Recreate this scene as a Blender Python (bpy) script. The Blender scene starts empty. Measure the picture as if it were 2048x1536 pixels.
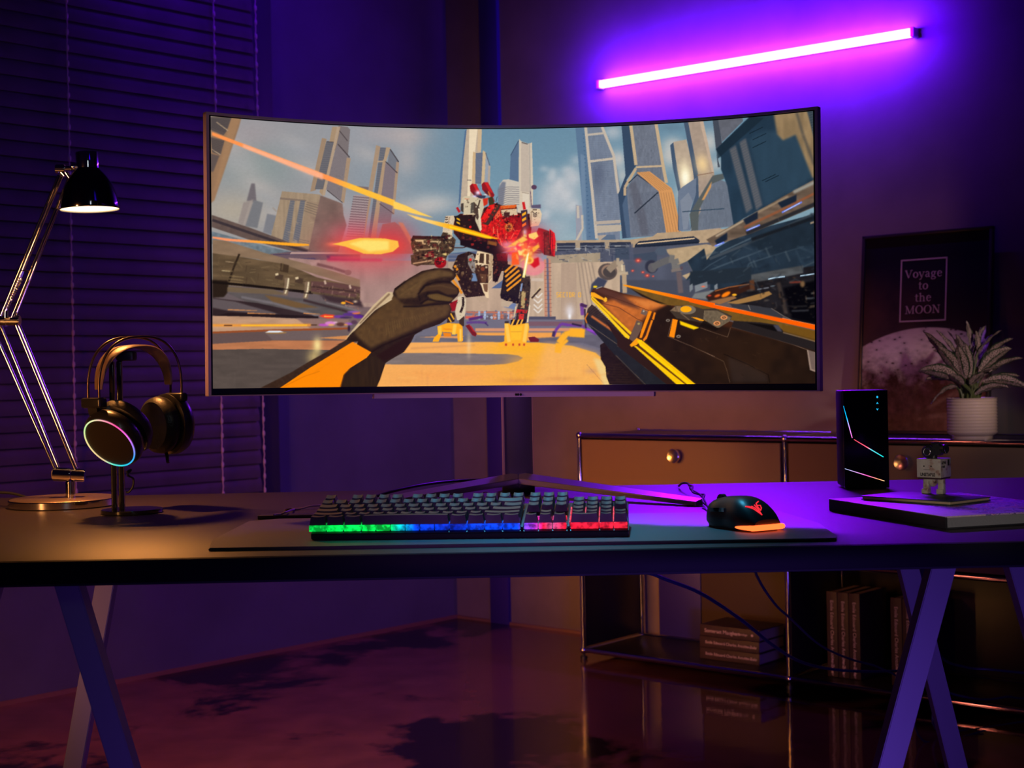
NO_SCREEN_NEE = True
import bpy, bmesh, math, random
from mathutils import Vector, Matrix
V = Vector
sc = bpy.context.scene
COL = sc.collection
PI = math.pi

# ================================================================ camera, world, unseen lights, exposure
F, HZ, CZ, ROLL = 2900.0, 745.0, 0.955, 0.02
CA, SA = math.cos(ROLL), math.sin(ROLL)
O = V((0, 0, CZ))
cam_d = bpy.data.cameras.new('camera'); cam = bpy.data.objects.new('camera', cam_d); COL.objects.link(cam)
cam_d.sensor_width = 36; cam_d.lens = F/2048*36; cam_d.shift_y = -(768-HZ)/2048
cam.matrix_world = Matrix(((CA, SA, 0, 0), (0, 0, -1, 0), (-SA, CA, 0, CZ), (0, 0, 0, 1)))
cam_d.dof.use_dof = True; cam_d.dof.focus_distance = 2.35; cam_d.dof.aperture_fstop = 9.0
sc.camera = cam
sc.view_settings.view_transform = 'Standard'; sc.view_settings.look = 'None'
sc.view_settings.exposure = 0.0; sc.view_settings.gamma = 1.0; sc.view_settings.use_curve_mapping = False
w = bpy.data.worlds.new('world'); sc.world = w; w.use_nodes = True
w.node_tree.nodes['Background'].inputs[0].default_value = (0.10, 0.03, 0.35, 1)
w.node_tree.nodes['Background'].inputs[1].default_value = 0.012
sc.cycles.use_denoising = True
sc.cycles.max_bounces = 6; sc.cycles.sample_clamp_indirect = 4.0

def area(name, loc, target, size, col, power, sy=None, spread=None):
    d = bpy.data.lights.new(name, 'AREA'); d.color = col; d.energy = power
    d.shape = 'RECTANGLE'; d.size = size; d.size_y = sy or size
    if spread: d.spread = math.radians(spread)
    o = bpy.data.objects.new(name, d); COL.objects.link(o); o.location = loc
    o.rotation_euler = (V(target)-V(loc)).to_track_quat('-Z', 'Y').to_euler(); return o
def spot(name, loc, target, ang, col, power, blend=.5, rad=.03):
    d = bpy.data.lights.new(name, 'SPOT'); d.color = col; d.energy = power; d.spot_size = math.radians(ang); d.spot_blend = blend; d.shadow_soft_size = rad
    o = bpy.data.objects.new(name, d); COL.objects.link(o); o.location = loc
    o.rotation_euler = (V(target)-V(loc)).to_track_quat('-Z', 'Y').to_euler(); return o

# unseen lights around the desk, several added only to tint or brighten one part
area('violet_fill_front', (0.5, 0.3, 0.10), (0.1, 2.2, .25), .35, (.22, .09, 1.0), 2.6, spread=62)
spot('blue_wall_fill', (-.62, 4.25, 2.95), (-.98, 4.95, 2.2), 80, (.10, .0, 1.0), 26, 1.0, .12)
area('blue_fill_far', (.9, 1.2, 2.8), (-.5, 5.3, .9), .8, (.04, .0, 1.0), 1.3, spread=50)
area('warm_softbox_left', (-1.55, 2.95, .90), (0.42, 4.85, .50), .2, (1.0, .30, .04), 1.05, spread=34)
area('warm_fill_left', (-1.6, 1.2, 1.0), (-.88, 2.6, .98), .07, (1.0, .38, .10), 2.4, sy=.9, spread=42)
area('white_fill_right', (.35, -.4, 2.2), (-.6, 2.6, 1.3), .06, (.8, .95, 1.0), .14, sy=1.0, spread=40)
spot('warm_spot_floor', (-1.7, 2.6, 1.3), (-.3, 4.6, 0), 80, (1.0, .20, .12), 27, 1.0, .1)
area('warm_fill_high', (-.3, 3.0, 2.5), (.5, 5.1, .9), .5, (1.0, .36, .62), .06, spread=70)
spot('cool_spot_top', (-.02, 2.80, 2.75), (.07, 2.0, .74), 17, (.09, .58, .95), 240, 1.0, .12)
spot('warm_fill_rim', (-1.75, 1.75, 1.30), (-.49, 2.34, 1.13), 20, (1.0, .45, .28), 30, .6, .05)
spot('neutral_snoot_front', (.1, 0.3, .96), (.70, 2.2, .785), 8, (1.0, .86, .74), 30, .4, .02)
area('warm_fill_low', (-1.35, 2.55, .26), (.62, 4.72, .06), .05, (1.0, .42, .10), .45, sy=.35, spread=40)
spot('violet_fill_chin', (-.1, .2, .88), (0, 2.5, .915), 24, (.55, .16, 1.0), 17, 1.0, .05)
spot('warm_snoot_plant', (1.7, 1.2, 1.6), (1.24, 4.05, .90), 9.5, (1.0, .66, .56), 120, 1.0, .04)

# ================================================================ geometry from the place's measurements
def ray(px, py):
    dx, dy = px-1024, py-HZ
    return V(((dx*CA-dy*SA)/F, 1, -(dx*SA+dy*CA)/F))
def at(px, py, y): return O + ray(px, py)*y
def onz(px, py, z):
    r = ray(px, py); return O + r*((z-CZ)/r.z)
def onpl(px, py, P0, n):
    r = ray(px, py); return O + r*((P0-O).dot(n)/r.dot(n))
def proj(p):
    q = p-O; X, D = q.x/q.y*F, -q.z/q.y*F
    return (X*CA+D*SA+1024, -X*SA+D*CA+HZ)

# ================================================================ mesh helpers
def B(): return bmesh.new()
def merge(bm, t, M=None):
    if M is not None: bmesh.ops.transform(t, matrix=M, verts=t.verts)
    me = bpy.data.meshes.new('tmp'); t.to_mesh(me); t.free(); bm.from_mesh(me); bpy.data.meshes.remove(me)
def box(bm, c, s, R=None, bev=0, seg=2):
    t = B(); bmesh.ops.create_cube(t, size=1); bmesh.ops.scale(t, vec=s, verts=t.verts)
    if bev: bmesh.ops.bevel(t, geom=t.edges[:], offset=bev, segments=seg, affect='EDGES', profile=.5)
    M = Matrix.Translation(c)
    if R is not None: M = M @ R.to_4x4()
    merge(bm, t, M)
def basis(x, y, z): return Matrix((x, y, z)).transposed()
def frame_of(d, up=V((0, 0, 1))):
    z = d.normalized(); x = up.cross(z)
    if x.length < 1e-4: x = V((1, 0, 0))
    x.normalize(); return x, z.cross(x), z
def cyl(bm, a, b, r, r2=None, seg=20, bev=0, up=V((0, 0, 1))):
    a, b = V(a), V(b); r2 = r if r2 is None else r2
    t = B(); L = (b-a).length
    bmesh.ops.create_cone(t, cap_ends=True, segments=seg, radius1=r, radius2=r2, depth=L)
    if bev: bmesh.ops.bevel(t, geom=[e for e in t.edges if len(e.link_faces) == 2 and max(len(f.verts) for f in e.link_faces) > 4], offset=bev, segments=2, affect='EDGES')
    x, y, z = frame_of(b-a, up)
    merge(bm, t, Matrix.Translation((a+b)/2) @ basis(x, y, z).to_4x4())
def sph(bm, c, r, seg=16, sc_=None, R=None):
    t = B(); bmesh.ops.create_uvsphere(t, u_segments=seg, v_segments=max(6, seg//2+2), radius=r)
    M = Matrix.Translation(c)
    if R is not None: M = M @ R.to_4x4()
    if sc_: M = M @ Matrix.Diagonal((*sc_, 1))
    merge(bm, t, M)
def lathe(bm, prof, c, axis=V((0, 0, 1)), seg=40, up=V((0, 1, 0)), ex=1.0):
    x, y, z = frame_of(V(axis), up)
    rings = []
    for r, h in prof:
        rings.append([bm.verts.new(V(c)+z*h+(x*math.cos(2*PI*i/seg)*ex+y*math.sin(2*PI*i/seg))*r) for i in range(seg)] if r > 1e-6 else [bm.verts.new(V(c)+z*h)])
    for a, b in zip(rings, rings[1:]):
        for i in range(seg):
            j = (i+1) % seg
            if len(a) == 1 and len(b) == 1: continue
            if len(a) == 1: bm.faces.new((a[0], b[j], b[i]))
            elif len(b) == 1: bm.faces.new((a[i], a[j], b[0]))
            else: bm.faces.new((a[i], a[j], b[j], b[i]))
def smooth_pts(pts, n=8):
    P = [V(p) for p in pts]; out = []
    for i in range(len(P)-1):
        a, b, c, d = P[max(i-1, 0)], P[i], P[i+1], P[min(i+2, len(P)-1)]
        for k in range(n):
            t = k/n
            out.append(.5*((2*b)+(c-a)*t+(2*a-5*b+4*c-d)*t*t+(3*b-a-3*c+d)*t**3))
    out.append(P[-1]); return out
def tube(bm, pts, r, seg=8, n=8, flat=None, up=V((0, 0, 1))):
    """swept round (or flat=(w,h) rectangular) section along a smooth path"""
    P = smooth_pts(pts, n) if n > 1 else [V(p) for p in pts]
    rings = []; px = None
    for i, p in enumerate(P):
        d = (P[min(i+1, len(P)-1)]-P[max(i-1, 0)]).normalized()
        x = up.cross(d) if px is None else px-d*px.dot(d)
        if x.length < 1e-5: x = V((1, 0, 0)).cross(d)
        x.normalize(); px = x; y = d.cross(x)
        if flat: rings.append([bm.verts.new(p+x*sx*flat[0]/2+y*sy*flat[1]/2) for sx, sy in ((-1, -1), (1, -1), (1, 1), (-1, 1))])
        else:
            rr = r(i/(len(P)-1)) if callable(r) else r
            rings.append([bm.verts.new(p+(x*math.cos(2*PI*k/seg)+y*math.sin(2*PI*k/seg))*rr) for k in range(seg)])
    k = len(rings[0])
    for a, b in zip(rings, rings[1:]):
        for i in range(k): bm.faces.new((a[i], a[(i+1) % k], b[(i+1) % k], b[i]))
    bm.faces.new(rings[0][::-1]); bm.faces.new(rings[-1])
def prism(bm, pts, n, h):
    """extrude a closed polygon (3D points) by h along n, centred start at the points"""
    n = V(n); a = [bm.verts.new(V(p)) for p in pts]; b = [bm.verts.new(V(p)+n*h) for p in pts]; k = len(a)
    bm.faces.new(a); bm.faces.new(b[::-1])
    for i in range(k): bm.faces.new((a[i], b[i], b[(i+1) % k], a[(i+1) % k]))
def obj(name, bm, m, parent=None, smooth=True, label=None):
    bmesh.ops.recalc_face_normals(bm, faces=bm.faces[:])
    me = bpy.data.meshes.new(name)
    if parent is not None: bmesh.ops.transform(bm, matrix=Matrix.Translation(-wloc(parent)), verts=bm.verts)
    bm.to_mesh(me); bm.free(); me.materials.append(m)
    if smooth:
        me.shade_smooth(); me.set_sharp_from_angle(angle=math.radians(38))
    o = bpy.data.objects.new(name, me); COL.objects.link(o)
    if parent is not None: o.parent = parent
    if label: o['label'] = label
    return o
def wloc(o):
    p = V(o.location)
    while o.parent: o = o.parent; p = p+V(o.location)
    return p
def thing(name, label, cat, loc, group=None):
    o = bpy.data.objects.new(name, None); COL.objects.link(o); o.location = loc; o.empty_display_size = .05
    o['label'] = label; o['category'] = cat
    if group: o['group'] = group
    return o
def tag(o, label, cat, group=None):
    o['label'] = label; o['category'] = cat
    if group: o['group'] = group
    return o
def struct(name, bm, m, parent=None):
    o = obj(name, bm, m, parent)
    if parent is None: o['kind'] = 'structure'
    return o

# ================================================================ materials
def mat(name, col, rough=.5, metal=0.0, emit=None, es=0, bump=0, bs=200, var=0, vs=20, coat=0, spec=None, rvar=0):
    m = bpy.data.materials.new(name); m.use_nodes = True; nt = m.node_tree; b = nt.nodes['Principled BSDF']
    b.inputs['Base Color'].default_value = (*col, 1); b.inputs['Roughness'].default_value = rough; b.inputs['Metallic'].default_value = metal
    if coat: b.inputs['Coat Weight'].default_value = coat; b.inputs['Coat Roughness'].default_value = .08
    if spec is not None: b.inputs['Specular IOR Level'].default_value = spec
    if emit: b.inputs['Emission Color'].default_value = (*emit, 1); b.inputs['Emission Strength'].default_value = es
    if bump or var or rvar:
        tc = nt.nodes.new('ShaderNodeTexCoord'); nz = nt.nodes.new('ShaderNodeTexNoise'); nz.inputs['Scale'].default_value = bs; nt.links.new(tc.outputs['Object'], nz.inputs['Vector'])
        if bump:
            bp = nt.nodes.new('ShaderNodeBump'); bp.inputs['Strength'].default_value = bump; bp.inputs['Distance'].default_value = .001
            nt.links.new(nz.outputs['Fac'], bp.inputs['Height']); nt.links.new(bp.outputs['Normal'], b.inputs['Normal'])
        if var:
            n2 = nt.nodes.new('ShaderNodeTexNoise'); n2.inputs['Scale'].default_value = vs; n2.inputs['Detail'].default_value = 6; nt.links.new(tc.outputs['Object'], n2.inputs['Vector'])
            r = nt.nodes.new('ShaderNodeValToRGB'); r.color_ramp.elements[0].position = .3; r.color_ramp.elements[1].position = .7
            r.color_ramp.elements[0].color = (*[c*(1-var) for c in col], 1); r.color_ramp.elements[1].color = (*[min(1, c*(1+var)) for c in col], 1)
            nt.links.new(n2.outputs['Fac'], r.inputs['Fac']); nt.links.new(r.outputs['Color'], b.inputs['Base Color'])
        if rvar:
            mr = nt.nodes.new('ShaderNodeMapRange'); mr.inputs['To Min'].default_value = max(0, rough-rvar); mr.inputs['To Max'].default_value = rough+rvar
            nt.links.new(nz.outputs['Fac'], mr.inputs['Value']); nt.links.new(mr.outputs['Result'], b.inputs['Roughness'])
    return m
def glow_ramp(name, stops, axis, lo, hi, strength, cuts=0):
    """emissive light guide whose colour runs along an axis of the thing"""
    m = bpy.data.materials.new(name); m.use_nodes = True; nt = m.node_tree; b = nt.nodes['Principled BSDF']; b.inputs['Base Color'].default_value = (.02, .02, .02, 1)
    tc = nt.nodes.new('ShaderNodeTexCoord'); sp = nt.nodes.new('ShaderNodeSeparateXYZ'); mr = nt.nodes.new('ShaderNodeMapRange'); r = nt.nodes.new('ShaderNodeValToRGB')
    nt.links.new(tc.outputs['Object'], sp.inputs[0]); nt.links.new(sp.outputs[axis], mr.inputs['Value']); mr.inputs['From Min'].default_value = lo; mr.inputs['From Max'].default_value = hi
    nt.links.new(mr.outputs['Result'], r.inputs['Fac'])
    e = r.color_ramp.elements
    while len(e) < len(stops): e.new(.5)
    for k, (pos, c) in enumerate(stops): e[k].position = pos; e[k].color = (*c, 1)
    nt.links.new(r.outputs['Color'], b.inputs['Emission Color']); b.inputs['Emission Strength'].default_value = strength
    if cuts:
        nz = nt.nodes.new('ShaderNodeTexNoise'); nz.inputs['Scale'].default_value = cuts; nt.links.new(tc.outputs['Object'], nz.inputs['Vector'])
        m2 = nt.nodes.new('ShaderNodeMapRange'); m2.inputs['From Min'].default_value = .35; m2.inputs['From Max'].default_value = .65; m2.inputs['To Min'].default_value = strength*.25; m2.inputs['To Max'].default_value = strength*1.2
        nt.links.new(nz.outputs['Fac'], m2.inputs['Value']); nt.links.new(m2.outputs['Result'], b.inputs['Emission Strength'])
    return m
chrome = mat('chrome', (.75, .75, .78), .07, 1.0)
chrome_rough = mat('brushed_chrome', (.62, .6, .6), .22, 1.0, bump=.1, bs=600)
black_gloss = mat('glossy_black_plastic', (.012, .012, .014), .12, coat=.4)
black_plastic = mat('black_plastic', (.014, .015, .018), .38, bump=.08, bs=900)
black_matte = mat('matte_black', (.01, .01, .013), .65, bump=.15, bs=700)
rubber = mat('black_cable', (.012, .012, .016), .4)
grey_metal = mat('dark_grey_metal', (.20, .17, .19), .36, .6, bump=.05, bs=400)
paper = mat('page_edges', (.55, .52, .48), .8, bump=.3, bs=300)
cover_black = mat('black_book_cover', (.05, .03, .035), .5, bump=.1, bs=500, var=.2, vs=40)
print_white = mat('printed_lettering', (.75, .62, .66), .7)

# ---- text
def text_bm(s, size, org, xd, yd, lift=.0004, thick=.0003, align='LEFT', sx=1.0, bold=0):
    cu = bpy.data.curves.new('t', 'FONT'); cu.body = s; cu.size = size; cu.align_x = align; cu.fill_mode = 'BOTH'; cu.extrude = 0; cu.offset = bold
    o = bpy.data.objects.new('t', cu); COL.objects.link(o)
    dg = bpy.context.evaluated_depsgraph_get(); me = bpy.data.meshes.new_from_object(o.evaluated_get(dg))
    bpy.data.objects.remove(o); bpy.data.curves.remove(cu)
    bm = B(); bm.from_mesh(me); bpy.data.meshes.remove(me)
    xd, yd = V(xd).normalized(), V(yd).normalized(); z = xd.cross(yd)
    for v in bm.verts: v.co = V(org)+xd*v.co.x*sx+yd*v.co.y+z*lift
    g = bmesh.ops.extrude_face_region(bm, geom=bm.faces[:])
    for v in g['geom']:
        if isinstance(v, bmesh.types.BMVert): v.co -= z*thick
    return bm
def ring_pts(cx, cy, rx, ry, a0=0, a1=360, n=20): return [(cx+rx*math.cos(math.radians(a0+(a1-a0)*i/n)), cy+ry*math.sin(math.radians(a0+(a1-a0)*i/n))) for i in range(n+1)]
SERIF = {
 'V': (.66, [((.05, .7), (.33, .02), .11), ((.33, .02), (.58, .7), .045)], [(-.04, .7, .17), (.46, .7, .68)]),
 'o': (.5, 'O', (.25, .25, .25, .27, .14, .22)), 'O': (.72, 'O', (.36, .35, .36, .37, .24, .33)),
 'y': (.5, [((.04, .5), (.26, 0), .09), ((.46, .5), (.2, -.14), .045), ((.22, -.12), (.06, -.19), .07)], [(-.03, .5, .15), (.36, .5, .54)]),
 'a': (.47, [((.34, .4), (.34, .04), .09), ((.34, .03), (.45, .03), .05), ((.08, .4), (.13, .47), .08), ((.12, .47), (.25, .49), .05), ((.25, .49), (.35, .4), .06), ((.34, .29), (.16, .27), .04), ((.16, .27), (.07, .19), .06), ((.07, .19), (.07, .1), .09), ((.07, .1), (.14, .02), .07), ((.14, .02), (.32, .08), .05)], []),
 'g': (.5, [((.1, .13), (.08, .06), .05), ((.08, .06), (.34, .02), .08), ((.36, .44), (.48, .46), .06), ((.34, .02), (.44, -.08), .07), ((.44, -.08), (.36, -.19), .05), ((.36, -.19), (.12, -.2), .05), ((.12, -.2), (.03, -.1), .06), ((.03, -.1), (.12, .0), .05)], [], (.22, .31, .19, .19, .09, .14)),
 'e': (.46, [((.07, .28), (.42, .28), .04), ((.42, .28), (.38, .43), .07), ((.38, .43), (.25, .5), .05), ((.25, .5), (.12, .44), .07), ((.12, .44), (.06, .25), .1), ((.06, .25), (.13, .06), .09), ((.13, .06), (.26, .0), .06), ((.26, .0), (.42, .09), .045)], []),
 't': (.34, [((.15, .64), (.15, .08), .09), ((.14, .07), (.22, .01), .06), ((.2, .01), (.33, .04), .05), ((.02, .48), (.32, .48), .04)], []),
 'h': (.58, [((.12, .74), (.12, .0), .09), ((.14, .4), (.26, .49), .05), ((.26, .49), (.37, .47), .06), ((.37, .47), (.44, .36), .08), ((.44, .38), (.44, .0), .09)], [(0, 0, .22), (.34, 0, .56), (0, .73, .14)]),
 'M': (.88, [((.12, 0), (.12, .7), .045), ((.12, .7), (.43, .03), .11), ((.43, .03), (.74, .7), .045), ((.74, .7), (.74, 0), .1)], [(0, 0, .22), (.62, 0, .86), (0, .7, .16), (.7, .7, .86)]),
 'N': (.74, [((.12, 0), (.12, .7), .045), ((.12, .7), (.6, .0), .11), ((.6, 0), (.6, .7), .045)], [(0, 0, .23), (0, .7, .17), (.49, .7, .71)]),
}
def serif_bm(s, size, org, xd, yd, thick=.0003):
    """serif lettering, centred on org"""
    bm = B(); xd, yd = V(xd).normalized(), V(yd).normalized(); z = xd.cross(yd)
    W = sum(SERIF[c][0]+.07 for c in s)-.07; x0 = -W/2
    P = lambda x, y: V(org)+xd*(x0+x)*size+yd*y*size+z*.0004
    def seg(a, b, wd):
        a, b = V(a), V(b); d = (b-a).normalized(); n = V((-d.y, d.x))*wd/2; e = d*.012
        prism(bm, [P(*(a-e-n)), P(*(b+e-n)), P(*(b+e+n)), P(*(a-e+n))], z, thick)
    def ring(cx, cy, rx, ry, ix, iy):
        o = ring_pts(cx, cy, rx, ry); i = ring_pts(cx, cy, ix, iy)
        for k in range(20): prism(bm, [P(*o[k]), P(*o[k+1]), P(*i[k+1]), P(*i[k])], z, thick)
    for c in s:
        g = SERIF[c]
        if g[1] == 'O': ring(*g[2])
        else:
            for a, b, wd in g[1]: seg(a, b, wd)
            for sx, sy, ex in g[2]: seg((sx, sy-(.02 if sy > .3 else -.02)), (ex, sy-(.02 if sy > .3 else -.02)), .04)
            if len(g) > 3: ring(*g[3])
        x0 += g[0]+.07
    return bm
# ---------------------------------------------------------------- picture shown on the monitor (painted with numpy, stored per vertex of the screen)
import numpy as np
SX0, SY0, SW, SH, SS = 415, 200, 1235, 590, 2
FR = {'A': (400, 200, 4.876), 'B': (800, 200, 4.655), 'C': (1230, 200, 4.763), 'D': (400, 480, 4.8), 'E': (800, 480, 4.655),
      'F': (1230, 480, 4.763), 'G': (800, 340, 10.24), 'H': (960, 380, 10.24), 'I': (850, 490, 7.315), 'J': (680, 500, 5.486),
      'K': (1150, 540, 6.4), 'L': (1380, 540, 6.4), 'M': (410, 470, 6.606), 'N': (1180, 460, 6.827), 'Z': (0, 0, 1.0)}
CV = np.zeros((SH*SS, SW*SS, 3), np.float32)
rs = np.random.RandomState(5)

def _tx(tag, c):
    ox, oy, s = FR[tag]
    a = np.array(c, np.float64).reshape(-1, 2)
    return np.stack([((ox + a[:, 0]/s) - SX0)*SS, ((oy + a[:, 1]/s) - SY0)*SS], 1)

def _box(m, r, ax):
    if r < 1: return m
    k = 2*r+1
    pad = [(0, 0), (0, 0)]; pad[ax] = (r+1, r)
    c = np.cumsum(np.pad(m, pad, mode='edge'), axis=ax)
    return (c[k:] - c[:-k])/k if ax == 0 else (c[:, k:] - c[:, :-k])/k

def blur2(m, rx, ry=None):
    ry = rx if ry is None else ry
    for _ in range(2):
        m = _box(m, int(round(rx)), 1); m = _box(m, int(round(ry)), 0)
    return m

def noise(h, w, sx, sy, seed):
    r = np.random.RandomState(seed)
    gh, gw = int(h/sy)+3, int(w/sx)+3
    g = r.rand(gh, gw)
    yy = np.arange(h)/sy; xx = np.arange(w)/sx
    y0 = yy.astype(int); x0 = xx.astype(int)
    fy = (yy-y0)[:, None]; fx = (xx-x0)[None, :]
    fy = fy*fy*(3-2*fy); fx = fx*fx*(3-2*fx)
    a = g[y0][:, x0]; b = g[y0][:, x0+1]; c = g[y0+1][:, x0]; d = g[y0+1][:, x0+1]
    return ((a*(1-fx)+b*fx)*(1-fy) + (c*(1-fx)+d*fx)*fy).astype(np.float32)

def p(tag, col, *c, b=0, a=1.0, col2=None, g=None, n=0, ns=(6, 6), by=None, add=False):
    """fill a polygon; col2+g=(x0,y0,x1,y1) blends towards a second colour; n adds grain"""
    v = _tx(tag, c)
    pad = int(b*SS*2.2 + 3)
    x0 = max(0, int(v[:, 0].min())-pad); x1 = min(SW*SS, int(v[:, 0].max())+pad+1)
    y0 = max(0, int(v[:, 1].min())-pad); y1 = min(SH*SS, int(v[:, 1].max())+pad+1)
    if x1 <= x0 or y1 <= y0: return
    xs = np.arange(x0, x1)+.5; ys = (np.arange(y0, y1)+.5)[:, None]
    ins = np.zeros((y1-y0, x1-x0), bool)
    for i in range(len(v)):
        (ax, ay), (bx, by_) = v[i], v[(i+1) % len(v)]
        if ay == by_: continue
        xc = ax + (ys-ay)*(bx-ax)/(by_-ay)
        ins ^= ((ys >= min(ay, by_)) & (ys < max(ay, by_))) & (xs[None, :] < xc)
    m = ins.astype(np.float32)
    if b or by: m = blur2(m, b*SS*.6, (b if by is None else by)*SS*.6)
    m = (m*a)[..., None]
    C1 = np.array(col, np.float32)/255
    if col2 is not None:
        q = _tx(tag, g); d = q[1]-q[0]
        t = ((xs[None, :]-q[0, 0])*d[0] + (ys-q[0, 1])*d[1])/(d @ d)
        t = np.clip(t, 0, 1)[..., None].astype(np.float32)
        C1 = C1*(1-t) + np.array(col2, np.float32)/255*t
    if n:
        C1 = C1*(1 + n*(noise(y1-y0, x1-x0, ns[0]*SS, ns[1]*SS, int(x0*7+y0)) - .5))[..., None]
    sub = CV[y0:y1, x0:x1]
    CV[y0:y1, x0:x1] = sub + m*C1 if add else sub*(1-m) + m*C1

def ln(tag, col, w, *c, b=0, a=1.0, w2=None):
    q = np.array(c, float).reshape(-1, 2); w2 = w if w2 is None else w2; N = len(q)-1
    for i in range(N):
        d = q[i+1]-q[i]; L = max(1e-6, np.hypot(*d)); nn = np.array([-d[1], d[0]])/L
        wa = w+(w2-w)*i/N; wb = w+(w2-w)*(i+1)/N
        r = np.array([q[i]+nn*wa/2, q[i+1]+nn*wb/2, q[i+1]-nn*wb/2, q[i]-nn*wa/2])
        p(tag, col, *r.ravel(), b=b, a=a)

def st(tag, col, n, w, quad, a=.5, b=0):
    """n thin lines across a quad: from edge q0-q3 to edge q1-q2"""
    q = np.array(quad, float).reshape(4, 2)
    for i in range(n):
        t = (i+.5)/n
        s, e = q[0]+(q[3]-q[0])*t, q[1]+(q[2]-q[1])*t
        ln(tag, col, w, s[0], s[1], e[0], e[1], a=a, b=b)

def el(tag, col, cx, cy, rx, ry, a=1.0, b=0, rot=0, **k):
    th = np.linspace(0, 2*np.pi, 28, endpoint=False); r = np.radians(rot)
    x = rx*np.cos(th); y = ry*np.sin(th)
    p(tag, col, *np.stack([cx+x*np.cos(r)-y*np.sin(r), cy+x*np.sin(r)+y*np.cos(r)], 1).ravel(), a=a, b=b, **k)

def gl(tag, col, cx, cy, rx, ry, a=1.0, rot=0, add=False):
    """soft gaussian blob"""
    ox, oy, s = FR[tag]; c = _tx(tag, [cx, cy])[0]; rx = rx/s*SS; ry = ry/s*SS; R = 2.6*max(rx, ry)
    x0, x1 = max(0, int(c[0]-R)), min(SW*SS, int(c[0]+R)); y0, y1 = max(0, int(c[1]-R)), min(SH*SS, int(c[1]+R))
    if x1 <= x0 or y1 <= y0: return
    X, Y = np.meshgrid(np.arange(x0, x1)-c[0], np.arange(y0, y1)-c[1]); r = np.radians(rot)
    u = (X*np.cos(r)+Y*np.sin(r))/rx; v = (-X*np.sin(r)+Y*np.cos(r))/ry
    m = (np.exp(-(u*u+v*v))*a)[..., None].astype(np.float32)
    C1 = np.array(col, np.float32)/255; sub = CV[y0:y1, x0:x1]
    CV[y0:y1, x0:x1] = sub + m*C1 if add else sub*(1-m)+m*C1

def gr(tag, poly, n, pal, smin=6, smax=22, seed=1, a=.7, ang=0, b=.4, asp=(.25, 1.0)):
    """scatter small mechanical panels and slots inside an area"""
    r = np.random.RandomState(seed); q = np.array(poly, float).reshape(-1, 2); lo, hi = q.min(0), q.max(0); k = 0; t = 0
    while k < n and t < n*20:
        t += 1; x, y = lo+(hi-lo)*r.rand(2); c = False
        for i in range(len(q)):
            (ax, ay), (bx, by_) = q[i], q[(i+1) % len(q)]
            if (ay > y) != (by_ > y) and x < ax+(y-ay)*(bx-ax)/(by_-ay): c = not c
        if not c: continue
        k += 1; L = smin+(smax-smin)*r.rand()**1.6; W = max(2.5, L*(asp[0]+(asp[1]-asp[0])*r.rand())); th = np.radians(ang+r.choice([0, 0, 90, 90, 12, -15, 45])); d = np.array([np.cos(th), np.sin(th)])*L/2; e = np.array([-d[1], d[0]])/max(L/2, 1e-6)*W/2; o = np.array([x, y])
        p(tag, pal[r.randint(len(pal))], *np.array([o-d-e, o+d-e, o+d+e, o-d+e]).ravel(), a=a, b=b)

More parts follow.
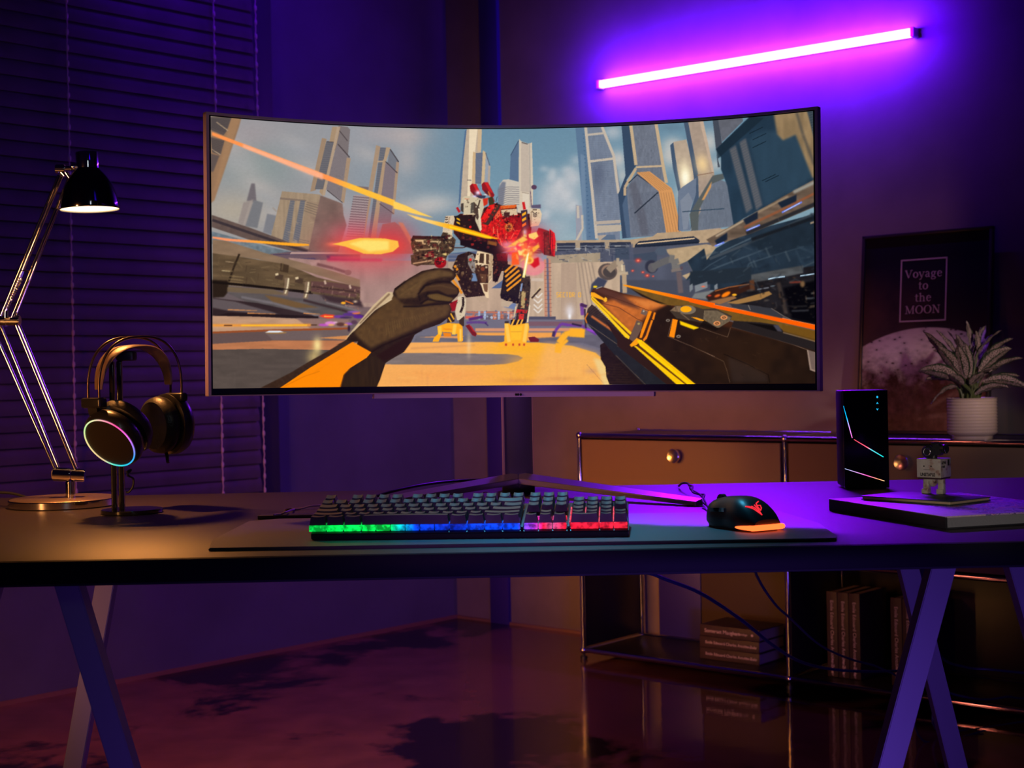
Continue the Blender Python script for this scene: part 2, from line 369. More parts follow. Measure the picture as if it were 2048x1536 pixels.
def paint_screen():
    # sky
    p('Z', (150, 150, 154), 415, 200, 1650, 200, 1650, 790, 415, 790, col2=(104, 138, 160), g=(640, 300, 980, 250))
    p('Z', (104, 138, 160), 930, 200, 1650, 200, 1650, 560, 930, 560, col2=(128, 158, 172), g=(1000, 250, 1020, 500), b=20)
    gl('A', (128, 144, 142), 560, 640, 420, 260, .7); gl('A', (176, 164, 146), 330, 1080, 420, 200, .85)
    gl('A', (168, 152, 154), 500, 330, 300, 160, .5); gl('A', (172, 160, 162), 1750, 330, 330, 130, .65)
    gl('A', (160, 158, 162), 1000, 500, 260, 120, .35); gl('A', (118, 138, 152), 1900, 620, 200, 120, .6)
    gl('B', (178, 166, 164), 60, 330, 190, 110, .8); gl('B', (190, 176, 172), 60, 560, 130, 160, .6)
    gl('B', (186, 184, 182), 300, 960, 240, 90, .85); gl('B', (196, 186, 178), 180, 1010, 150, 60, .6)
    for (x, y, rx, ry, a) in ((1480, 840, 170, 120, .9), (1600, 720, 100, 90, .9), (1400, 960, 120, 110, .7), (1580, 980, 120, 120, .7), (1560, 650, 60, 40, .6),
                              (1640, 560, 60, 50, .5), (1980, 300, 90, 70, .7), (2010, 560, 80, 100, .7), (1450, 1180, 180, 80, .45)):
        gl('B', (190, 192, 196), x, y, rx, ry, a)
    for q in range(26):
        gl('Z', (196, 182, 176) if q % 3 else (150, 156, 164), 440+(q*37) % 400, 262+(q*53) % 190, 30+(q*17) % 34, 12+(q*7) % 14, .28, rot=20)
    for q in range(18):
        gl('B', (200, 200, 202), 1340+(q*67) % 330, 640+(q*91) % 480, 44, 30, .4)
    gl('B', (164, 180, 186), 1560, 1280, 200, 60, .6)
    for (x, y, rx, ry, a) in ((520, 520, 90, 120, .95), (900, 400, 80, 110, .9), (560, 420, 90, 60, .8), (600, 560, 60, 60, .5), (40, 560, 50, 60, .8), (70, 720, 50, 80, .7), (960, 620, 60, 60, .7), (620, 900, 60, 80, .5)):
        gl('C', (192, 190, 186), x, y, rx, ry, a)
    gl('C', (96, 122, 142), 540, 260, 120, 40, .6); gl('C', (112, 138, 158), 900, 230, 100, 30, .7)
    # ---- left: leaning near tower
    p('A', (146, 112, 84), 100, 160, 405, 165, 380, 260, 140, 980, 100, 1010, b=2, n=.15, ns=(20, 60))
    p('A', (164, 126, 92), 300, 165, 400, 165, 200, 780, 130, 930, b=3, a=.8)
    p('A', (88, 78, 76), 100, 165, 308, 170, 262, 300, 230, 345, 100, 290, b=1)
    p('A', (92, 80, 76), 100, 360, 240, 395, 200, 540, 120, 510, b=1)
    p('A', (96, 82, 78), 100, 520, 190, 545, 130, 700, 100, 700, b=2)
    ln('A', (168, 144, 118), 12, 160, 215, 275, 300); ln('A', (168, 144, 118), 10, 115, 480, 200, 535)
    st('A', (66, 60, 62), 9, 5, (120, 180, 290, 195, 240, 320, 110, 270), a=.6)
    st('A', (70, 62, 62), 7, 5, (120, 380, 230, 410, 190, 520, 110, 490), a=.6)
    # distant spires
    p('A', (112, 104, 108), 500, 815, 535, 815, 552, 1000, 455, 985, b=1.5)
    p('A', (150, 138, 132), 425, 1000, 520, 970, 470, 1240, 370, 1200, b=2)
    p('A', (118, 118, 122), 525, 975, 615, 1000, 560, 1250, 440, 1230, b=2); ln('A', (160, 148, 140), 22, 500, 990, 430, 1220, b=1.5)
    p('A', (124, 124, 130), 655, 1108, 755, 1130, 725, 1320, 615, 1290, b=2)
    # block building with two window stripes
    p('A', (158, 136, 112), 800, 890, 1175, 922, 1160, 1040, 1055, 1500, 690, 1340, n=.12, ns=(4, 30))
    p('A', (126, 108, 96), 780, 950, 1040, 975, 1035, 990, 780, 970, a=.9)
    for x in (880, 980):
        p('A', (104, 104, 112), x, 978, x+45, 982, x-15, 1400, x-75, 1370, b=.5)
        st('A', (150, 140, 130), 18, 5, (x, 990, x+45, 990, x-15, 1395, x-70, 1370), a=.5)
    p('A', (150, 126, 104), 1045, 985, 1165, 1000, 1060, 1470, 950, 1440, a=.6); st('A', (96, 84, 78), 5, 5, (1040, 985, 1170, 1020, 1150, 1140, 1015, 1090), a=.8)
    st('A', (110, 96, 88), 3, 5, (950, 1345, 1070, 1370, 1060, 1430, 945, 1405), a=.8)
    # shadowed slab with red haze
    p('A', (124, 100, 92), 1175, 930, 1390, 1010, 1400, 1120, 1430, 1220, 1330, 1540, 1050, 1500, n=.2, ns=(18, 25), b=.6)
    # tower 1
    p('A', (122, 112, 112), 1350, 250, 1440, 262, 1465, 290, 1440, 560, 1300, 480, 1310, 400)
    p('A', (166, 140, 112), 1290, 262, 1370, 262, 1330, 440, 1200, 940, 1165, 900)
    p('A', (158, 132, 108), 1190, 370, 1235, 380, 1130, 880, 1075, 895)
    p('A', (100, 98, 104), 1232, 405, 1305, 410, 1200, 870, 1120, 870); st('A', (136, 128, 124), 22, 5, (1232, 415, 1305, 420, 1195, 860, 1120, 860), a=.45)
    p('A', (128, 118, 120), 1335, 440, 1455, 560, 1390, 990, 1215, 860); st('A', (112, 102, 106), 26, 4, (1325, 450, 1450, 575, 1390, 980, 1215, 840), a=.35)
    p('A', (164, 138, 114), 1432, 560, 1470, 570, 1405, 1010, 1375, 980); ln('A', (72, 62, 64), 10, 1345, 430, 1460, 560); ln('A', (72, 62, 64), 8, 1360, 300, 1440, 400)
    ln('A', (72, 62, 64), 8, 1240, 880, 1390, 1000); ln('A', (176, 152, 128), 26, 1350, 262, 1205, 930)
    ln('A', (80, 70, 70), 6, 1235, 405, 1305, 410)
    # tower 2
    p('A', (166, 140, 116), 1718, 440, 1760, 455, 1600, 1350, 1560, 1350); p('A', (100, 102, 112), 1758, 462, 1820, 466, 1700, 1340, 1640, 1340)
    st('A', (140, 132, 130), 38, 5, (1755, 470, 1815, 475, 1700, 1330, 1640, 1330), a=.4)
    p('A', (116, 118, 126), 1850, 480, 1935, 600, 1880, 1120, 1760, 1020); p('A', (128, 114, 120), 1800, 600, 1920, 710, 1860, 1200, 1730, 1200)
    st('A', (104, 98, 106), 30, 4, (1800, 610, 1910, 720, 1860, 1190, 1730, 1190), a=.35)
    p('A', (176, 150, 122), 1815, 460, 1858, 465, 1815, 600, 1790, 590); p('A', (174, 146, 118), 1785, 580, 1812, 590, 1715, 1350, 1665, 1350)
    p('A', (166, 140, 118), 1915, 600, 1942, 612, 1895, 1120, 1870, 1105); ln('A', (66, 58, 62), 10, 1855, 480, 1938, 605); ln('A', (70, 60, 64), 9, 1810, 600, 1925, 712)
    ln('A', (180, 156, 130), 14, 1730, 600, 1790, 600); ln('A', (80, 66, 70), 7, 1750, 1010, 1890, 1110)
    # banded block
    p('A', (120, 104, 106), 1490, 835, 1645, 850, 1640, 880, 1500, 860); p('A', (164, 148, 148), 1500, 925, 1650, 935, 1590, 1350, 1430, 1350)
    st('A', (96, 78, 84), 17, 10, (1495, 930, 1650, 945, 1590, 1350, 1425, 1340), a=.75)
    # dome right of muzzle flash
    p('A', (150, 104, 98), 1780, 1210, 1900, 1190, 2000, 1260, 2090, 1400, 2080, 1500, 1700, 1500, b=1)
    p('A', (196, 138, 104), 1930, 1190, 1980, 1200, 2090, 1400, 2060, 1420, b=1.5)
    # ---- centre buildings
    p('B', (82, 108, 140), 605, 285, 630, 270, 590, 900, 545, 980, 560, 700)
    p('B', (190, 170, 148), 622, 268, 762, 268, 755, 470, 700, 1000, 560, 1000, 590, 560, n=.06); p('B', (232, 212, 180), 645, 270, 722, 270, 700, 480, 650, 930, 625, 920, 640, 560)
    p('B', (204, 176, 140), 724, 270, 762, 270, 752, 480, 722, 480); ln('B', (118, 106, 100), 8, 625, 745, 665, 748)
    p('B', (96, 104, 124), 700, 495, 770, 490, 760, 780, 690, 780); st('B', (130, 134, 146), 22, 4, (705, 505, 765, 500, 757, 770, 693, 770), a=.5)
    p('B', (204, 172, 130), 680, 480, 705, 490, 700, 790, 668, 790); p('B', (206, 178, 138), 772, 468, 800, 490, 785, 800, 756, 790)
    p('B', (150, 158, 170), 800, 495, 835, 610, 825, 800, 788, 800); p('B', (176, 160, 146), 822, 610, 842, 615, 835, 840, 815, 800); ln('B', (80, 84, 100), 7, 797, 490, 835, 610)
    p('B', (88, 110, 138), 1105, 380, 1105, 760, 1020, 740, 1030, 510); ln('B', (60, 76, 100), 7, 1105, 378, 1030, 515)
    p('B', (210, 194, 172), 1108, 362, 1130, 385, 1200, 408, 1228, 395, 1240, 800, 1235, 1180, 1090, 1150, 1105, 760); p('B', (192, 176, 160), 1128, 400, 1196, 415, 1205, 860, 1125, 850)
    p('B', (170, 160, 150), 1198, 400, 1212, 400, 1222, 1000, 1208, 1000, a=.8); ln('B', (100, 92, 92), 10, 1132, 395, 1190, 412)
    p('B', (218, 204, 184), 1140, 870, 1200, 880, 1195, 1080, 1140, 1080); ln('B', (150, 134, 122), 5, 1135, 858, 1200, 872)
    el('B', (88, 60, 84), 1248, 812, 26, 22); ln('B', (100, 70, 90), 6, 1215, 850, 1225, 1000)
    # rounded ribbed building
    p('B', (200, 190, 176), 930, 780, 960, 742, 1010, 738, 1115, 765, 1115, 1010, 925, 1000, 915, 850); p('B', (106, 112, 130), 910, 830, 950, 760, 985, 765, 960, 1000, 915, 1000, b=1.5, a=.85)
    for i in range(9): ln('B', (118, 112, 116), 7, 915, 838+i*20, 1000, 808+i*20, 1110, 812+i*20, a=.75, b=.3)
    # ---- right: tall tower with triangular frame
    p('B', (92, 118, 146), 1632, 250, 1720, 250, 1780, 700, 1830, 1320, 1740, 1330, 1690, 900); p('B', (120, 142, 166), 1680, 500, 1720, 520, 1740, 1320, 1700, 1320, a=.6, b=1)
    st('B', (66, 92, 124), 26, 10, (1700, 300, 1712, 300, 1775, 1290, 1760, 1290), a=.7)
    p('B', (118, 128, 146), 1730, 250, 1885, 248, 2000, 520, 2048, 800, 2048, 1300, 1835, 1290, 1790, 800, n=.08, ns=(3, 12))
    st('B', (92, 104, 126), 44, 4, (1750, 330, 1950, 330, 2040, 1120, 1830, 1130), a=.35)
    gl('B', (78, 86, 108), 1840, 700, 60, 150, .6); 
    for c in ((1728, 250, 1760, 580, 1800, 960, 1830, 1290), (1880, 248, 1990, 520, 2010, 680, 2035, 870)): ln('B', (196, 182, 166), 26, *c)
    ln('B', (190, 178, 164), 20, 1745, 325, 1905, 308); ln('B', (196, 182, 166), 22, 1765, 572, 1990, 545); ln('B', (180, 166, 152), 30, 1815, 1145, 2060, 1130)
    p('B', (186, 172, 154), 1830, 1170, 2060, 1160, 2060, 1220, 1840, 1240); p('B', (176, 160, 144), 1840, 1262, 1920, 1255, 1900, 1310, 1850, 1310); p('B', (92, 108, 130), 1870, 1300, 1930, 1255, 2000, 1255, 2010, 1300)
    p('B', (150, 152, 164), 1635, 975, 1690, 985, 1700, 1070, 1690, 1330, 1640, 1330); ln('B', (196, 184, 170), 22, 1655, 985, 1660, 1100); ln('B', (196, 182, 166), 20, 1695, 1070, 1700, 1200, 1630, 1330)
    # octagon tower with orange fin
    p('C', (54, 72, 96), 62, 240, 140, 236, 205, 620, 110, 760, 160, 1310, 70, 1320, 30, 900, 100, 720)
    p('C', (84, 104, 130), 120, 860, 160, 900, 165, 1310, 110, 1310, 70, 1000, a=.8, b=1)
    p('C', (110, 116, 130), 170, 235, 375, 222, 450, 620, 470, 780, 490, 1290, 150, 1310, 110, 850, 205, 690, n=.12, ns=(2, 8))
    st('C', (78, 86, 102), 40, 4, (130, 900, 440, 860, 480, 1270, 160, 1290), a=.4); st('C', (90, 96, 110), 20, 4, (200, 640, 440, 640, 440, 850, 150, 800), a=.4)
    p('C', (80, 78, 88), 130, 800, 200, 770, 300, 1120, 320, 1290, 250, 1290, a=.45, b=3)
    for c in ((150, 236, 200, 620), (390, 222, 460, 640, 490, 790), ): ln('C', (196, 170, 136), 30, *c)
    ln('C', (198, 172, 138), 18, 200, 640, 460, 628); ln('C', (190, 164, 132), 26, 200, 650, 95, 830, 95, 910); ln('C', (44, 52, 66), 9, 130, 790, 212, 712, 420, 860); ln('C', (40, 48, 60), 12, 185, 1080, 410, 880)
    p('C', (212, 150, 92), 205, 690, 330, 680, 540, 840, 560, 900, 635, 1280, 490, 1290, 450, 1040, 415, 870)
    st('C', (150, 104, 66), 5, 4, (225, 690, 430, 870, 540, 850, 320, 685), a=.7); st('C', (150, 108, 72), 5, 5, (425, 880, 495, 1285, 630, 1275, 545, 880), a=.7)
    # sunlit twin tower
    p('C', (66, 84, 108), 525, 430, 560, 400, 640, 860, 610, 1240, 640, 1250, 600, 1240, 600, 870, 550, 640); p('C', (180, 160, 140), 555, 400, 680, 376, 760, 720, 760, 860, 630, 870, 590, 640, n=.08)
    gl('C', (255, 236, 190), 670, 720, 55, 130, 1, rot=-8); gl('C', (255, 250, 225), 668, 740, 34, 70, 1)
    p('C', (70, 86, 108), 655, 215, 700, 205, 790, 700, 800, 960, 720, 1230, 720, 1050, 770, 900, 740, 660); p('C', (168, 148, 132), 695, 200, 835, 192, 945, 700, 1010, 1240, 720, 1250, 800, 940, 790, 700, n=.08)
    gl('C', (240, 206, 150), 830, 610, 60, 90, .95, rot=-10); p('C', (196, 170, 148), 805, 195, 840, 195, 945, 690, 925, 700, a=.9)
    p('C', (108, 120, 140), 600, 870, 640, 830, 775, 740, 770, 900, 700, 1080, 720, 1240, 610, 1250); p('C', (138, 144, 156), 620, 960, 700, 880, 740, 960, 690, 1230, 650, 1240, a=.6)
    ln('C', (140, 110, 90), 8, 780, 718, 940, 690)
    p('C', (108, 116, 130), 800, 960, 950, 740, 1080, 790, 1160, 1200, 720, 1250, 820, 1050, n=.1, ns=(2, 8)); st('C', (80, 90, 108), 30, 4, (870, 860, 1080, 840, 1160, 1190, 830, 1230), a=.4)
    p('C', (86, 92, 92), 770, 980, 930, 720, 1030, 700, 1040, 750, 920, 800, 800, 1050, 790, 1240, 730, 1245, 710, 1090, b=1); p('C', (206, 150, 92), 825, 955, 920, 775, 915, 830, 850, 950, b=1)
    ln('C', (56, 74, 92), 10, 640, 1065, 1040, 1035)
    # big dark building
    p('C', (68, 74, 86), 930, 185, 985, 185, 1020, 420, 960, 480, 1000, 640, 980, 640); p('C', (98, 100, 110), 980, 180, 1215, 165, 1220, 200, 1020, 400, n=.1)
    p('C', (36, 56, 74), 960, 470, 1290, 150, 1510, 120, 1700, 90, 1930, 70, 1930, 760, 1220, 1130, 1130, 1200, 1070, 820, 1010, 660, 1010, 550, n=.16, ns=(10, 30), b=.5)
    p('C', (50, 74, 92), 1270, 380, 1450, 290, 1750, 320, 1900, 720, 1690, 860, 1420, 1010, a=.55, b=6); p('C', (26, 40, 52), 965, 470, 1290, 160, 1420, 170, 1160, 400, 980, 560, b=1, a=.8)
    for o in (0, 95):
        p('C', (84, 88, 96), 1090+o, 470-o*.7, 1150+o, 430-o*.7, 1310+o, 1030-o*.3, 1250+o, 1080-o*.3, b=2.5); st('C', (112, 108, 106), 26, 5, (1095+o, 480-o*.7, 1150+o, 450-o*.7, 1300+o, 1030-o*.3, 1250+o, 1060-o*.3), a=.5, b=.4)
    for (x, y) in ((1310, 380), (1310, 455), (1400, 770), (1430, 780), (1280, 320)): ln('C', (16, 28, 38), 6, x, y, x+130, y-62, b=.3)
    p('C', (142, 118, 86), 1510, 125, 1830, 95, 1930, 420, 1930, 745, 1880, 740, 1720, 330, 1600, 385, 1545, 330, b=3, n=.2, ns=(8, 18)); ln('C', (90, 82, 72), 26, 1725, 100, 1790, 330, 1900, 620, b=3)
    p('C', (62, 72, 80), 1830, 95, 1930, 85, 1930, 420, 1900, 400, b=2); st('C', (34, 46, 56), 10, 6, (1840, 110, 1925, 90, 1930, 330, 1890, 350), a=.6)
    for (q_, c_, n_) in (((1760, 340, 1900, 320, 2030, 1100, 1840, 1130), (86, 98, 120), 90), ((1780, 600, 1990, 560, 2030, 1100, 1850, 1120), (150, 158, 172), 40)): gr('B', q_, n_, (c_,), 6, 26, 30, a=.35, asp=(.15, .4), b=.4)
    gr('C', (180, 240, 370, 230, 440, 600, 215, 620), 90, ((84, 90, 106), (140, 142, 152)), 4, 14, 31, a=.5, asp=(.3, .8), b=.3); gr('C', (150, 900, 420, 880, 470, 1270, 170, 1290), 90, ((84, 90, 106), (140, 144, 156)), 6, 22, 32, a=.4, asp=(.2, .4), b=.3)
    gr('A', (1310, 450, 1450, 575, 1390, 980, 1230, 850), 60, ((104, 94, 98), (146, 136, 136)), 6, 24, 33, a=.35, asp=(.15, .4), b=.4); gr('A', (700, 1000, 1160, 1000, 1050, 1440, 700, 1340), 40, ((140, 118, 96), (176, 152, 124)), 14, 60, 34, a=.35, asp=(.1, .4), b=1)
    gr('A', (1080, 1000, 1400, 1050, 1400, 1500, 1060, 1480), 40, ((140, 108, 98), (104, 82, 78)), 14, 60, 35, a=.3, b=3)
    # smoke-coloured parapet of the arena at right
    p('C', (178, 152, 122), -1080, 1345, 150, 1330, 360, 1300, 400, 1268, 1080, 1225, 900, 1330, 890, 1390, 600, 1420, 0, 1480, -1080, 1420, n=.1)
    p('C', (48, 54, 70), -1080, 1370, 150, 1352, 160, 1440, -1080, 1470); st('C', (128, 132, 142), 2, 9, (-1060, 1385, 150, 1375, 150, 1425, -1060, 1445), a=.8)
    for x in (-860, -600, -380, -100): p('C', (170, 150, 126), x, 1340, x+45, 1340, x+50, 1500, x+10, 1500)
    p('C', (36, 44, 60), 190, 1380, 230, 1345, 750, 1298, 800, 1330, 810, 1350, 180, 1430, b=.4); ln('C', (222, 190, 150), 12, 215, 1370, 760, 1318); ln('C', (26, 34, 48), 26, 190, 1412, 800, 1362)
    # ---- right lower wall
    p('F', (80, 84, 100), -600, 110, 400, 60, 950, 20, 760, 480, 700, 560, -600, 560, b=1, n=.15, ns=(20, 20))
    p('F', (166, 148, 124), -650, 150, -140, 120, -140, 340, -200, 500, -200, 600, -700, 600, n=.08, ns=(8, 40))
    p('F', (182, 156, 122), 480, 90, 870, 40, 970, 60, 880, 190, 690, 380, 640, 340, 740, 300, 690, 200, 600, 240, 500, 120, b=.8, n=.1)
    p('F', (60, 72, 90), 0, 80, 150, 70, 160, 140, 400, 110, 400, 200, 0, 180, a=.8, b=1)
    p('F', (36, 50, 64), 690, 200, 850, 80, 875, 190, 960, 80, 1200, -60, 1945, -260, 1945, 430, 900, 480, 660, 400, 740, 300, b=.6, n=.25, ns=(14, 14))
    for (c, w, col) in (((900, 180, 1300, 20, 1900, -250), 26, (70, 78, 86)), ((700, 380, 1000, 250, 1500, 60), 16, (66, 82, 96)), ((760, 350, 900, 240, 1060, 150), 10, (64, 80, 94)), ((1000, 120, 1300, -20), 14, (80, 96, 108)), ((1240, 300, 1280, 220, 1500, 150, 1800, 60), 14, (58, 74, 88))): ln('F', col, w, *c, b=1.2, a=.8)
    p('F', (26, 36, 46), 1250, 40, 1400, -60, 1945, -260, 1945, 20, 1500, 150, b=4, a=.6)
    # big pipe / rail sweeping up right
    p('C', (104, 86, 72), 870, 1330, 1090, 1210, 1600, 920, 1920, 745, 1920, 1010, 1300, 1270, 930, 1395, b=1.2, n=.35, ns=(14, 6))
    ln('C', (176, 156, 130), 18, 960, 1300, 1240, 1140, b=1.5); ln('C', (150, 128, 104), 20, 1330, 1085, 1650, 920, b=2); ln('C', (150, 146, 136), 30, 1700, 880, 1930, 770, b=2.5)
    for (x, y, w) in ((1010, 1320, 60), (1290, 1120, 70), (1640, 960, 90)): p('C', (26, 36, 52), x-w, y+20, x+w, y-60, x+w, y+10, x-w*.6, y+70, b=2)
    ln('C', (150, 84, 52), 22, 1230, 1215, 1560, 1060, 1900, 890, b=2, a=.8); ln('C', (40, 40, 44), 36, 1250, 1270, 1560, 1140, 1930, 980, b=2)
    for (x0, y0, x1, y1) in ((1590, 1072, 1780, 972), (1250, 1245, 1380, 1190), (950, 1392, 1040, 1355)): ln('C', (110, 130, 240), 16, x0, y0, x1, y1, b=1.2); ln('C', (190, 210, 255), 6, x0+20, y0-10, x1-20, y1+10, b=.4)
    ln('C', (150, 130, 108), 18, 1860, 1175, 1930, 1150, b=1); ln('C', (24, 28, 34), 30, 1300, 1330, 1930, 1110, b=2)
    # mid-left strip: bridge and sloping parapets
    p('A', (108, 120, 128), 110, 1280, 700, 1440, 1080, 1520, 400, 1500, 110, 1400, b=1, n=.2)
    st('A', (150, 150, 150), 9, 16, (250, 1360, 330, 1360, 700, 1530, 600, 1530), a=.4, b=.5)
    p('A', (98, 80, 74), 115, 1120, 500, 1250, 1090, 1470, 900, 1475, 500, 1370, 115, 1240, b=.6, n=.12); ln('A', (60, 50, 54), 26, 120, 1170, 560, 1320, 1050, 1480, b=1)
    p('M', (104, 84, 92), 860, 250, 1180, 215, 2048, 225, 2048, 400, 1600, 470, 1250, 400, 900, 300, b=.6)
    p('M', (176, 146, 138), 1140, 225, 2048, 222, 2048, 255, 1120, 255); ln('M', (76, 62, 84), 10, 900, 258, 2048, 262); p('M', (74, 66, 92), 1190, 315, 1440, 300, 1480, 325, 1300, 350, b=1)
    p('M', (70, 48, 82), 1600, 270, 2048, 262, 2048, 345, 1640, 345, b=1.5); ln('M', (214, 60, 92), 26, 1650, 298, 2060, 300, b=3)
    p('Z', (104, 90, 92), 415, 560, 1200, 560, 1200, 700, 415, 700, b=1); p('Z', (96, 84, 84), 1380, 600, 1650, 560, 1650, 790, 1250, 790)
    p('Z', (172, 140, 128), 690, 525, 960, 520, 960, 655, 690, 655, n=.12, ns=(6, 60), b=1); p('Z', (120, 96, 96), 640, 612, 930, 618, 930, 640, 640, 645, b=2); p('Z', (108, 92, 92), 415, 648, 960, 640, 960, 700, 415, 700, b=1)
    # left arena wall, big ramps
    p('M', (166, 132, 124), 1100, 300, 1500, 330, 2048, 340, 3000, 340, 3000, 900, 2048, 900, 1300, 600, b=1, n=.12, ns=(10, 40))
    p('M', (138, 112, 88), 100, 60, 280, 78, 800, 240, 1300, 370, 1700, 480, 2048, 590, 2048, 700, 1300, 470, 700, 320, 100, 250, b=.8, n=.12, ns=(30, 8))
    p('M', (98, 78, 56), 100, 240, 480, 290, 1000, 375, 1280, 470, 1480, 560, 2048, 690, 2048, 880, 1100, 720, 100, 640, b=.8, n=.3, ns=(40, 6))
    p('M', (58, 42, 30), 1000, 370, 1110, 400, 1100, 500, 990, 480, a=.8, b=.6); ln('M', (48, 36, 26), 26, 455, 250, 380, 430, 290, 690, b=1)
    st('M', (168, 140, 96), 5, 12, (330, 520, 520, 540, 480, 740, 280, 720), a=.5, b=1.2); ln('M', (170, 144, 110), 12, 270, 350, 380, 365, b=1); ln('M', (180, 160, 120), 12, 220, 470, 330, 480, b=1)
    p('M', (42, 30, 22), 100, 590, 300, 600, 300, 760, 250, 820, 100, 830, b=2)
    ln('M', (26, 18, 14), 34, 100, 622, 500, 660, 1050, 720, 1400, 760, b=.8); p('M', (112, 92, 66), 300, 680, 900, 720, 1100, 790, 800, 790, 290, 750, b=1.5, a=.8)
    for (x, y) in ((940, 525), (1205, 575)):
        ln('M', (74, 56, 44), 70, x-10, y+15, x+90, y+40, b=1); ln('M', (220, 196, 156), 30, x-10, y, x+30, y-10, b=1)
        ln('M', (130, 106, 84), 62, x+140, y+40, x+145, y+130, x+120, y+270, b=1.5); ln('M', (232, 214, 176), 20, x+165, y+45, x+150, y+160, x+120, y+250, b=1.2)
        ln('M', (46, 34, 28), 14, x+60, y+185, x+220, y+200, b=.5)
    ln('M', (96, 66, 62), 62, 1400, 640, 1700, 660, 2048, 720, b=1.2); ln('M', (66, 42, 44), 24, 1400, 680, 2048, 760, b=1.5); ln('M', (96, 64, 62), 50, 1400, 720, 2000, 800, b=2)
    for x, y in ((1600, 625), (1930, 685)): ln('M', (200, 172, 150), 26, x-20, y-25, x-5, y+25, b=1)
    ln('M', (176, 140, 132), 50, 1400, 385, 1520, 350, b=2); ln('M', (112, 80, 78), 38, 1480, 385, 1700, 440, 1890, 500, b=1.5); el('M', (130, 96, 90), 1890, 495, 46, 36, b=1)
    gr('M', (110, 280, 480, 300, 1000, 385, 1280, 480, 1480, 700, 110, 620), 70, ((120, 98, 68), (70, 52, 38), (150, 126, 88), (48, 34, 26)), 14, 110, 21, a=.45, ang=8, b=1.2, asp=(.06, .2))
    gr('M', (1400, 640, 2048, 720, 2048, 900, 1480, 760), 70, ((60, 38, 38), (140, 104, 92), (44, 26, 28), (200, 150, 120), (110, 70, 66)), 10, 60, 22, a=.7, ang=10, b=.8, asp=(.1, .4))
    gr('M', (1500, 760, 2048, 860, 2048, 1000, 1600, 900), 40, ((40, 26, 30), (240, 140, 60), (90, 66, 70), (60, 40, 44)), 8, 50, 23, a=.7, ang=12, b=.8, asp=(.1, .3))
    # lower ramps
    p('M', (92, 84, 84), 280, 760, 800, 780, 1300, 840, 1700, 900, 2048, 1000, 2048, 1080, 1400, 1050, 700, 950, b=1.5, n=.2, ns=(30, 6))
    p('M', (112, 84, 54), 780, 790, 1000, 830, 1500, 960, 1200, 960, 900, 890, b=1.5); p('M', (52, 38, 40), 100, 830, 700, 900, 1400, 1050, 1500, 1100, 100, 1070, b=1, n=.2, ns=(40, 6))
    p('M', (96, 84, 86), 100, 840, 400, 880, 600, 940, 900, 1020, 1000, 1060, 300, 1000, 100, 960, b=2); ln('M', (120, 112, 116), 30, 480, 820, 900, 900, 1400, 1040, 1560, 1090, b=2, a=.8)
    ln('M', (60, 44, 46), 30, 1300, 860, 1800, 990, 2100, 1080, b=2); ln('M', (128, 116, 118), 18, 1600, 890, 2060, 1010, b=1.5); p('M', (62, 44, 48), 1500, 780, 2048, 860, 2100, 960, 1640, 880, b=3)
    p('M', (36, 24, 26), 300, 1030, 800, 1040, 1500, 1075, 1500, 1105, 100, 1075, b=1)
    for (x0, x1, y) in ((300, 690, 993), (560, 930, 1038), (1300, 1520, 1040)): ln('M', (242, 156, 84), 14, x0, y-6, x1, y+6, b=1.2, a=.9, w2=6)
    el('M', (255, 176, 40), 1828, 898, 32, 16, b=1); ln('M', (224, 116, 40), 14, 1850, 870, 1960, 910, b=1); gl('M', (220, 190, 160), 1985, 878, 26, 16, .9)
    # left floor / sand band
    p('M', (188, 146, 116), 100, 1068, 700, 1080, 1300, 1110, 1500, 1180, 1500, 1240, 700, 1260, 100, 1280, b=.6, n=.15, ns=(30, 6)); p('M', (142, 110, 102), 1200, 1100, 1900, 1110, 1900, 1240, 1400, 1240, b=1.5)
    p('D', (98, 78, 76), 90, 900, 700, 875, 1450, 850, 3500, 820, 3500, 1300, 125, 1300); p('D', (110, 92, 90), 600, 870, 1500, 855, 2016, 820, 4000, 830, 4000, 960, 700, 960, b=1)
    ln('M', (240, 150, 50), 30, 100, 1195, 1400, 1192, b=2.2); ln('M', (255, 190, 40), 18, 480, 1194, 1350, 1191, b=.8); ln('M', (70, 34, 20), 14, 250, 1196, 360, 1196, b=.8); ln('M', (70, 40, 24), 12, 1400, 1190, 1480, 1190, b=.8)
    ln('M', (150, 74, 36), 26, 100, 1290, 800, 1262, 1500, 1245, 1900, 1235, b=1.2)
    el('M', (156, 116, 70), 940, 1290, 140, 16, b=1); p('M', (226, 236, 248), 795, 1288, 850, 1264, 990, 1264, 1045, 1286, b=.5)
    # red haze behind the flash
    gl('A', (214, 60, 80), 1560, 1430, 330, 230, .6); gl('A', (240, 90, 110), 1450, 1330, 160, 110, .45); gl('B', (214, 56, 70), -60, 1340, 190, 180, .75)
    gl('D', (216, 110, 110), 1600, 200, 260, 120, .35)
    ln('D', (206, 52, 84), 26, 1220, 190, 1750, 192, b=3, a=.8)
    # enemies, left
    p('D', (255, 60, 30), 1140, 730, 1200, 712, 1290, 720, 1295, 745, 1230, 755, b=1.5); ln('D', (255, 180, 80), 10, 1190, 733, 1280, 735, b=.6)
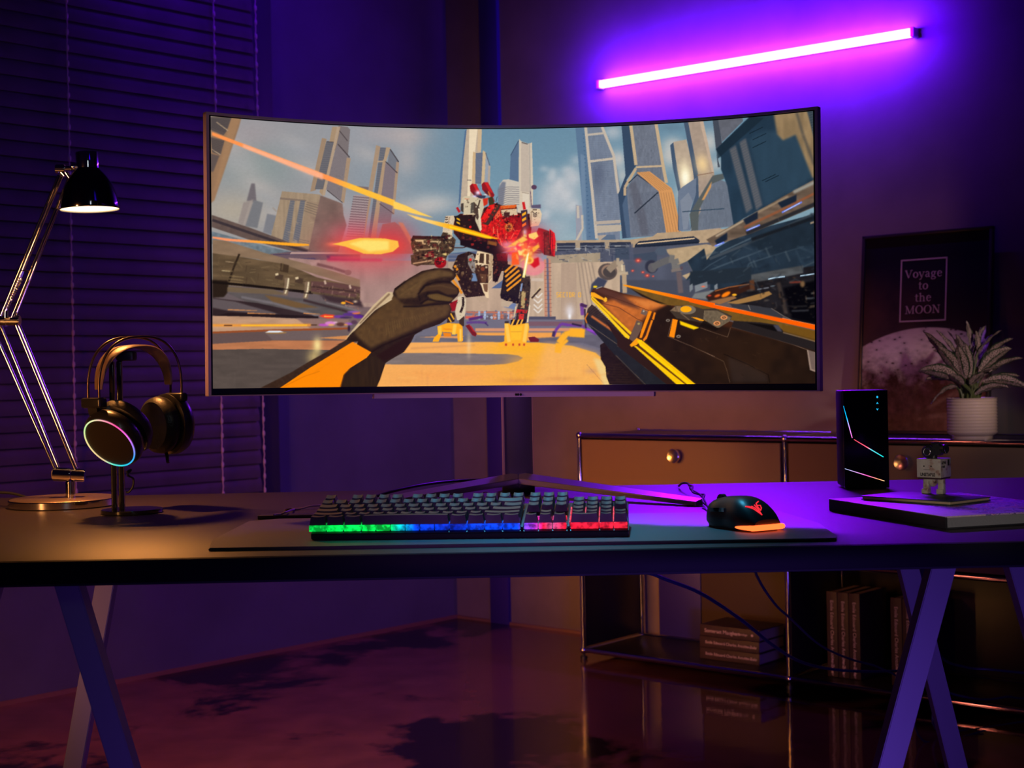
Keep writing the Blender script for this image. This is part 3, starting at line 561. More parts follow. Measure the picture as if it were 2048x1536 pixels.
    for (x, y, w, h, c) in ((1340, 735, 60, 14, (110, 60, 150)), (1440, 715, 70, 16, (90, 50, 130)), (1500, 700, 40, 14, (230, 120, 60)), (1520, 735, 50, 18, (90, 40, 140)), (1400, 745, 60, 8, (60, 40, 80)),
                            (1190, 815, 50, 12, (190, 80, 190)), (1250, 800, 50, 20, (216, 130, 200)), (1260, 815, 30, 8, (240, 180, 90)), (1350, 810, 40, 18, (90, 54, 50)), (1430, 805, 40, 12, (150, 90, 180)), (1400, 812, 20, 6, (240, 160, 60)), (1480, 790, 30, 20, (90, 60, 80)), (1430, 850, 12, 30, (50, 30, 50)), (1470, 690, 60, 8, (140, 90, 180)), (1300, 790, 20, 6, (240, 190, 220))):
        el('D', c, x, y, w, h, b=1.5)
    # ---- back wall behind the mech, machinery
    p('Z', (70, 74, 88), 1200, 560, 1420, 560, 1420, 700, 1200, 700, b=2)
    p('E', (186, 158, 134), 450, 200, 1380, 200, 1380, 740, 600, 660, 450, 600, b=1, n=.12, ns=(6, 60))
    p('E', (84, 94, 122), 450, 130, 1000, 60, 1000, 190, 450, 200, b=1); st('E', (170, 160, 156), 5, 8, (450, 20, 1000, 10, 1000, 190, 450, 190), a=.6, b=.5)
    p('E', (192, 166, 140), 1200, 220, 2048, 200, 2048, 740, 1200, 745, n=.1, ns=(5, 70)); st('E', (140, 122, 108), 5, 12, (1640, 210, 1700, 730, 1900, 640, 1800, 210), a=.6, b=.6)
    p('E', (172, 146, 126), 1500, 220, 1640, 215, 1650, 740, 1500, 740, a=.6); p('E', (84, 100, 138), 850, 450, 990, 350, 990, 430, 930, 450); p('E', (110, 126, 164), 960, 620, 1080, 580, 1080, 655, b=2)
    for x in (1350, 1390): ln('E', (196, 134, 104), 22, x, 180, x+8, 730, b=1)
    ln('E', (90, 96, 120), 18, 1372, 170, 1385, 735, b=.6); st('E', (120, 84, 76), 14, 8, (1345, 200, 1410, 200, 1415, 720, 1350, 720), a=.5)
    p('E', (76, 76, 92), 1200, 712, 1450, 712, 1450, 750, 1200, 752); p('E', (204, 184, 164), 1225, 355, 1335, 358, 1335, 385, 1225, 382)
    for i, y in enumerate((500, 550, 600, 640)): ln('E', (226, 214, 200), 13, 1245, y, 1285, y+38, 1325, y-4)
    # the word on the far wall
    SEG = {'S': 'tmbul', 'E': 'tmbuk', 'C': 'tbuk', 'T': 'tc', 'O': 'tbukvl', 'R': 'tmukvd', '0': 'tbukvl', ' ': ''}
    SG = {'t': (0, 0, 20, 0), 'm': (0, 20, 20, 20), 'b': (0, 40, 20, 40), 'u': (2, 0, 2, 20), 'k': (2, 20, 2, 40), 'v': (20, 0, 20, 20), 'l': (20, 20, 20, 40), 'c': (10, 0, 10, 40), 'd': (8, 20, 22, 42)}
    for i, ch in enumerate("SECTOR 0"):
        for g_ in SEG[ch]: a0, b0, a1, b1 = SG[g_]; ln('E', (240, 176, 70), 7, 1458+i*29+a0, 490+b0, 1458+i*29+a1, 490+b1)
    gl('E', (236, 232, 240), 1578, 660, 40, 60, .7); gl('E', (250, 250, 255), 1578, 710, 14, 30, .9)
    ln('E', (128, 120, 134), 20, 600, 690, 1080, 690, b=1); ln('E', (196, 110, 80), 16, 620, 672, 1060, 672, b=1)
    for x in (690, 880, 950, 1010, 1040): el('E', (206, 110, 70), x, 715, 18, 34, b=1.5)
    for x in (738, 920, 1008, 790): ln('E', (170, 190, 220), 20, x, 660, x, 740, b=.8)
    st('E', (84, 90, 110), 6, 7, (600, 660, 1080, 660, 1080, 750, 600, 750), a=.35)
    # pipes on the right wall
    for (s, ox, oy, cA, cB) in ((1, 0, 0, (86, 74, 70), (176, 156, 132)), (0, 0, 0, (52, 54, 70), (120, 118, 122))):
        if s:
            el('N', cA, 240, 570, 130, 115, b=.8); el('N', (150, 120, 100), 255, 560, 100, 88, b=.8); el('N', (72, 64, 62), 265, 575, 88, 76, b=.6)
            ln('N', (150, 130, 110), 90, 250, 555, 370, 440, b=1); ln('N', cB, 92, 360, 430, 400, 430, 430, 480, 440, 590, b=1); ln('N', (216, 196, 164), 26, 435, 470, 442, 560, b=1); ln('N', (190, 168, 140), 40, 380, 600, 520, 590, b=.5); ln('N', (184, 156, 124), 62, 465, 600, 475, 860, b=.8)
            p('N', (62, 66, 84), 20, 740, 110, 640, 240, 690, 180, 790, 40, 860, 0, 860, b=2)
        else:
            el('N', (48, 50, 66), 840, 500, 90, 90, b=1.5); el('N', (96, 92, 96), 850, 515, 60, 66, b=.8); ln('N', (100, 98, 98), 92, 850, 510, 960, 450, 1090, 400, b=1); ln('N', (116, 112, 108), 110, 1080, 390, 1150, 400, 1170, 470, 1175, 560, b=1.2)
            ln('N', (124, 112, 106), 40, 1110, 560, 1260, 530, b=.8); el('N', (90, 74, 84), 1250, 520, 18, 26, b=.6); ln('N', (104, 90, 92), 70, 1210, 570, 1240, 860, b=1.5)
            el('N', (78, 88, 104), 970, 290, 80, 60, b=2)
    ln('N', (84, 88, 108), 60, 555, 190, 570, 420, b=2, a=.7)
    for (x, y, r) in ((655, 415, 22), (780, 620, 18), (720, 575, 13), (580, 555, 12), (860, 630, 9)): gl('N', (255, 60, 40), x, y, r*1.6, r*1.2, .9); gl('N', (255, 180, 140), x, y, r*.6, r*.5, .9)
    # machinery lower right
    p('L', (28, 26, 30), 600, 200, 1000, 20, 1660, -60, 1660, 720, 1300, 640, 900, 470, 500, 430, b=2, n=.4, ns=(12, 6))
    p('L', (76, 78, 80), 780, 60, 1450, -60, 1450, 40, 1000, 130, 780, 160, b=2, n=.3, ns=(14, 5)); p('L', (34, 44, 54), 0, 20, 780, -40, 780, 150, 0, 200, b=2)
    for (x, w) in ((-8, 40), (60, 160), (310, 40)): p('L', (124, 130, 136), x, 200, x+w, 180-w*.2, x+w+5, 250-w*.15, x+5, 285, b=1.2)
    p('L', (120, 122, 122), 60, 300, 300, 260, 260, 380, 20, 360, b=2); gl('L', (255, 110, 70), 168, 210, 24, 10, 1)
    p('L', (150, 104, 64), 240, 400, 560, 330, 600, 360, 380, 440, b=1); p('L', (158, 116, 66), 470, 420, 1010, 270, 1050, 310, 900, 380, 600, 440, b=1.2)
    p('L', (52, 28, 20), 200, 340, 330, 250, 760, 170, 780, 250, 560, 330, 240, 400, b=2); ln('L', (168, 96, 50), 12, 320, 270, 500, 220, 760, 180, b=1.2); el('L', (255, 128, 14), 460, 312, 62, 26, rot=-28, b=1.5); el('L', (255, 180, 40), 568, 318, 30, 14, b=1); el('L', (220, 96, 30), 350, 330, 40, 16, rot=-20, b=2); el('L', (190, 60, 50), 250, 328, 24, 10, b=1)
    ln('L', (90, 54, 34), 60, 790, 130, 800, 260, b=2); ln('L', (60, 50, 46), 50, 1130, 160, 1230, 560, b=2.5); ln('L', (110, 112, 120), 16, 860, 250, 1010, 225, b=1)
    for (c) in ((1000, 118, 1100, 96, 1215, 84), (1410, 76, 1520, 60, 1640, 40)): ln('L', (150, 200, 240), 14, *c, b=1); ln('L', (235, 250, 255), 6, *c, b=.3)
    ln('L', (150, 180, 200), 8, 1030, 210, 1090, 200, b=.8)
    p('L', (4, 4, 8), 1190, 230, 1660, 120, 1660, 700, 1300, 620, b=3)
    for (x0, y0, x1, c) in ((1480, 365, 1660, (70, 72, 78)), (1300, 525, 1520, (46, 46, 52)), (1550, 300, 1610, (80, 76, 74)), (1270, 160, 1420, (120, 52, 40)), (1300, 470, 1500, (30, 28, 30))): ln('L', c, 22, x0, y0, x1, y0-8, b=1.5)
    el('L', (120, 90, 60), 1440, 180, 30, 40, b=2.5)
    gr('L', (600, 210, 1000, 130, 1650, 40, 1650, 640, 1250, 560, 620, 330), 110, ((8, 8, 12), (70, 66, 66), (40, 34, 34), (110, 90, 70), (20, 18, 22), (90, 60, 40)), 12, 90, 24, a=.6, ang=-10, b=1.4, asp=(.08, .4))
    gr('F', (700, 200, 1200, -40, 1940, -240, 1940, 420, 900, 470), 90, ((50, 66, 80), (26, 36, 48), (84, 96, 104), (40, 54, 68)), 20, 150, 25, a=.45, ang=-24, b=1.6, asp=(.05, .25))
    gr('N', (0, 200, 560, 200, 560, 340, 0, 340), 40, ((40, 46, 62), (150, 150, 150), (96, 100, 116)), 10, 60, 26, a=.6, ang=-3, b=.8, asp=(.08, .3))
    gr('E', (610, 660, 1080, 660, 1080, 750, 610, 750), 70, ((200, 110, 80), (96, 100, 130), (180, 190, 210), (90, 70, 80), (230, 170, 140)), 6, 26, 27, a=.7)
    gr('E', (1450, 60, 2040, 20, 2040, 190, 1450, 200), 60, ((50, 58, 80), (190, 186, 180), (110, 116, 130)), 8, 60, 28, a=.6, ang=-3, asp=(.08, .3))
    # ---- floor with orange markings
    p('D', (186, 118, 78), 90, 1000, 700, 965, 1500, 965, 1400, 1060, 600, 1045, 125, 1055, b=.5, n=.1, ns=(30, 4)); p('D', (86, 74, 68), 100, 1055, 600, 1045, 1600, 1062, 1600, 1460, 100, 1460, n=.12, ns=(30, 6)); p('D', (210, 138, 80), 1130, 940, 1500, 910, 1450, 960, b=.6)
    gl('D', (250, 226, 150), 1125, 1010, 40, 70, .95); gl('D', (220, 190, 120), 1090, 1120, 60, 70, .7, rot=20)
    p('E', (112, 108, 122), -100, 740, 2400, 740, 2400, 1430, -400, 1430, -400, 1000)
    p('E', (120, 88, 96), 1200, 760, 1700, 756, 1700, 800, 1200, 800, b=1); p('E', (214, 146, 108), 700, 822, 1700, 820, 1700, 850, 700, 850, b=1); p('E', (240, 160, 70), 700, 860, 1500, 862, 1500, 930, 1250, 945, 700, 880, b=1.5)
    p('E', (104, 100, 110), 150, 890, 980, 890, 980, 950, 130, 950, b=1, n=.15, ns=(30, 4)); p('E', (98, 94, 106), 1250, 915, 1850, 880, 2048, 900, 2048, 1060, 1700, 960, 1300, 960, b=1.5, n=.15, ns=(20, 5)); p('E', (222, 150, 92), 170, 905, 420, 893, 600, 895, 560, 915, b=1)
    p('E', (246, 172, 90), 120, 955, 800, 950, 1300, 955, 1600, 985, 1820, 1050, 1900, 1120, 1990, 1420, -450, 1420, -450, 960, 0, 955, col2=(250, 176, 40), g=(500, 1000, 1150, 1000), b=.5)
    p('E', (246, 178, 100), 1350, 960, 1640, 1000, 1830, 1055, 1900, 1120, 1990, 1420, 1200, 1420, b=10, a=.75); p('E', (176, 120, 84), 100, 1000, 700, 970, 700, 985, 100, 1020, a=.3, b=2)
    p('E', (126, 112, 108), -450, 1050, 300, 1052, 1000, 1062, 1100, 1075, 1145, 1098, 1100, 1130, 980, 1155, 800, 1165, -450, 1155, b=.5, n=.12, ns=(30, 5))
    gl('E', (240, 166, 50), 1150, 1180, 160, 110, .8); gl('E', (244, 160, 80), 500, 1260, 500, 70, .7); gl('E', (206, 130, 70), 1100, 1310, 160, 26, .5); gl('E', (210, 140, 70), 1500, 1290, 130, 22, .5); gl('E', (190, 140, 110), 1780, 1220, 60, 26, .5)
    ln('E', (150, 100, 80), 4, 1740, 1160, 1900, 1340, a=.7); gl('E', (244, 214, 170), 640, 970, 20, 110, .5); p('E', (236, 214, 150), 1800, 1100, 1900, 1120, 1990, 1420, 1920, 1420, b=4, a=.7)
    gl('E', (250, 176, 10), 1080, 1010, 200, 40, .8)
    # small purple robots on the floor
    for (c, w, col) in (((610, 720, 760, 720), 22, (214, 90, 70)), ((640, 740, 770, 715), 26, (84, 44, 110)), ((620, 770, 720, 765, 810, 770), 22, (96, 64, 130)), ((790, 770, 822, 800), 10, (60, 40, 90)), ((1430, 900, 1450, 840, 1500, 780, 1560, 790), 26, (110, 60, 150)),
                        ((1550, 790, 1700, 800, 1830, 880), 24, (110, 60, 150)), ((1425, 900, 1435, 850), 26, (60, 46, 80)), ((1600, 780, 1690, 800), 16, (44, 34, 56)), ((1690, 590, 1700, 700), 34, (120, 70, 150)), ((1680, 600, 1740, 620), 30, (70, 40, 80)), ((1720, 640, 1730, 820), 16, (50, 36, 50)), ((1740, 830, 1830, 860), 18, (150, 70, 200))): ln('E', col, w, *c, b=.8)
    for c, w in (((1470, 1050, 1480, 960, 1540, 880), 60), ((1530, 880, 1600, 860), 50), ((1580, 860, 1720, 870), 80), ((1480, 1000, 1560, 930), 30)): ln('E', (255, 176, 30), w, *c, b=1.5)
    # ---- the mech
    ln('I', (60, 30, 24), 14, 400, 40, 560, 40, 640, 10, b=.3)
    p('I', (44, 26, 20), 480, 150, 640, 95, 760, 140, 780, 300, 800, 560, 900, 700, 880, 740, 600, 770, 560, 700, 470, 500, 400, 330, n=.5, ns=(3, 3)); p('I', (140, 130, 124), 625, 160, 700, 130, 730, 200, 735, 420, 690, 390, 630, 280, b=.4); el('I', (220, 50, 34), 664, 214, 22, 20)
    for c in ((430, 300, 480, 370), (450, 440, 500, 520), (400, 505, 500, 640), (500, 640, 540, 710)): ln('I', (230, 140, 30), 34, *c)
    p('I', (110, 134, 170), 690, 410, 740, 420, 770, 530, 680, 530, b=.5)
    p('I', (36, 20, 16), 990, 100, 1200, 120, 1220, 380, 1120, 380, 1060, 540, 990, 530, n=.5, ns=(3, 3)); p('I', (80, 14, 16), 1040, 120, 1210, 130, 1200, 240, 1060, 230, b=.5)
    # crotch plate
    p('I', (236, 206, 164), 765, 88, 965, 92, 1000, 250, 975, 500, 920, 570, 935, 800, 900, 780, 850, 680, 740, 330, 725, 230); p('I', (190, 160, 124), 940, 110, 1000, 160, 975, 480, 920, 560, 935, 300)
    p('I', (70, 48, 32), 805, 125, 865, 125, 860, 270, 790, 260); p('I', (84, 58, 38), 893, 130, 940, 135, 930, 285, 893, 275); p('I', (64, 38, 24), 750, 285, 930, 295, 925, 560, 800, 555, 745, 400, n=.3, ns=(4, 4)); p('I', (100, 64, 40), 800, 420, 900, 430, 890, 550, 830, 545); el('I', (150, 70, 40), 845, 350, 30, 30, a=.8)
    p('I', (188, 160, 134), 740, 760, 930, 775, 935, 800, 900, 835, 800, 830); p('I', (120, 84, 60), 845, 570, 920, 572, 915, 690, 870, 680)
    # right leg
    p('I', (34, 26, 22), 1140, 500, 1160, 330, 1210, 280, 1440, 340, 1480, 460, 1400, 560, 1360, 860, 1200, 830, 1100, 740, n=.3, ns=(4, 4))
    for i in range(6): ln('I', (236, 146, 30), 30, 1165-i*6+i*14, 400+i*68, 1330+i*24, 250+i*60, b=.2) if i < 5 else None
    p('I', (24, 18, 18), 1100, 720, 1200, 710, 1390, 790, 1380, 850, 1220, 830, 1110, 780); p('I', (192, 168, 142), 1120, 810, 1290, 830, 1220, 910, 1110, 890)
    p('I', (56, 44, 36), 1410, 470, 1535, 455, 1545, 600, 1520, 900, 1480, 1130, 1330, 1100, 1340, 950, 1380, 800, n=.35, ns=(3, 3)); p('I', (196, 166, 108), 1415, 680, 1475, 680, 1455, 925, 1400, 920); st('I', (120, 96, 64), 12, 6, (1410, 690, 1470, 690, 1455, 920, 1400, 915), a=.6)
    p('I', (196, 36, 24), 1340, 940, 1500, 950, 1490, 1000, 1330, 990); p('I', (220, 44, 30), 1370, 1010, 1450, 1010, 1440, 1090, 1370, 1090); ln('I', (230, 210, 170), 22, 1530, 880, 1500, 1130); ln('I', (220, 196, 150), 18, 1330, 900, 1300, 1060); ln('I', (130, 150, 190), 22, 1420, 560, 1400, 680)
    ln('I', (214, 190, 140), 10, 1530, 800, 1690, 610); ln('I', (64, 48, 36), 26, 1560, 780, 1690, 640)
    # left leg
    p('I', (216, 196, 166), 480, 760, 560, 740, 600, 800, 590, 1000, 560, 1100, 470, 1100, 440, 980); ln('I', (44, 30, 24), 34, 555, 760, 560, 880, 520, 990); p('I', (150, 20, 26), 360, 850, 480, 800, 440, 960, 390, 970); p('I', (62, 44, 32), 500, 1100, 570, 1040, 570, 1190, 500, 1190)
    p('I', (52, 36, 24), 340, 980, 440, 990, 430, 1120, 320, 1140); ln('I', (240, 170, 40), 20, 375, 1000, 425, 1090); ln('I', (240, 170, 40), 20, 345, 1060, 385, 1130)
    DK = ((22, 12, 10), (60, 40, 28), (96, 68, 44), (34, 22, 18), (150, 116, 80))
    gr('I', (480, 150, 640, 95, 760, 140, 780, 300, 800, 560, 880, 740, 600, 770, 560, 700, 470, 500, 400, 330), 110, DK, 10, 46, 2)
    gr('I', (990, 100, 1200, 120, 1220, 380, 1120, 380, 1060, 540, 990, 530), 60, ((20, 8, 8), (90, 20, 18), (60, 34, 26), (130, 60, 40)), 8, 36, 3)
    gr('I', (740, 100, 960, 100, 990, 300, 930, 560, 850, 560, 740, 300), 34, ((90, 64, 44), (246, 222, 184), (60, 38, 26), (160, 126, 92)), 8, 34, 4)
    gr('I', (1410, 470, 1535, 455, 1545, 600, 1500, 1100, 1340, 1080, 1390, 760), 60, ((24, 18, 16), (120, 96, 64), (80, 56, 40), (160, 60, 36)), 8, 36, 5)
    gr('I', (1110, 700, 1390, 790, 1380, 850, 1120, 800), 26, DK, 8, 30, 6); gr('I', (1150, 520, 1170, 340, 1430, 350, 1380, 760, 1130, 700), 30, ((24, 18, 16), (120, 70, 20), (60, 40, 24)), 6, 22, 7)
    gr('I', (460, 770, 580, 760, 590, 1000, 470, 1090), 16, ((120, 96, 74), (60, 40, 30), (240, 220, 190)), 8, 30, 8)
    # feet
    Y1, Y2 = (255, 170, 20), (240, 130, 10)
    p('I', Y1, 180, 1190, 330, 1140, 500, 1150, 550, 1190, 555, 1400, 535, 1415, 480, 1415, 470, 1300, 400, 1310, 390, 1280, 250, 1270, 230, 1340, 200, 1415, 110, 1415, 130, 1360, 190, 1300, b=.3); p('I', Y2, 260, 1280, 390, 1290, 380, 1340, 280, 1340, b=.5); ln('I', (255, 196, 60), 50, 215, 1190, 220, 1310, b=.8); ln('I', (255, 200, 70), 50, 440, 1160, 420, 1310, b=.8); ln('I', (255, 204, 90), 30, 520, 1230, 520, 1400, b=.8); ln('I', Y2, 14, 270, 1230, 390, 1235, b=.6)
    p('I', (30, 22, 16), 1260, 1090, 1480, 1100, 1460, 1180, 1250, 1170)
    for x in (1275, 1345, 1400): ln('I', (250, 180, 60), 24, x+30, 1090, x-15, 1190)
    p('I', (255, 176, 20), 1165, 1140, 1225, 1140, 1260, 1180, 1440, 1150, 1510, 1140, 1525, 1200, 1480, 1440, 1580, 1440, 1520, 1475, 1220, 1475, 1080, 1475, 1070, 1440, 1160, 1410, b=.3); p('I', (255, 190, 30), 1250, 1190, 1430, 1180, 1400, 1390, 1260, 1390, b=.5)
    for x0, x1 in ((1190, 1230), (1490, 1450)): ln('I', (255, 200, 80), 52, x0, 1150, x1, 1420, b=.8)
    for x in (1185, 1290, 1380, 1450): ln('I', (190, 50, 20), 26, x, 1440, x, 1475, b=.8)
    ln('I', (220, 140, 30), 8, 1250, 1270, 1420, 1270, b=.5); ln('I', (36, 30, 26), 60, 1195, 1115, 1195, 1145, b=.5)
    p('I', (120, 24, 24), 590, 1180, 650, 1160, 760, 1300, 740, 1340, 690, 1320); p('I', (180, 40, 34), 640, 1160, 680, 1190, 740, 1280, 700, 1260, b=.4); p('I', (110, 26, 24), 1510, 1350, 1600, 1340, 1670, 1380, 1660, 1420, 1540, 1420)
    # torso
    p('B', (60, 22, 20), 500, 1100, 560, 1060, 640, 1060, 900, 960, 1100, 1050, 1210, 1060, 1225, 1200, 1200, 1350, 1000, 1400, 720, 1380, 560, 1310, 500, 1240, n=.6, ns=(2.5, 2.5))
    p('B', (206, 26, 22), 720, 1150, 830, 980, 900, 960, 950, 1000, 1130, 1080, 1130, 1200, 1060, 1340, 960, 1400, 900, 1300, 760, 1250, n=.5, ns=(3, 3)); p('B', (120, 14, 18), 1000, 1070, 1130, 1080, 1150, 1190, 1050, 1230, 960, 1120, b=1, a=.7)
    p('B', (232, 90, 60), 880, 1120, 890, 1060, 940, 1010, 930, 1080, b=.4); 
    for (x, y, dx, dy) in ((905, 1200, 10, 90), (1060, 1240, -30, 60), (990, 1240, -5, 60), (930, 1290, 20, 70), (1040, 1180, 30, 40), (870, 1180, 0, 60)): ln('B', (255, 130, 90), 8, x, y, x+dx, y+dy, b=.4, a=.8)
    el('B', (190, 70, 24), 1014, 1185, 42, 46, b=.3); el('B', (220, 130, 60), 1014, 1185, 32, 36); el('B', (150, 50, 24), 1014, 1185, 24, 28); ln('B', (226, 150, 80), 5, 990, 1170, 1040, 1200); ln('B', (226, 150, 80), 5, 1036, 1166, 994, 1206); ln('B', (226, 150, 80), 5, 1014, 1150, 1014, 1220)
    p('B', (64, 44, 34), 800, 1140, 900, 960, 935, 985, 920, 1020, 820, 1170, 750, 1140); p('B', (234, 30, 24), 745, 1130, 830, 1000, 850, 970, 890, 960, 800, 1110, b=.2)
    p('B', (40, 22, 18), 500, 1080, 700, 1070, 740, 1180, 700, 1300, 560, 1290, n=.4, ns=(2, 2)); p('B', (26, 14, 14), 560, 1300, 900, 1330, 1010, 1400, 880, 1440, 720, 1400, 560, 1350, b=.6)
    for (x, y) in ((585, 1280), (655, 1290), (820, 1370)): el('B', (84, 30, 26), x, y, 14, 14); 
    el('B', (240, 30, 24), 655, 1182, 12, 12); ln('B', (240, 40, 34), 12, 765, 1168, 805, 1170, b=.3); p('B', (136, 80, 30), 820, 1310, 900, 1325, 900, 1360, 815, 1340, b=.6)
    gr('B', (500, 1100, 640, 1060, 900, 960, 1100, 1050, 1220, 1070, 1200, 1350, 1000, 1400, 720, 1380, 560, 1310), 190, ((30, 10, 10), (90, 20, 18), (140, 20, 20), (50, 24, 20), (200, 44, 34), (110, 60, 40), (20, 8, 8)), 6, 30, 9)
    gr('B', (880, 1010, 1130, 1090, 1120, 1260, 1000, 1390, 900, 1300, 860, 1120), 120, ((240, 40, 30), (255, 90, 60), (120, 10, 14), (70, 6, 10), (255, 150, 100), (190, 20, 20)), 4, 20, 10, asp=(.12, .6))
    # cockpit hood
    p('B', (206, 190, 158), 580, 910, 600, 895, 690, 895, 735, 905, 790, 930, 780, 1010, 745, 1120, 755, 1215, 745, 1225, 700, 1120, 700, 1060, 590, 1065, 595, 960, 570, 960); p('B', (70, 60, 52), 568, 965, 592, 960, 592, 1050, 565, 1030); p('B', (84, 76, 66), 660, 960, 690, 950, 690, 1055, 655, 1055)
    p('B', (60, 42, 34), 690, 950, 745, 1010, 740, 1080, 720, 1120, 690, 1060, a=.9); ln('B', (230, 214, 180), 18, 735, 1010, 745, 1120, 752, 1210); ln('B', (224, 120, 84), 5, 600, 920, 648, 922); ln('B', (60, 44, 36), 12, 745, 930, 725, 1000); ln('B', (240, 214, 170), 6, 585, 1066, 700, 1062)
    # missile pods
    for (x, y) in ((655, 790), (765, 775)):
        p('B', (142, 22, 28), x-5, y+10, x+15, y-10, x+55, y-8, x+115, y+110, x+105, y+130, x+45, y+110, x, y+60); p('B', (206, 34, 34), x+20, y-8, x+50, y-8, x+100, y+90, x+75, y+90, b=.4); p('B', (84, 30, 40), x+20, y+60, x+90, y+90, x+90, y+115, x+40, y+105, b=.8)
    ln('B', (150, 30, 30), 20, 830, 850, 875, 950); ln('B', (236, 120, 60), 10, 822, 850, 840, 900, b=.5); gl('B', (240, 230, 255), 725, 862, 22, 20, .95); gl('B', (220, 210, 255), 700, 895, 26, 10, .9); gl('B', (250, 240, 230), 795, 882, 16, 7, .9); p('B', (54, 54, 78), 700, 890, 800, 890, 790, 915, 740, 915, b=.5); p('B', (60, 54, 30), 820, 910, 860, 900, 880, 970, 830, 980)
    p('B', (204, 50, 26), 770, 920, 820, 910, 815, 970, 780, 990); ln('B', (40, 40, 54), 4, 892, 950, 905, 900)
    # shoulders
    p('B', (212, 190, 160), 425, 1080, 500, 1075, 510, 1110, 490, 1200, 485, 1280, 460, 1290, 440, 1250, 395, 1240, 400, 1190, n=.15, ns=(2, 2)); 
    for y in (1090, 1110, 1135): ln('B', (60, 40, 34), 9, 420, y, 432, y+6, 446, y)
    ln('B', (150, 110, 80), 6, 460, 1090, 450, 1180); ln('B', (180, 28, 34), 22, 530, 1000, 555, 1045); p('B', (26, 22, 24), 515, 1085, 555, 1065, 560, 1150, 520, 1170)
    for y in (1095, 1130): p('B', (240, 176, 30), 525, y, 555, y+12, 562, y+32, 528, y+15)
    p('B', (216, 190, 154), 940, 1020, 1085, 1005, 1095, 1070, 950, 1080); p('B', (224, 96, 30), 935, 985, 1085, 975, 1085, 1003, 940, 1015); ln('B', (120, 40, 20), 10, 935, 1020, 1090, 1008); p('B', (70, 34, 30), 965, 1045, 1022, 1045, 1020, 1095, 965, 1090)
    ln('B', (204, 34, 34), 26, 1148, 950, 1160, 1020, b=.3); p('B', (60, 44, 58), 1125, 1030, 1185, 1020, 1200, 1200, 1140, 1190)
    for y in (1050, 1100, 1150): p('B', (250, 172, 30) if y < 1140 else (255, 120, 40), 1135, y+10, 1172, y-12, 1175, y+12, 1138, y+35)
    p('B', (224, 200, 166), 1205, 1035, 1235, 1010, 1300, 1012, 1320, 1060, 1310, 1130, 1290, 1170, 1215, 1180, n=.08); ln('B', (150, 118, 90), 6, 1222, 1040, 1220, 1170); ln('B', (70, 54, 46), 10, 1235, 1022, 1275, 1022)
    for y in (1045, 1060, 1076): ln('B', (60, 48, 44), 7, 1238, y, 1256, y+14, 1275, y)
    p('B', (92, 84, 108), 1220, 980, 1310, 972, 1312, 1008, 1225, 1008, b=.8)
    # left gun arm
    p('B', (74, 54, 38), 120, 1270, 260, 1265, 380, 1270, 400, 1230, 460, 1240, 520, 1300, 500, 1400, 440, 1450, 410, 1536, 150, 1536, 100, 1340, n=.7, ns=(2.5, 2)); p('B', (62, 26, 24), 120, 1262, 380, 1272, 380, 1292, 110, 1290)
    p('B', (216, 180, 130), 130, 1300, 240, 1302, 240, 1345, 210, 1345, 205, 1320, 150, 1318, b=.3); ln('B', (206, 176, 128), 14, 240, 1315, 380, 1320, b=.5); ln('B', (186, 150, 104), 10, 180, 1395, 370, 1380, b=.6); p('B', (34, 22, 22), 380, 1270, 440, 1260, 440, 1310, 380, 1310); el('B', (216, 196, 156), 462, 1265, 26, 30, b=.5)
    el('B', (226, 196, 120), 425, 1435, 30, 12, b=.6); el('B', (200, 160, 110), 470, 1375, 14, 12, b=.5)
    p('E', (84, 56, 40), 100, 140, 320, 110, 330, 190, 160, 245, 105, 225, n=.5, ns=(3, 3)); p('E', (124, 30, 30), 230, 120, 310, 100, 320, 160, 220, 160, b=.5); ln('E', (200, 150, 110), 12, 120, 220, 300, 190, b=.8); el('E', (150, 14, 20), 375, 210, 56, 52, b=.6); el('E', (190, 20, 24), 385, 200, 30, 36, b=1.5)
    gr('B', (120, 1270, 380, 1275, 460, 1240, 520, 1300, 500, 1400, 440, 1450, 410, 1530, 150, 1530, 100, 1340), 150, ((30, 20, 16), (150, 116, 78), (90, 30, 26), (60, 42, 30), (214, 184, 136), (24, 14, 12)), 6, 34, 11)
    gr('B', (600, 920, 735, 910, 780, 1000, 745, 1200, 700, 1100, 600, 1060), 24, ((150, 130, 104), (232, 218, 188), (80, 64, 52)), 5, 22, 12); gr('B', (1205, 1035, 1300, 1015, 1315, 1120, 1215, 1175), 14, ((150, 124, 96), (90, 66, 50)), 4, 16, 13)
    gr('B', (940, 1000, 1090, 990, 1095, 1090, 950, 1090), 26, ((60, 24, 20), (150, 60, 30), (236, 200, 160)), 5, 20, 14); gr('B', (770, 1000, 900, 960, 930, 1000, 800, 1170), 22, ((120, 14, 14), (255, 60, 40), (70, 40, 30)), 6, 24, 15)
    # right arm shield
    p('B', (122, 26, 30), 1290, 1190, 1330, 1200, 1390, 1220, 1440, 1280, 1440, 1460, 1340, 1440, 1240, 1300, b=.5, n=.2); p('B', (84, 40, 34), 1330, 1225, 1390, 1225, 1395, 1450, 1340, 1440, n=.3, ns=(3, 3)); p('B', (226, 30, 34), 1392, 1200, 1440, 1240, 1450, 1310, 1440, 1460, 1420, 1440, 1395, 1330); ln('B', (120, 12, 20), 6, 1415, 1230, 1425, 1440); el('B', (60, 24, 24), 1365, 1255, 14, 16)
    gr('B', (1330, 1210, 1440, 1250, 1440, 1450, 1330, 1430), 34, ((60, 20, 20), (150, 26, 28), (120, 66, 50), (240, 60, 50)), 5, 24, 16)
    for c in ((1400, 1215, 1398, 1440), (1345, 1230, 1345, 1440)): ln('B', (40, 14, 16), 7, *c)
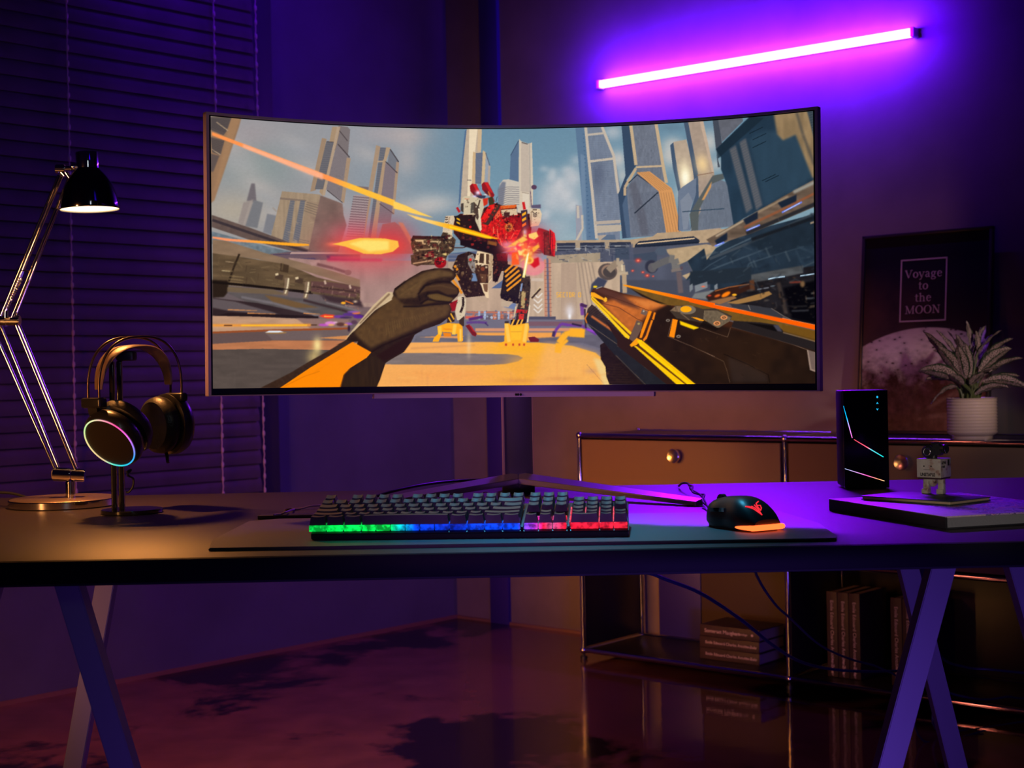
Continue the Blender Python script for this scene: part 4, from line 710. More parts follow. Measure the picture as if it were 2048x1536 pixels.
    # explosion
    gl('B', (255, 40, 50), 1220, 1290, 130, 120, .8); gl('B', (255, 60, 80), 1100, 1400, 130, 90, .8); gl('E', (255, 70, 60), 1150, 90, 130, 90, .85); gl('E', (255, 130, 150), 1240, 240, 90, 70, .75)
    gl('B', (255, 130, 140), 1050, 1380, 90, 40, .9); gl('E', (230, 140, 160), 1000, 40, 60, 30, .8)
    el('E', (250, 120, 140), 1240, 240, 110, 92, b=2, a=.5); el('E', (226, 150, 140), 1235, 238, 84, 66, b=2, a=.6); p('E', (210, 20, 30), 1180, 200, 1290, 160, 1300, 230, 1250, 262, b=2)
    el('E', (255, 196, 90), 1205, 190, 40, 34, b=1.5); el('E', (220, 130, 50), 1205, 190, 20, 18, b=1); p('E', (255, 90, 30), 1040, 120, 1100, 110, 1110, 230, 1040, 230, b=1.5)
    p('B', (255, 206, 110), 1195, 1250, 1270, 1228, 1290, 1270, 1250, 1300, 1200, 1280, b=1); p('B', (255, 190, 80), 1080, 1310, 1150, 1268, 1190, 1300, 1100, 1350, 1000, 1370, b=1.5); p('B', (255, 210, 110), 1095, 1400, 1150, 1375, 1195, 1400, 1160, 1450, 1110, 1445, b=1); p('B', (255, 180, 60), 1225, 1380, 1290, 1340, 1300, 1370, 1240, 1420, b=1.5)
    gl('B', (255, 160, 40), 1190, 1440, 50, 60, .8); gl('B', (236, 200, 210), 1160, 1230, 20, 30, .8); ln('E', (255, 236, 140), 22, 1205, 60, 1150, 350, b=1, w2=26); ln('E', (255, 255, 220), 9, 1203, 80, 1152, 330, b=.4)
    rr = np.random.RandomState(8)
    for i in range(44):
        an = rr.uniform(0, 6.28); d0 = rr.uniform(20, 150); d1 = d0+rr.uniform(10, 60); cx, cy = 1170, 1370
        ln('B', ((255, 90, 60), (255, 200, 120), (255, 140, 40))[i % 3], rr.uniform(3, 7), cx+d0*np.cos(an), cy+d0*.8*np.sin(an), cx+d1*np.cos(an), cy+d1*.8*np.sin(an), a=.6, b=.7)
    for i in range(34): el('B', ((255, 224, 130), (255, 110, 50), (255, 60, 80), (255, 180, 90))[i % 4], 1150+rr.normal(0, 55), 1390+rr.normal(0, 50), rr.uniform(8, 30), rr.uniform(6, 18), a=.75, b=1.6, rot=rr.uniform(0, 180))
    # tracer fire
    p('A', (255, 150, 80), 118, 312, 1900, 978, 1900, 1041, 118, 345, col2=(255, 190, 60), g=(1300, 700, 1500, 800), b=.5); p('A', (255, 178, 140), 420, 430, 1200, 720, 1200, 780, 420, 465, b=2.5, a=.9); p('B', (255, 206, 90), -60, 940, 60, 985, 180, 1040, 310, 1095, 180, 1070, -60, 1010, b=.7)
    p('B', (255, 206, 110), 60, 1060, 250, 1110, 480, 1160, 700, 1220, 930, 1295, 800, 1290, 600, 1240, 350, 1170, 150, 1110, col2=(255, 170, 0), g=(300, 1100, 520, 1170), b=.6); ln('B', (255, 220, 20), 14, 460, 1180, 680, 1240, 850, 1285, b=.8)
    p('M', (250, 150, 100), 100, 20, 340, 50, 1370, 120, 1380, 140, 1200, 150, 800, 115, 300, 80, 100, 45, col2=(255, 170, 40), g=(400, 60, 800, 110), b=.8)
    gl('A', (255, 70, 40), 1640, 1425, 320, 90, .85); gl('A', (255, 120, 90), 1300, 1405, 60, 20, .8)
    p('A', (255, 190, 70), 1290, 1405, 1400, 1380, 1560, 1345, 1800, 1350, 1930, 1375, 1940, 1430, 1880, 1480, 1760, 1505, 1600, 1500, 1420, 1430, b=1); p('A', (255, 224, 110), 1450, 1400, 1600, 1365, 1840, 1375, 1840, 1460, 1650, 1480, b=3)
    # ---- gloved hand
    p('J', (44, 28, 18), -40, 1040, 60, 1000, 130, 900, 580, 480, 600, 420, 760, 310, 900, 230, 1040, 200, 1200, 200, 1260, 240, 1275, 280, 1250, 320, 1210, 345, 1300, 420, 1310, 460, 1290, 500, 1230, 560, 1200, 590, 1225, 650, 1190, 740, 1100, 810, 900, 880, 820, 930, 780, 1010, 700, 1120, 560, 1200, 500, 1240, 440, 1420, 400, 1510, 10, 1510, 20, 1400, 200, 1000, n=.25, ns=(4, 4))
    p('J', (88, 62, 34), 150, 900, 590, 500, 700, 600, 860, 620, 1190, 590, 1215, 650, 1180, 720, 900, 830, 700, 920, 500, 1000, 340, 1080, 200, 960, b=4, n=.15); p('J', (92, 66, 38), 600, 440, 780, 320, 940, 240, 1100, 215, 1230, 240, 1250, 290, 1100, 300, 960, 340, 880, 420, 840, 520, 640, 540, b=3, n=.2)
    p('J', (74, 50, 28), 870, 480, 940, 400, 1080, 370, 1210, 370, 1290, 420, 1290, 480, 1180, 490, 1080, 440, 960, 450, b=2); p('J', (96, 70, 34), 950, 500, 1060, 470, 1200, 510, 1250, 540, 1190, 570, 1040, 560, b=2); p('J', (78, 54, 26), 930, 560, 1000, 545, 1060, 570, 900, 600, b=2)
    for c in ((880, 560, 860, 480, 930, 390, 1050, 350, 1220, 350), (940, 520, 960, 470, 1080, 470, 1200, 510, 1290, 500), (880, 590, 960, 540, 1060, 560, 1230, 575), (690, 620, 860, 620, 1000, 600, 1190, 585), (600, 440, 720, 340)): ln('J', (26, 16, 10), 14, *c, b=1.5)
    for i in range(22):
        x = 500+i*24; ln('J', (126, 98, 52), 5, x, 800-i*6, x+14+i*.5, 930-i*12, b=.8, a=.5)
    for i in range(12): ln('J', (128, 100, 56), 6, 980+i*20, 485+i*4, 990+i*20, 530+i*3, b=.8, a=.5)
    for i in range(8): ln('J', (110, 82, 46), 7, 640+i*26, 520-i*18, 760+i*34, 420-i*20, b=1.5, a=.3)
    for c in ((860, 340, 980, 270, 1200, 250), (860, 420, 900, 330, 1040, 280, 1230, 270), (980, 400, 1100, 390, 1270, 430)): ln('J', (112, 84, 50), 8, *c, b=1.5, a=.6)
    p('J', (40, 20, 12), 400, 1160, 600, 1030, 800, 930, 770, 1010, 700, 1110, 560, 1190, 480, 1220, b=2.5); ln('J', (30, 16, 8), 14, 330, 1130, 460, 1050, 700, 950, 900, 880, b=1.5)
    p('J', (48, 32, 18), 40, 1500, 90, 1340, 340, 1150, 480, 1230, 400, 1500, b=2.5, n=.2, ns=(3, 20)); p('J', (206, 178, 138), 40, 1000, 160, 850, 360, 610, 520, 460, 575, 460, 585, 500, 560, 550, 400, 640, 180, 860, b=.6); ln('J', (140, 112, 84), 22, 545, 480, 400, 620, 220, 810, b=1.2); ln('J', (240, 214, 174), 7, 570, 540, 380, 660, 150, 890, b=.5)
    # sleeve
    p('D', (58, 38, 26), 580, 1420, 860, 1280, 1060, 1160, 1240, 1060, 1400, 960, 1460, 980, 760, 1425, b=.6, n=.2, ns=(4, 4)); p('D', (255, 138, 0), 1465, 978, 1645, 1078, 1600, 1130, 1440, 1230, 1375, 1300, 1350, 1425, 760, 1425, 1050, 1230, b=.4)
    ln('D', (214, 106, 0), 8, 800, 1410, 1000, 1310, 1150, 1260, b=1, a=.6); ln('D', (230, 118, 0), 8, 1050, 1300, 1380, 1090, b=1.5, a=.4); ln('D', (120, 60, 10), 8, 1345, 1420, 1385, 1290, 1440, 1235, b=.6)
    # ---- weapon, right
    p('K', (34, 22, 16), 320, 960, 420, 900, 540, 980, 900, 1400, 900, 1465, 440, 1465, 400, 1360, 390, 1240, 330, 1140, n=.3, ns=(6, 3)); st('K', (74, 50, 28), 8, 5, (400, 1180, 560, 1200, 760, 1450, 440, 1450), a=.5, b=.5); p('K', (92, 80, 70), 410, 920, 530, 990, 520, 1050, 430, 1000, b=1.5)
    p('K', (58, 44, 38), 160, 500, 215, 440, 260, 470, 700, 900, 560, 880, 130, 640, n=.2); st('K', (30, 22, 18), 20, 6, (170, 540, 260, 450, 700, 900, 560, 830), a=.6)
    p('K', (32, 34, 38), 130, 640, 160, 570, 570, 850, 540, 960, 1200, 1465, 880, 1465, 520, 1100, 150, 680, n=.15); ln('K', (206, 110, 50), 26, 210, 590, 400, 720, 560, 830, b=2); ln('K', (120, 100, 84), 6, 150, 680, 540, 950, 900, 1250, 1190, 1465); ln('K', (110, 84, 64), 5, 520, 1090, 900, 1465); ln('K', (130, 110, 96), 5, 540, 970, 730, 1100, 960, 1290, 1180, 1465); ln('K', (240, 130, 20), 14, 165, 550, 130, 620, 150, 680, b=.5)
    p('K', (46, 26, 18), 540, 830, 720, 880, 1560, 1470, 1180, 1470, 540, 970); p('K', (46, 26, 18), 380, 640, 600, 830, 600, 960, 540, 900)
    p('K', (66, 34, 18), 200, 290, 230, 240, 360, 220, 620, 300, 1210, 430, 1300, 470, 2500, 800, 3160, 1000, 3160, 1470, 1550, 1470, 700, 890, 210, 380, n=.12, ns=(10, 10))
    p('K', (196, 104, 42), 330, 420, 620, 330, 900, 360, 1200, 440, 980, 520, 860, 640, 720, 820, 560, 660, b=6, n=.15); p('K', (226, 132, 60), 700, 370, 1000, 400, 1180, 440, 900, 480, b=5, a=.8); p('K', (90, 52, 40), 230, 250, 360, 230, 600, 310, 850, 510, 600, 440, 400, 330, b=3, a=.85)
    p('K', (36, 22, 14), 1050, 520, 1210, 440, 1400, 620, 1900, 720, 3160, 1050, 3160, 1465, 1550, 1465, 900, 920, b=3, n=.3, ns=(14, 14)); p('K', (50, 30, 16), 1500, 900, 2200, 800, 2700, 950, 2400, 1400, 1800, 1300, b=16, a=.5)
    for c in ((400, 320, 620, 400, 950, 520), (330, 420, 560, 480, 800, 630, 860, 650)): ln('K', (70, 34, 20), 6, *c)
    p('K', (255, 170, 20), 205, 285, 250, 290, 375, 365, 370, 390, 250, 350, 205, 330); p('K', (255, 180, 40), 385, 345, 410, 360, 410, 400, 385, 412, 360, 390)
    p('K', (255, 196, 10), 205, 330, 235, 345, 725, 800, 725, 835, 700, 820, 225, 400); p('K', (255, 206, 20), 205, 345, 225, 380, 700, 850, 690, 885, 640, 860, 210, 380); ln('K', (150, 90, 20), 7, 220, 365, 720, 845)
    p('K', (104, 80, 68), 790, 640, 865, 670, 850, 760, 760, 930, 690, 880); el('K', (170, 150, 90), 815, 688, 16, 14); p('K', (112, 90, 80), 860, 500, 930, 530, 910, 585, 840, 560); el('K', (190, 180, 160), 880, 528, 12, 12)
    p('K', (250, 140, 10), 945, 520, 985, 530, 855, 870, 825, 870, 850, 770); p('K', (240, 130, 20), 1010, 540, 1035, 545, 1010, 640, 985, 630); p('K', (240, 130, 20), 975, 640, 1000, 645, 920, 880, 880, 915, 870, 890, 905, 840)
    p('K', (255, 160, 10), 700, 960, 790, 870, 850, 900, 790, 960, 720, 985)
    p('K', (255, 206, 0), 790, 900, 850, 895, 1545, 1465, 1435, 1465, 830, 970); p('K', (255, 200, 0), 750, 970, 790, 975, 1410, 1465, 1300, 1465); ln('K', (130, 60, 0), 10, 800, 965, 1425, 1465)
    ln('K', (255, 150, 0), 10, 850, 925, 1545, 1490, b=.5, a=.7)
    p('K', (255, 140, 10), 1250, 625, 1315, 640, 1270, 870, 1205, 850); ln('K', (130, 98, 80), 5, 1245, 625, 1190, 850, 1500, 980, 1792, 1110); el('K', (130, 116, 104), 1190, 645, 26, 18); el('K', (60, 48, 42), 1190, 645, 12, 9); el('K', (130, 116, 104), 1325, 850, 30, 20); el('K', (60, 48, 42), 1325, 850, 13, 9)
    p('K', (255, 206, 0), 1340, 650, 1590, 740, 1520, 762, 1350, 700, b=.7)
    # top blade
    p('K', (112, 80, 30), 640, 200, 1200, 320, 1792, 480, 2500, 640, 3160, 800, 3160, 960, 2600, 780, 1900, 620, 1300, 460, 1100, 440, 900, 350, n=.12); p('K', (34, 22, 14), 700, 230, 980, 370, 1180, 440, 1060, 420, 860, 340, b=.5)
    p('K', (255, 150, 10), 612, 190, 650, 188, 1200, 300, 1792, 425, 1792, 478, 1200, 345, 640, 210, col2=(255, 100, 0), g=(900, 250, 1500, 380)); p('L', (255, 94, 0), 300, 443, -10, 366, -10, 410, 300, 486, 900, 610, 1660, 780, 1660, 712, 900, 560)
    ln('L', (255, 150, 90), 5, 300, 442, 900, 558, 1660, 714)
    p('L', (54, 54, 60), 510, 430, 740, 445, 900, 470, 1040, 490, 1190, 580, 1180, 620, 800, 540, 540, 475, b=.6); ln('L', (140, 124, 112), 6, 1040, 490, 1200, 590, 1300, 640); ln('L', (130, 120, 112), 10, 745, 450, 775, 515)
    # clasp
    p('K', (64, 52, 42), 1210, 520, 1290, 455, 1460, 460, 1540, 470, 1640, 500, 1792, 490, 2010, 590, 1990, 640, 1850, 740, 1560, 660, 1300, 620); p('L', (108, 92, 72), 180, 520, 350, 520, 525, 610, 500, 660, 370, 740, 340, 735, 170, 630, n=.25, ns=(3, 3)); p('K', (120, 96, 72), 1220, 520, 1290, 460, 1360, 462, 1340, 540, n=.4, ns=(3, 3)); el('K', (120, 106, 90), 1440, 510, 108, 58); el('K', (255, 170, 10), 1420, 502, 72, 40)
    for x, y in ((435, 608), (345, 683)): el('L', (236, 150, 90), x, y, 44, 28); el('L', (110, 70, 40), x, y, 28, 17); ln('L', (220, 140, 80), 8, x-16, y-8, x+16, y+8)
    p('K', (255, 160, 20), 1480, 600, 1560, 610, 1690, 655, 1600, 650); ln('K', (110, 90, 70), 14, 1350, 550, 1465, 640); p('L', (18, 12, 8), 180, 640, 340, 740, 390, 745, 330, 780, 120, 720, b=.6, a=.8)
    ln('L', (126, 100, 84), 6, 530, 730, 900, 830, 1300, 950, 1500, 1020); ln('L', (120, 90, 70), 5, 130, 740, 480, 860, 520, 735); ln('L', (100, 74, 56), 5, 0, 965, 430, 1170, 470, 1280, 510, 1440); ln('L', (14, 8, 4), 7, 430, 1075, 700, 1190, 1000, 1340, 1020, 1440)
    p('L', (36, 30, 30), 560, 650, 900, 670, 1100, 700, 1200, 780, 1660, 900, 1660, 1050, 1300, 950, 530, 730, b=1); p('L', (12, 10, 10), 720, 675, 1060, 710, 1120, 790, 1000, 760, b=.6); p('L', (70, 66, 78), 1065, 705, 1130, 705, 1180, 790, 1120, 780, b=1); p('L', (110, 74, 20), 1180, 700, 1660, 790, 1660, 930, 1190, 790, b=1, a=.8); ln('L', (150, 118, 84), 10, 1190, 800, 1430, 865, 1620, 920, b=.8)
    p('L', (112, 92, 84), 1500, 1020, 1660, 1070, 1660, 1320, 1540, 1270); p('L', (150, 126, 112), 1495, 1020, 1515, 1025, 1555, 1265, 1660, 1310, 1660, 1325, 1535, 1280, b=.3)
    p('L', (60, 50, 50), 480, 1110, 720, 1200, 980, 1340, 1000, 1440, 540, 1440, b=5, a=.35); el('K', (255, 214, 20), 258, 214, 26, 14, b=.5); ln('K', (150, 140, 130), 12, 270, 240, 350, 212)
    gr('K', (1100, 700, 1900, 800, 2700, 1000, 2700, 1440, 1560, 1430, 950, 920), 60, ((70, 44, 26), (26, 14, 8), (96, 66, 40)), 8, 60, 41, a=.3, ang=22, b=1, asp=(.05, .2))
    gr('K', (330, 360, 900, 380, 1150, 450, 800, 640), 50, ((236, 150, 80), (140, 76, 36), (110, 60, 34)), 5, 30, 42, a=.35, ang=25, b=.6, asp=(.1, .3))
    gr('E', (0, 1180, 1900, 1180, 1900, 1400, 0, 1400), 60, ((236, 150, 70), (255, 196, 110), (214, 140, 90)), 30, 220, 43, a=.3, ang=0, b=2.5, asp=(.03, .09))
    gr('D', (130, 1080, 1100, 1070, 800, 1400, 130, 1420), 40, ((100, 86, 80), (72, 62, 58)), 30, 200, 44, a=.35, b=2.5, asp=(.03, .1))
    rr = np.random.RandomState(4)
    for i in range(46):
        x, y = rr.uniform(230, 1000), 0; y = 960-(x-200)*.42+rr.uniform(-120, 120); ln('J', (150, 118, 66), 3.5, x, y, x+rr.uniform(-6, 6), y+rr.uniform(20, 60), a=.22, b=.8)
    for i in range(40): 
        x = rr.uniform(620, 1150); y = 520-(x-620)*.42+rr.uniform(-40, 90); ln('J', (140, 108, 62), 3.5, x, y, x+rr.uniform(20, 50), y-rr.uniform(4, 24), a=.25, b=.8)
    # global grain and veil
    g = noise(SH*SS, SW*SS, 2.2, 2.2, 3)[..., None]*.5 + noise(SH*SS, SW*SS, 9, 5, 4)[..., None]*.5
    CV[:] = np.clip(CV*(1+.05*(g-.5)), 0, 1)
    return CV.reshape(SH, SS, SW, SS, 3).mean((1, 3))

# ================================================================ the room
Zv = V((0, 0, 1))
C0 = onz(880, 1242, 0); L0 = onz(0, 1412, 0)                       # corner of the room, a point of the left wall's foot
K1 = onz(1168, 1318, 0); K2 = onz(1580, 1378, 0)                   # feet of the sideboard's first two posts
uR = (K2-K1).normalized(); nR = V((uR.y, -uR.x, 0)); nR = nR if nR.y < 0 else -nR      # right wall: along, into the room
uL = (L0-C0).normalized(); nL = V((-uL.y, uL.x, 0)); nL = nL if nL.x > 0 else -nL      # left wall
if (K1-C0).dot(nR) < .36: C0 = C0 - nR*(.36-(K1-C0).dot(nR))

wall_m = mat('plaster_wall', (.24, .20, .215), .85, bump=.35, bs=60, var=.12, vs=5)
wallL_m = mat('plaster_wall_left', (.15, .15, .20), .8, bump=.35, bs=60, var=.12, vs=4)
bm = B(); box(bm, C0+uR*2.4-nR*.06+Zv*1.6, (5.0, .12, 3.2), basis(uR, -nR, Zv)); struct('wall_right', bm, wall_m)
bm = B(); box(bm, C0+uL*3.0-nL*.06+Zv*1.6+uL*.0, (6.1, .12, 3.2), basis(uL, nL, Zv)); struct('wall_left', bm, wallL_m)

def floor_mat():
    m = bpy.data.materials.new('worn_polished_floor'); m.use_nodes = True; nt = m.node_tree; b = nt.nodes['Principled BSDF']; N = nt.nodes.new; L = nt.links.new
    tc = N('ShaderNodeTexCoord'); n1 = N('ShaderNodeTexNoise'); n1.inputs['Scale'].default_value = 1.5; n1.inputs['Detail'].default_value = 9; n1.inputs['Roughness'].default_value = .62; n1.inputs['Distortion'].default_value = .3
    n2 = N('ShaderNodeTexNoise'); n2.inputs['Scale'].default_value = 9; n2.inputs['Detail'].default_value = 8
    for n in (n1, n2): L(tc.outputs['Object'], n.inputs['Vector'])
    r = N('ShaderNodeValToRGB'); e = r.color_ramp.elements; e[0].position = .42; e[0].color = (.020, .010, .014, 1); e[1].position = .47; e[1].color = (.30, .12, .10, 1); x = e.new(.62); x.color = (.26, .11, .10, 1); x = e.new(.8); x.color = (.36, .18, .15, 1)
    L(n1.outputs['Fac'], r.inputs['Fac'])
    mx = N('ShaderNodeMix'); mx.data_type = 'RGBA'; mx.blend_type = 'MULTIPLY'; mx.inputs[0].default_value = .6
    r2 = N('ShaderNodeValToRGB'); r2.color_ramp.elements[0].position = .3; r2.color_ramp.elements[0].color = (.35, .3, .3, 1); r2.color_ramp.elements[1].position = .7; r2.color_ramp.elements[1].color = (1, 1, 1, 1)
    L(n2.outputs['Fac'], r2.inputs['Fac']); L(r.outputs['Color'], mx.inputs[6]); L(r2.outputs['Color'], mx.inputs[7])
    # base colour scaled darker over the right half, with a ragged edge
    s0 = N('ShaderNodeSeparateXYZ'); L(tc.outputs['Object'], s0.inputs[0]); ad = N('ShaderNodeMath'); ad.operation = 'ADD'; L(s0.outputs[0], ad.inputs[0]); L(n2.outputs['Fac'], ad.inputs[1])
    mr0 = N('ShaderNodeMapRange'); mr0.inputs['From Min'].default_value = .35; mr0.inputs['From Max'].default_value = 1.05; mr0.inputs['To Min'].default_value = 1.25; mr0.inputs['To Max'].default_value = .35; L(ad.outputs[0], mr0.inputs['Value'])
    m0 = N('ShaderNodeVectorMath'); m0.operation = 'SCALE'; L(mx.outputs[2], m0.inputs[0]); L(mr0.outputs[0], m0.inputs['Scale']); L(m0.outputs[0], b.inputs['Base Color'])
    # polished towards the sideboard, scuffed towards the window wall
    sp = N('ShaderNodeSeparateXYZ'); L(tc.outputs['Object'], sp.inputs[0]); mr = N('ShaderNodeMapRange'); mr.inputs['From Min'].default_value = -.5; mr.inputs['From Max'].default_value = .35; mr.inputs['To Min'].default_value = .42; mr.inputs['To Max'].default_value = .05
    L(sp.outputs[0], mr.inputs['Value']); L(mr.outputs['Result'], b.inputs['Roughness'])
    n3 = N('ShaderNodeTexNoise'); n3.inputs['Scale'].default_value = 14; n3.inputs['Detail'].default_value = 3; L(tc.outputs['Object'], n3.inputs['Vector'])
    bp = N('ShaderNodeBump'); bp.inputs['Strength'].default_value = .25; bp.inputs['Distance'].default_value = .002; L(n3.outputs['Fac'], bp.inputs['Height']); L(bp.outputs['Normal'], b.inputs['Normal'])
    b.inputs['Coat Weight'].default_value = .3; b.inputs['Coat Roughness'].default_value = .06
    return m
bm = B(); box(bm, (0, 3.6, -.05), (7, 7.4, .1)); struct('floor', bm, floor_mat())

# dark strip running up the right wall
navy = mat('navy_paint', (.03, .03, .12), .6, bump=.2, bs=80)
a = onpl(962, 0, C0, nR); b = onpl(998, 0, C0, nR); q0 = (a-C0).dot(uR); q1 = (b-C0).dot(uR)
bm = B(); box(bm, C0+uR*(q0+q1)/2+nR*.008+Zv*1.6, (q1-q0, .018, 3.2), basis(uR, -nR, Zv), bev=.002); struct('trim_1', bm, mat('blue_wall_strip', (.05, .03, .30), .55, bump=.2, bs=80))
# thin scuffed skirting where walls meet the floor
bm = B(); box(bm, C0+uL*3.0+nL*.006+Zv*.006, (6.0, .012, .012), basis(uL, nL, Zv)); struct('baseboard_left', bm, mat('worn_skirting', (.35, .17, .11), .6))
bm = B(); box(bm, C0+uR*2.4+nR*.006+Zv*.005, (4.8, .012, .010), basis(uR, -nR, Zv)); struct('baseboard_right', bm, mat('worn_skirting_right', (.3, .16, .1), .6))

# window behind the blind
sR = (onpl(528, 100, C0, nL)-C0).dot(uL); sEnd = sR+2.6
zt, zb = 2.95, .47
win_m = mat('window_frame_paint', (.06, .06, .09), .5, bump=.1, bs=100); 
bm = B()
for s, wd in ((sR+.045, .09), (sEnd-.03, .06), ((sR+sEnd)/2, .05)): box(bm, C0+uL*s+nL*.022+Zv*(zt+zb)/2, (wd, .044, zt-zb), basis(uL, nL, Zv), bev=.003)
for z in (zb+.03, zt-.03): box(bm, C0+uL*(sR+sEnd)/2+nL*.02+Zv*z, (sEnd-sR, .04, .06), basis(uL, nL, Zv), bev=.003)
wn = struct('window_1', bm, win_m)
bm = B(); box(bm, C0+uL*(sR+sEnd)/2+nL*.008+Zv*(zt+zb)/2, (sEnd-sR-.05, .006, zt-zb-.06), basis(uL, nL, Zv)); obj('pane', bm, mat('night_glass', (.005, .005, .02), .08), wn)

# venetian blind
sB = (onpl(503, 60, C0+nL*.09, nL)-C0).dot(uL); blind_o = C0+uL*(sB+.6)+nL*.09+Zv*.5
bl = thing('venetian_blind', 'closed dark wooden venetian blind with pale ladder cords over the window', 'blind', blind_o)
slat_m = mat('dark_blind_slat', (.12, .10, .115), .5, bump=.15, bs=90, var=.15, vs=8)
bm = B(); zt_b = 2.9; n_s = int((zt_b-.52)/.0475); th = math.radians(76)
Rs = basis(uL, (nL*math.cos(th)-Zv*math.sin(th)), uL.cross(nL*math.cos(th)-Zv*math.sin(th)))
for i in range(n_s):
    z = .55+i*.0475; off = random.Random(i).uniform(-.004, .004)
    xd, yd = uL, (nL*math.cos(th)-Zv*math.sin(th)); zd = xd.cross(yd)
    P = []
    for k in range(5):
        t = k/4-.5; P.append(C0+uL*(sB+off)+nL*.09+Zv*z+yd*t*.052+zd*(.0045*(1-4*t*t)))
    a_ = [bm.verts.new(p) for p in P]+[bm.verts.new(p-zd*.0025) for p in reversed(P)]
    b_ = [bm.verts.new(v.co+uL*2.5) for v in a_]
    bm.faces.new(a_); bm.faces.new(b_[::-1])
    for k in range(10): bm.faces.new((a_[k], b_[k], b_[(k+1) % 10], a_[(k+1) % 10]))
obj('slats', bm, slat_m, bl)
bm = B(); box(bm, C0+uL*(sB+1.25)+nL*.09+Zv*2.93, (2.5, .06, .05), basis(uL, nL, Zv), bev=.004); obj('head_rail', bm, slat_m, bl)
bm = B(); box(bm, C0+uL*(sB+1.25)+nL*.09+Zv*.515, (2.5, .055, .02), basis(uL, nL, Zv), bev=.004); obj('bottom_rail', bm, slat_m, bl)
cord_m = mat('ladder_cord', (.85, .70, .62), .5, bump=.3, bs=200)
for px in (133, 427, 499):
    s = (onpl(px, 30, C0+nL*.12, nL)-C0).dot(uL)
    if px == 499: s = sB+.006
    bm = B(); r_ = random.Random(px); pts = []
    for i in range(n_s*2):
        pts.append(C0+uL*(s+r_.uniform(-.0012, .0012))+nL*(.118+.004*(i % 2))+Zv*(.53+i*.0475/2))
    tube(bm, pts, .0019, 6, 1)
    for i in range(n_s): sph(bm, C0+uL*s+nL*.122+Zv*(.53+i*.0475), .0046, 8, (1, 1, 2.2))
    obj('ladder_cord', bm, cord_m, bl)

# LED bar on the right wall
p0 = onpl(1198, 168, C0+nR*.035, nR); p1 = onpl(1820, 64, C0+nR*.035, nR); dB = (p1-p0).normalized(); upB = dB.cross(-nR) if dB.cross(-nR).z > 0 else -dB.cross(-nR)
RB = basis(dB, upB, dB.cross(upB)); LB = (p1-p0).length; mid = (p0+p1)/2
ls = thing('light_bar', 'glowing violet LED bar mounted at a slant on the wall above the monitor', 'light', mid-nR*.035)
def emis(name, col, s):
    m = bpy.data.materials.new(name); m.use_nodes = True; nt = m.node_tree; nt.nodes.clear(); o = nt.nodes.new('ShaderNodeOutputMaterial'); e = nt.nodes.new('ShaderNodeEmission')
    e.inputs[0].default_value = (*col, 1); e.inputs[1].default_value = s; nt.links.new(e.outputs[0], o.inputs[0]); return m
bm = B(); box(bm, mid-nR*.012, (LB, .024, .022), RB, bev=.002); obj('diffuser', bm, emis('violet_white_light', (.36, .05, 1.0), 36.0), ls)
ld = bpy.data.lights.new('light_bar_light', 'AREA'); ld.shape = 'RECTANGLE'; ld.size = LB*.8; ld.size_y = .03; ld.color = (.22, 0, 1.0); ld.energy = 7.5; ld.spread = math.radians(48)
lo_ = bpy.data.objects.new('light_bar_light', ld); COL.objects.link(lo_); zl = (V((.62, 2.15, .73))-mid).normalized(); xl = (dB-zl*dB.dot(zl)).normalized()
lo_.matrix_world = Matrix.Translation(mid+nR*.012+dB*.14+Zv*.04) @ basis(xl, (-zl).cross(xl), -zl).to_4x4()
lh = bpy.data.lights.new('light_bar_halo', 'AREA'); lh.shape = 'RECTANGLE'; lh.size = LB; lh.size_y = .04; lh.color = (.10, 0, 1.0); lh.energy = 21
lo_ = bpy.data.objects.new('light_bar_halo', lh); COL.objects.link(lo_); lo_.matrix_world = Matrix.Translation(mid+nR*.085) @ basis(dB, nR.cross(dB), nR).to_4x4()
bm = B(); box(bm, mid-nR*.028, (LB*1.004, .020, .012), RB, bev=.001); obj('glow_edge', bm, emis('violet_side_light', (.15, .0, 1.0), 12.0), ls)
for s in (-1, 1):
    bm = B(); box(bm, mid+dB*s*(LB/2+.006)-nR*.016, (.012, .030, .036), RB, bev=.002); obj('end_cap', bm, mat('white_end_cap%d' % (s+1), (.6, .55, .62), .5), ls)

# ================================================================ sideboard of chrome tubes
dS = uR; bS = -nR; PW = (K2-K1).length; DEP = .33
zs = (.03, .376, .742)
def sp_(i, j, z): return V((K1.x, K1.y, 0))+dS*PW*i+bS*DEP*j+Zv*z
cb = thing('sideboard', 'low chrome tube sideboard with two drawers and open shelves by the wall', 'cabinet', V((K1.x, K1.y, 0)))
bm = B()
for i in range(3):
    for j in range(2):
        for z0, z1 in ((zs[0], zs[1]), (zs[1], zs[2])): cyl(bm, sp_(i, j, z0), sp_(i, j, z1), .0085, seg=14)
for z in zs:
    for j in range(2):
        for i in range(2): cyl(bm, sp_(i, j, z), sp_(i+1, j, z), .0085, seg=14)
    for i in range(3): cyl(bm, sp_(i, 0, z), sp_(i, 1, z), .0085, seg=14)
obj('tube_frame', bm, chrome, cb)
for i in range(3):
    for j in range(2):
        for z in zs:
            bm = B(); sph(bm, sp_(i, j, z), .0125, 14); obj('ball_joint', bm, chrome, cb)
        bm = B(); cyl(bm, sp_(i, j, 0), sp_(i, j, .012), .012, seg=16, bev=.002); cyl(bm, sp_(i, j, .01), sp_(i, j, .025), .005, seg=10); obj('foot', bm, black_plastic, cb)
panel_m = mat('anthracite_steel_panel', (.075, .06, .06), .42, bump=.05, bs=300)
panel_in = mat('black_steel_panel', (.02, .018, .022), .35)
RS = basis(dS, bS, Zv)
def ctr(i, j, z): return sp_(i, j, z)
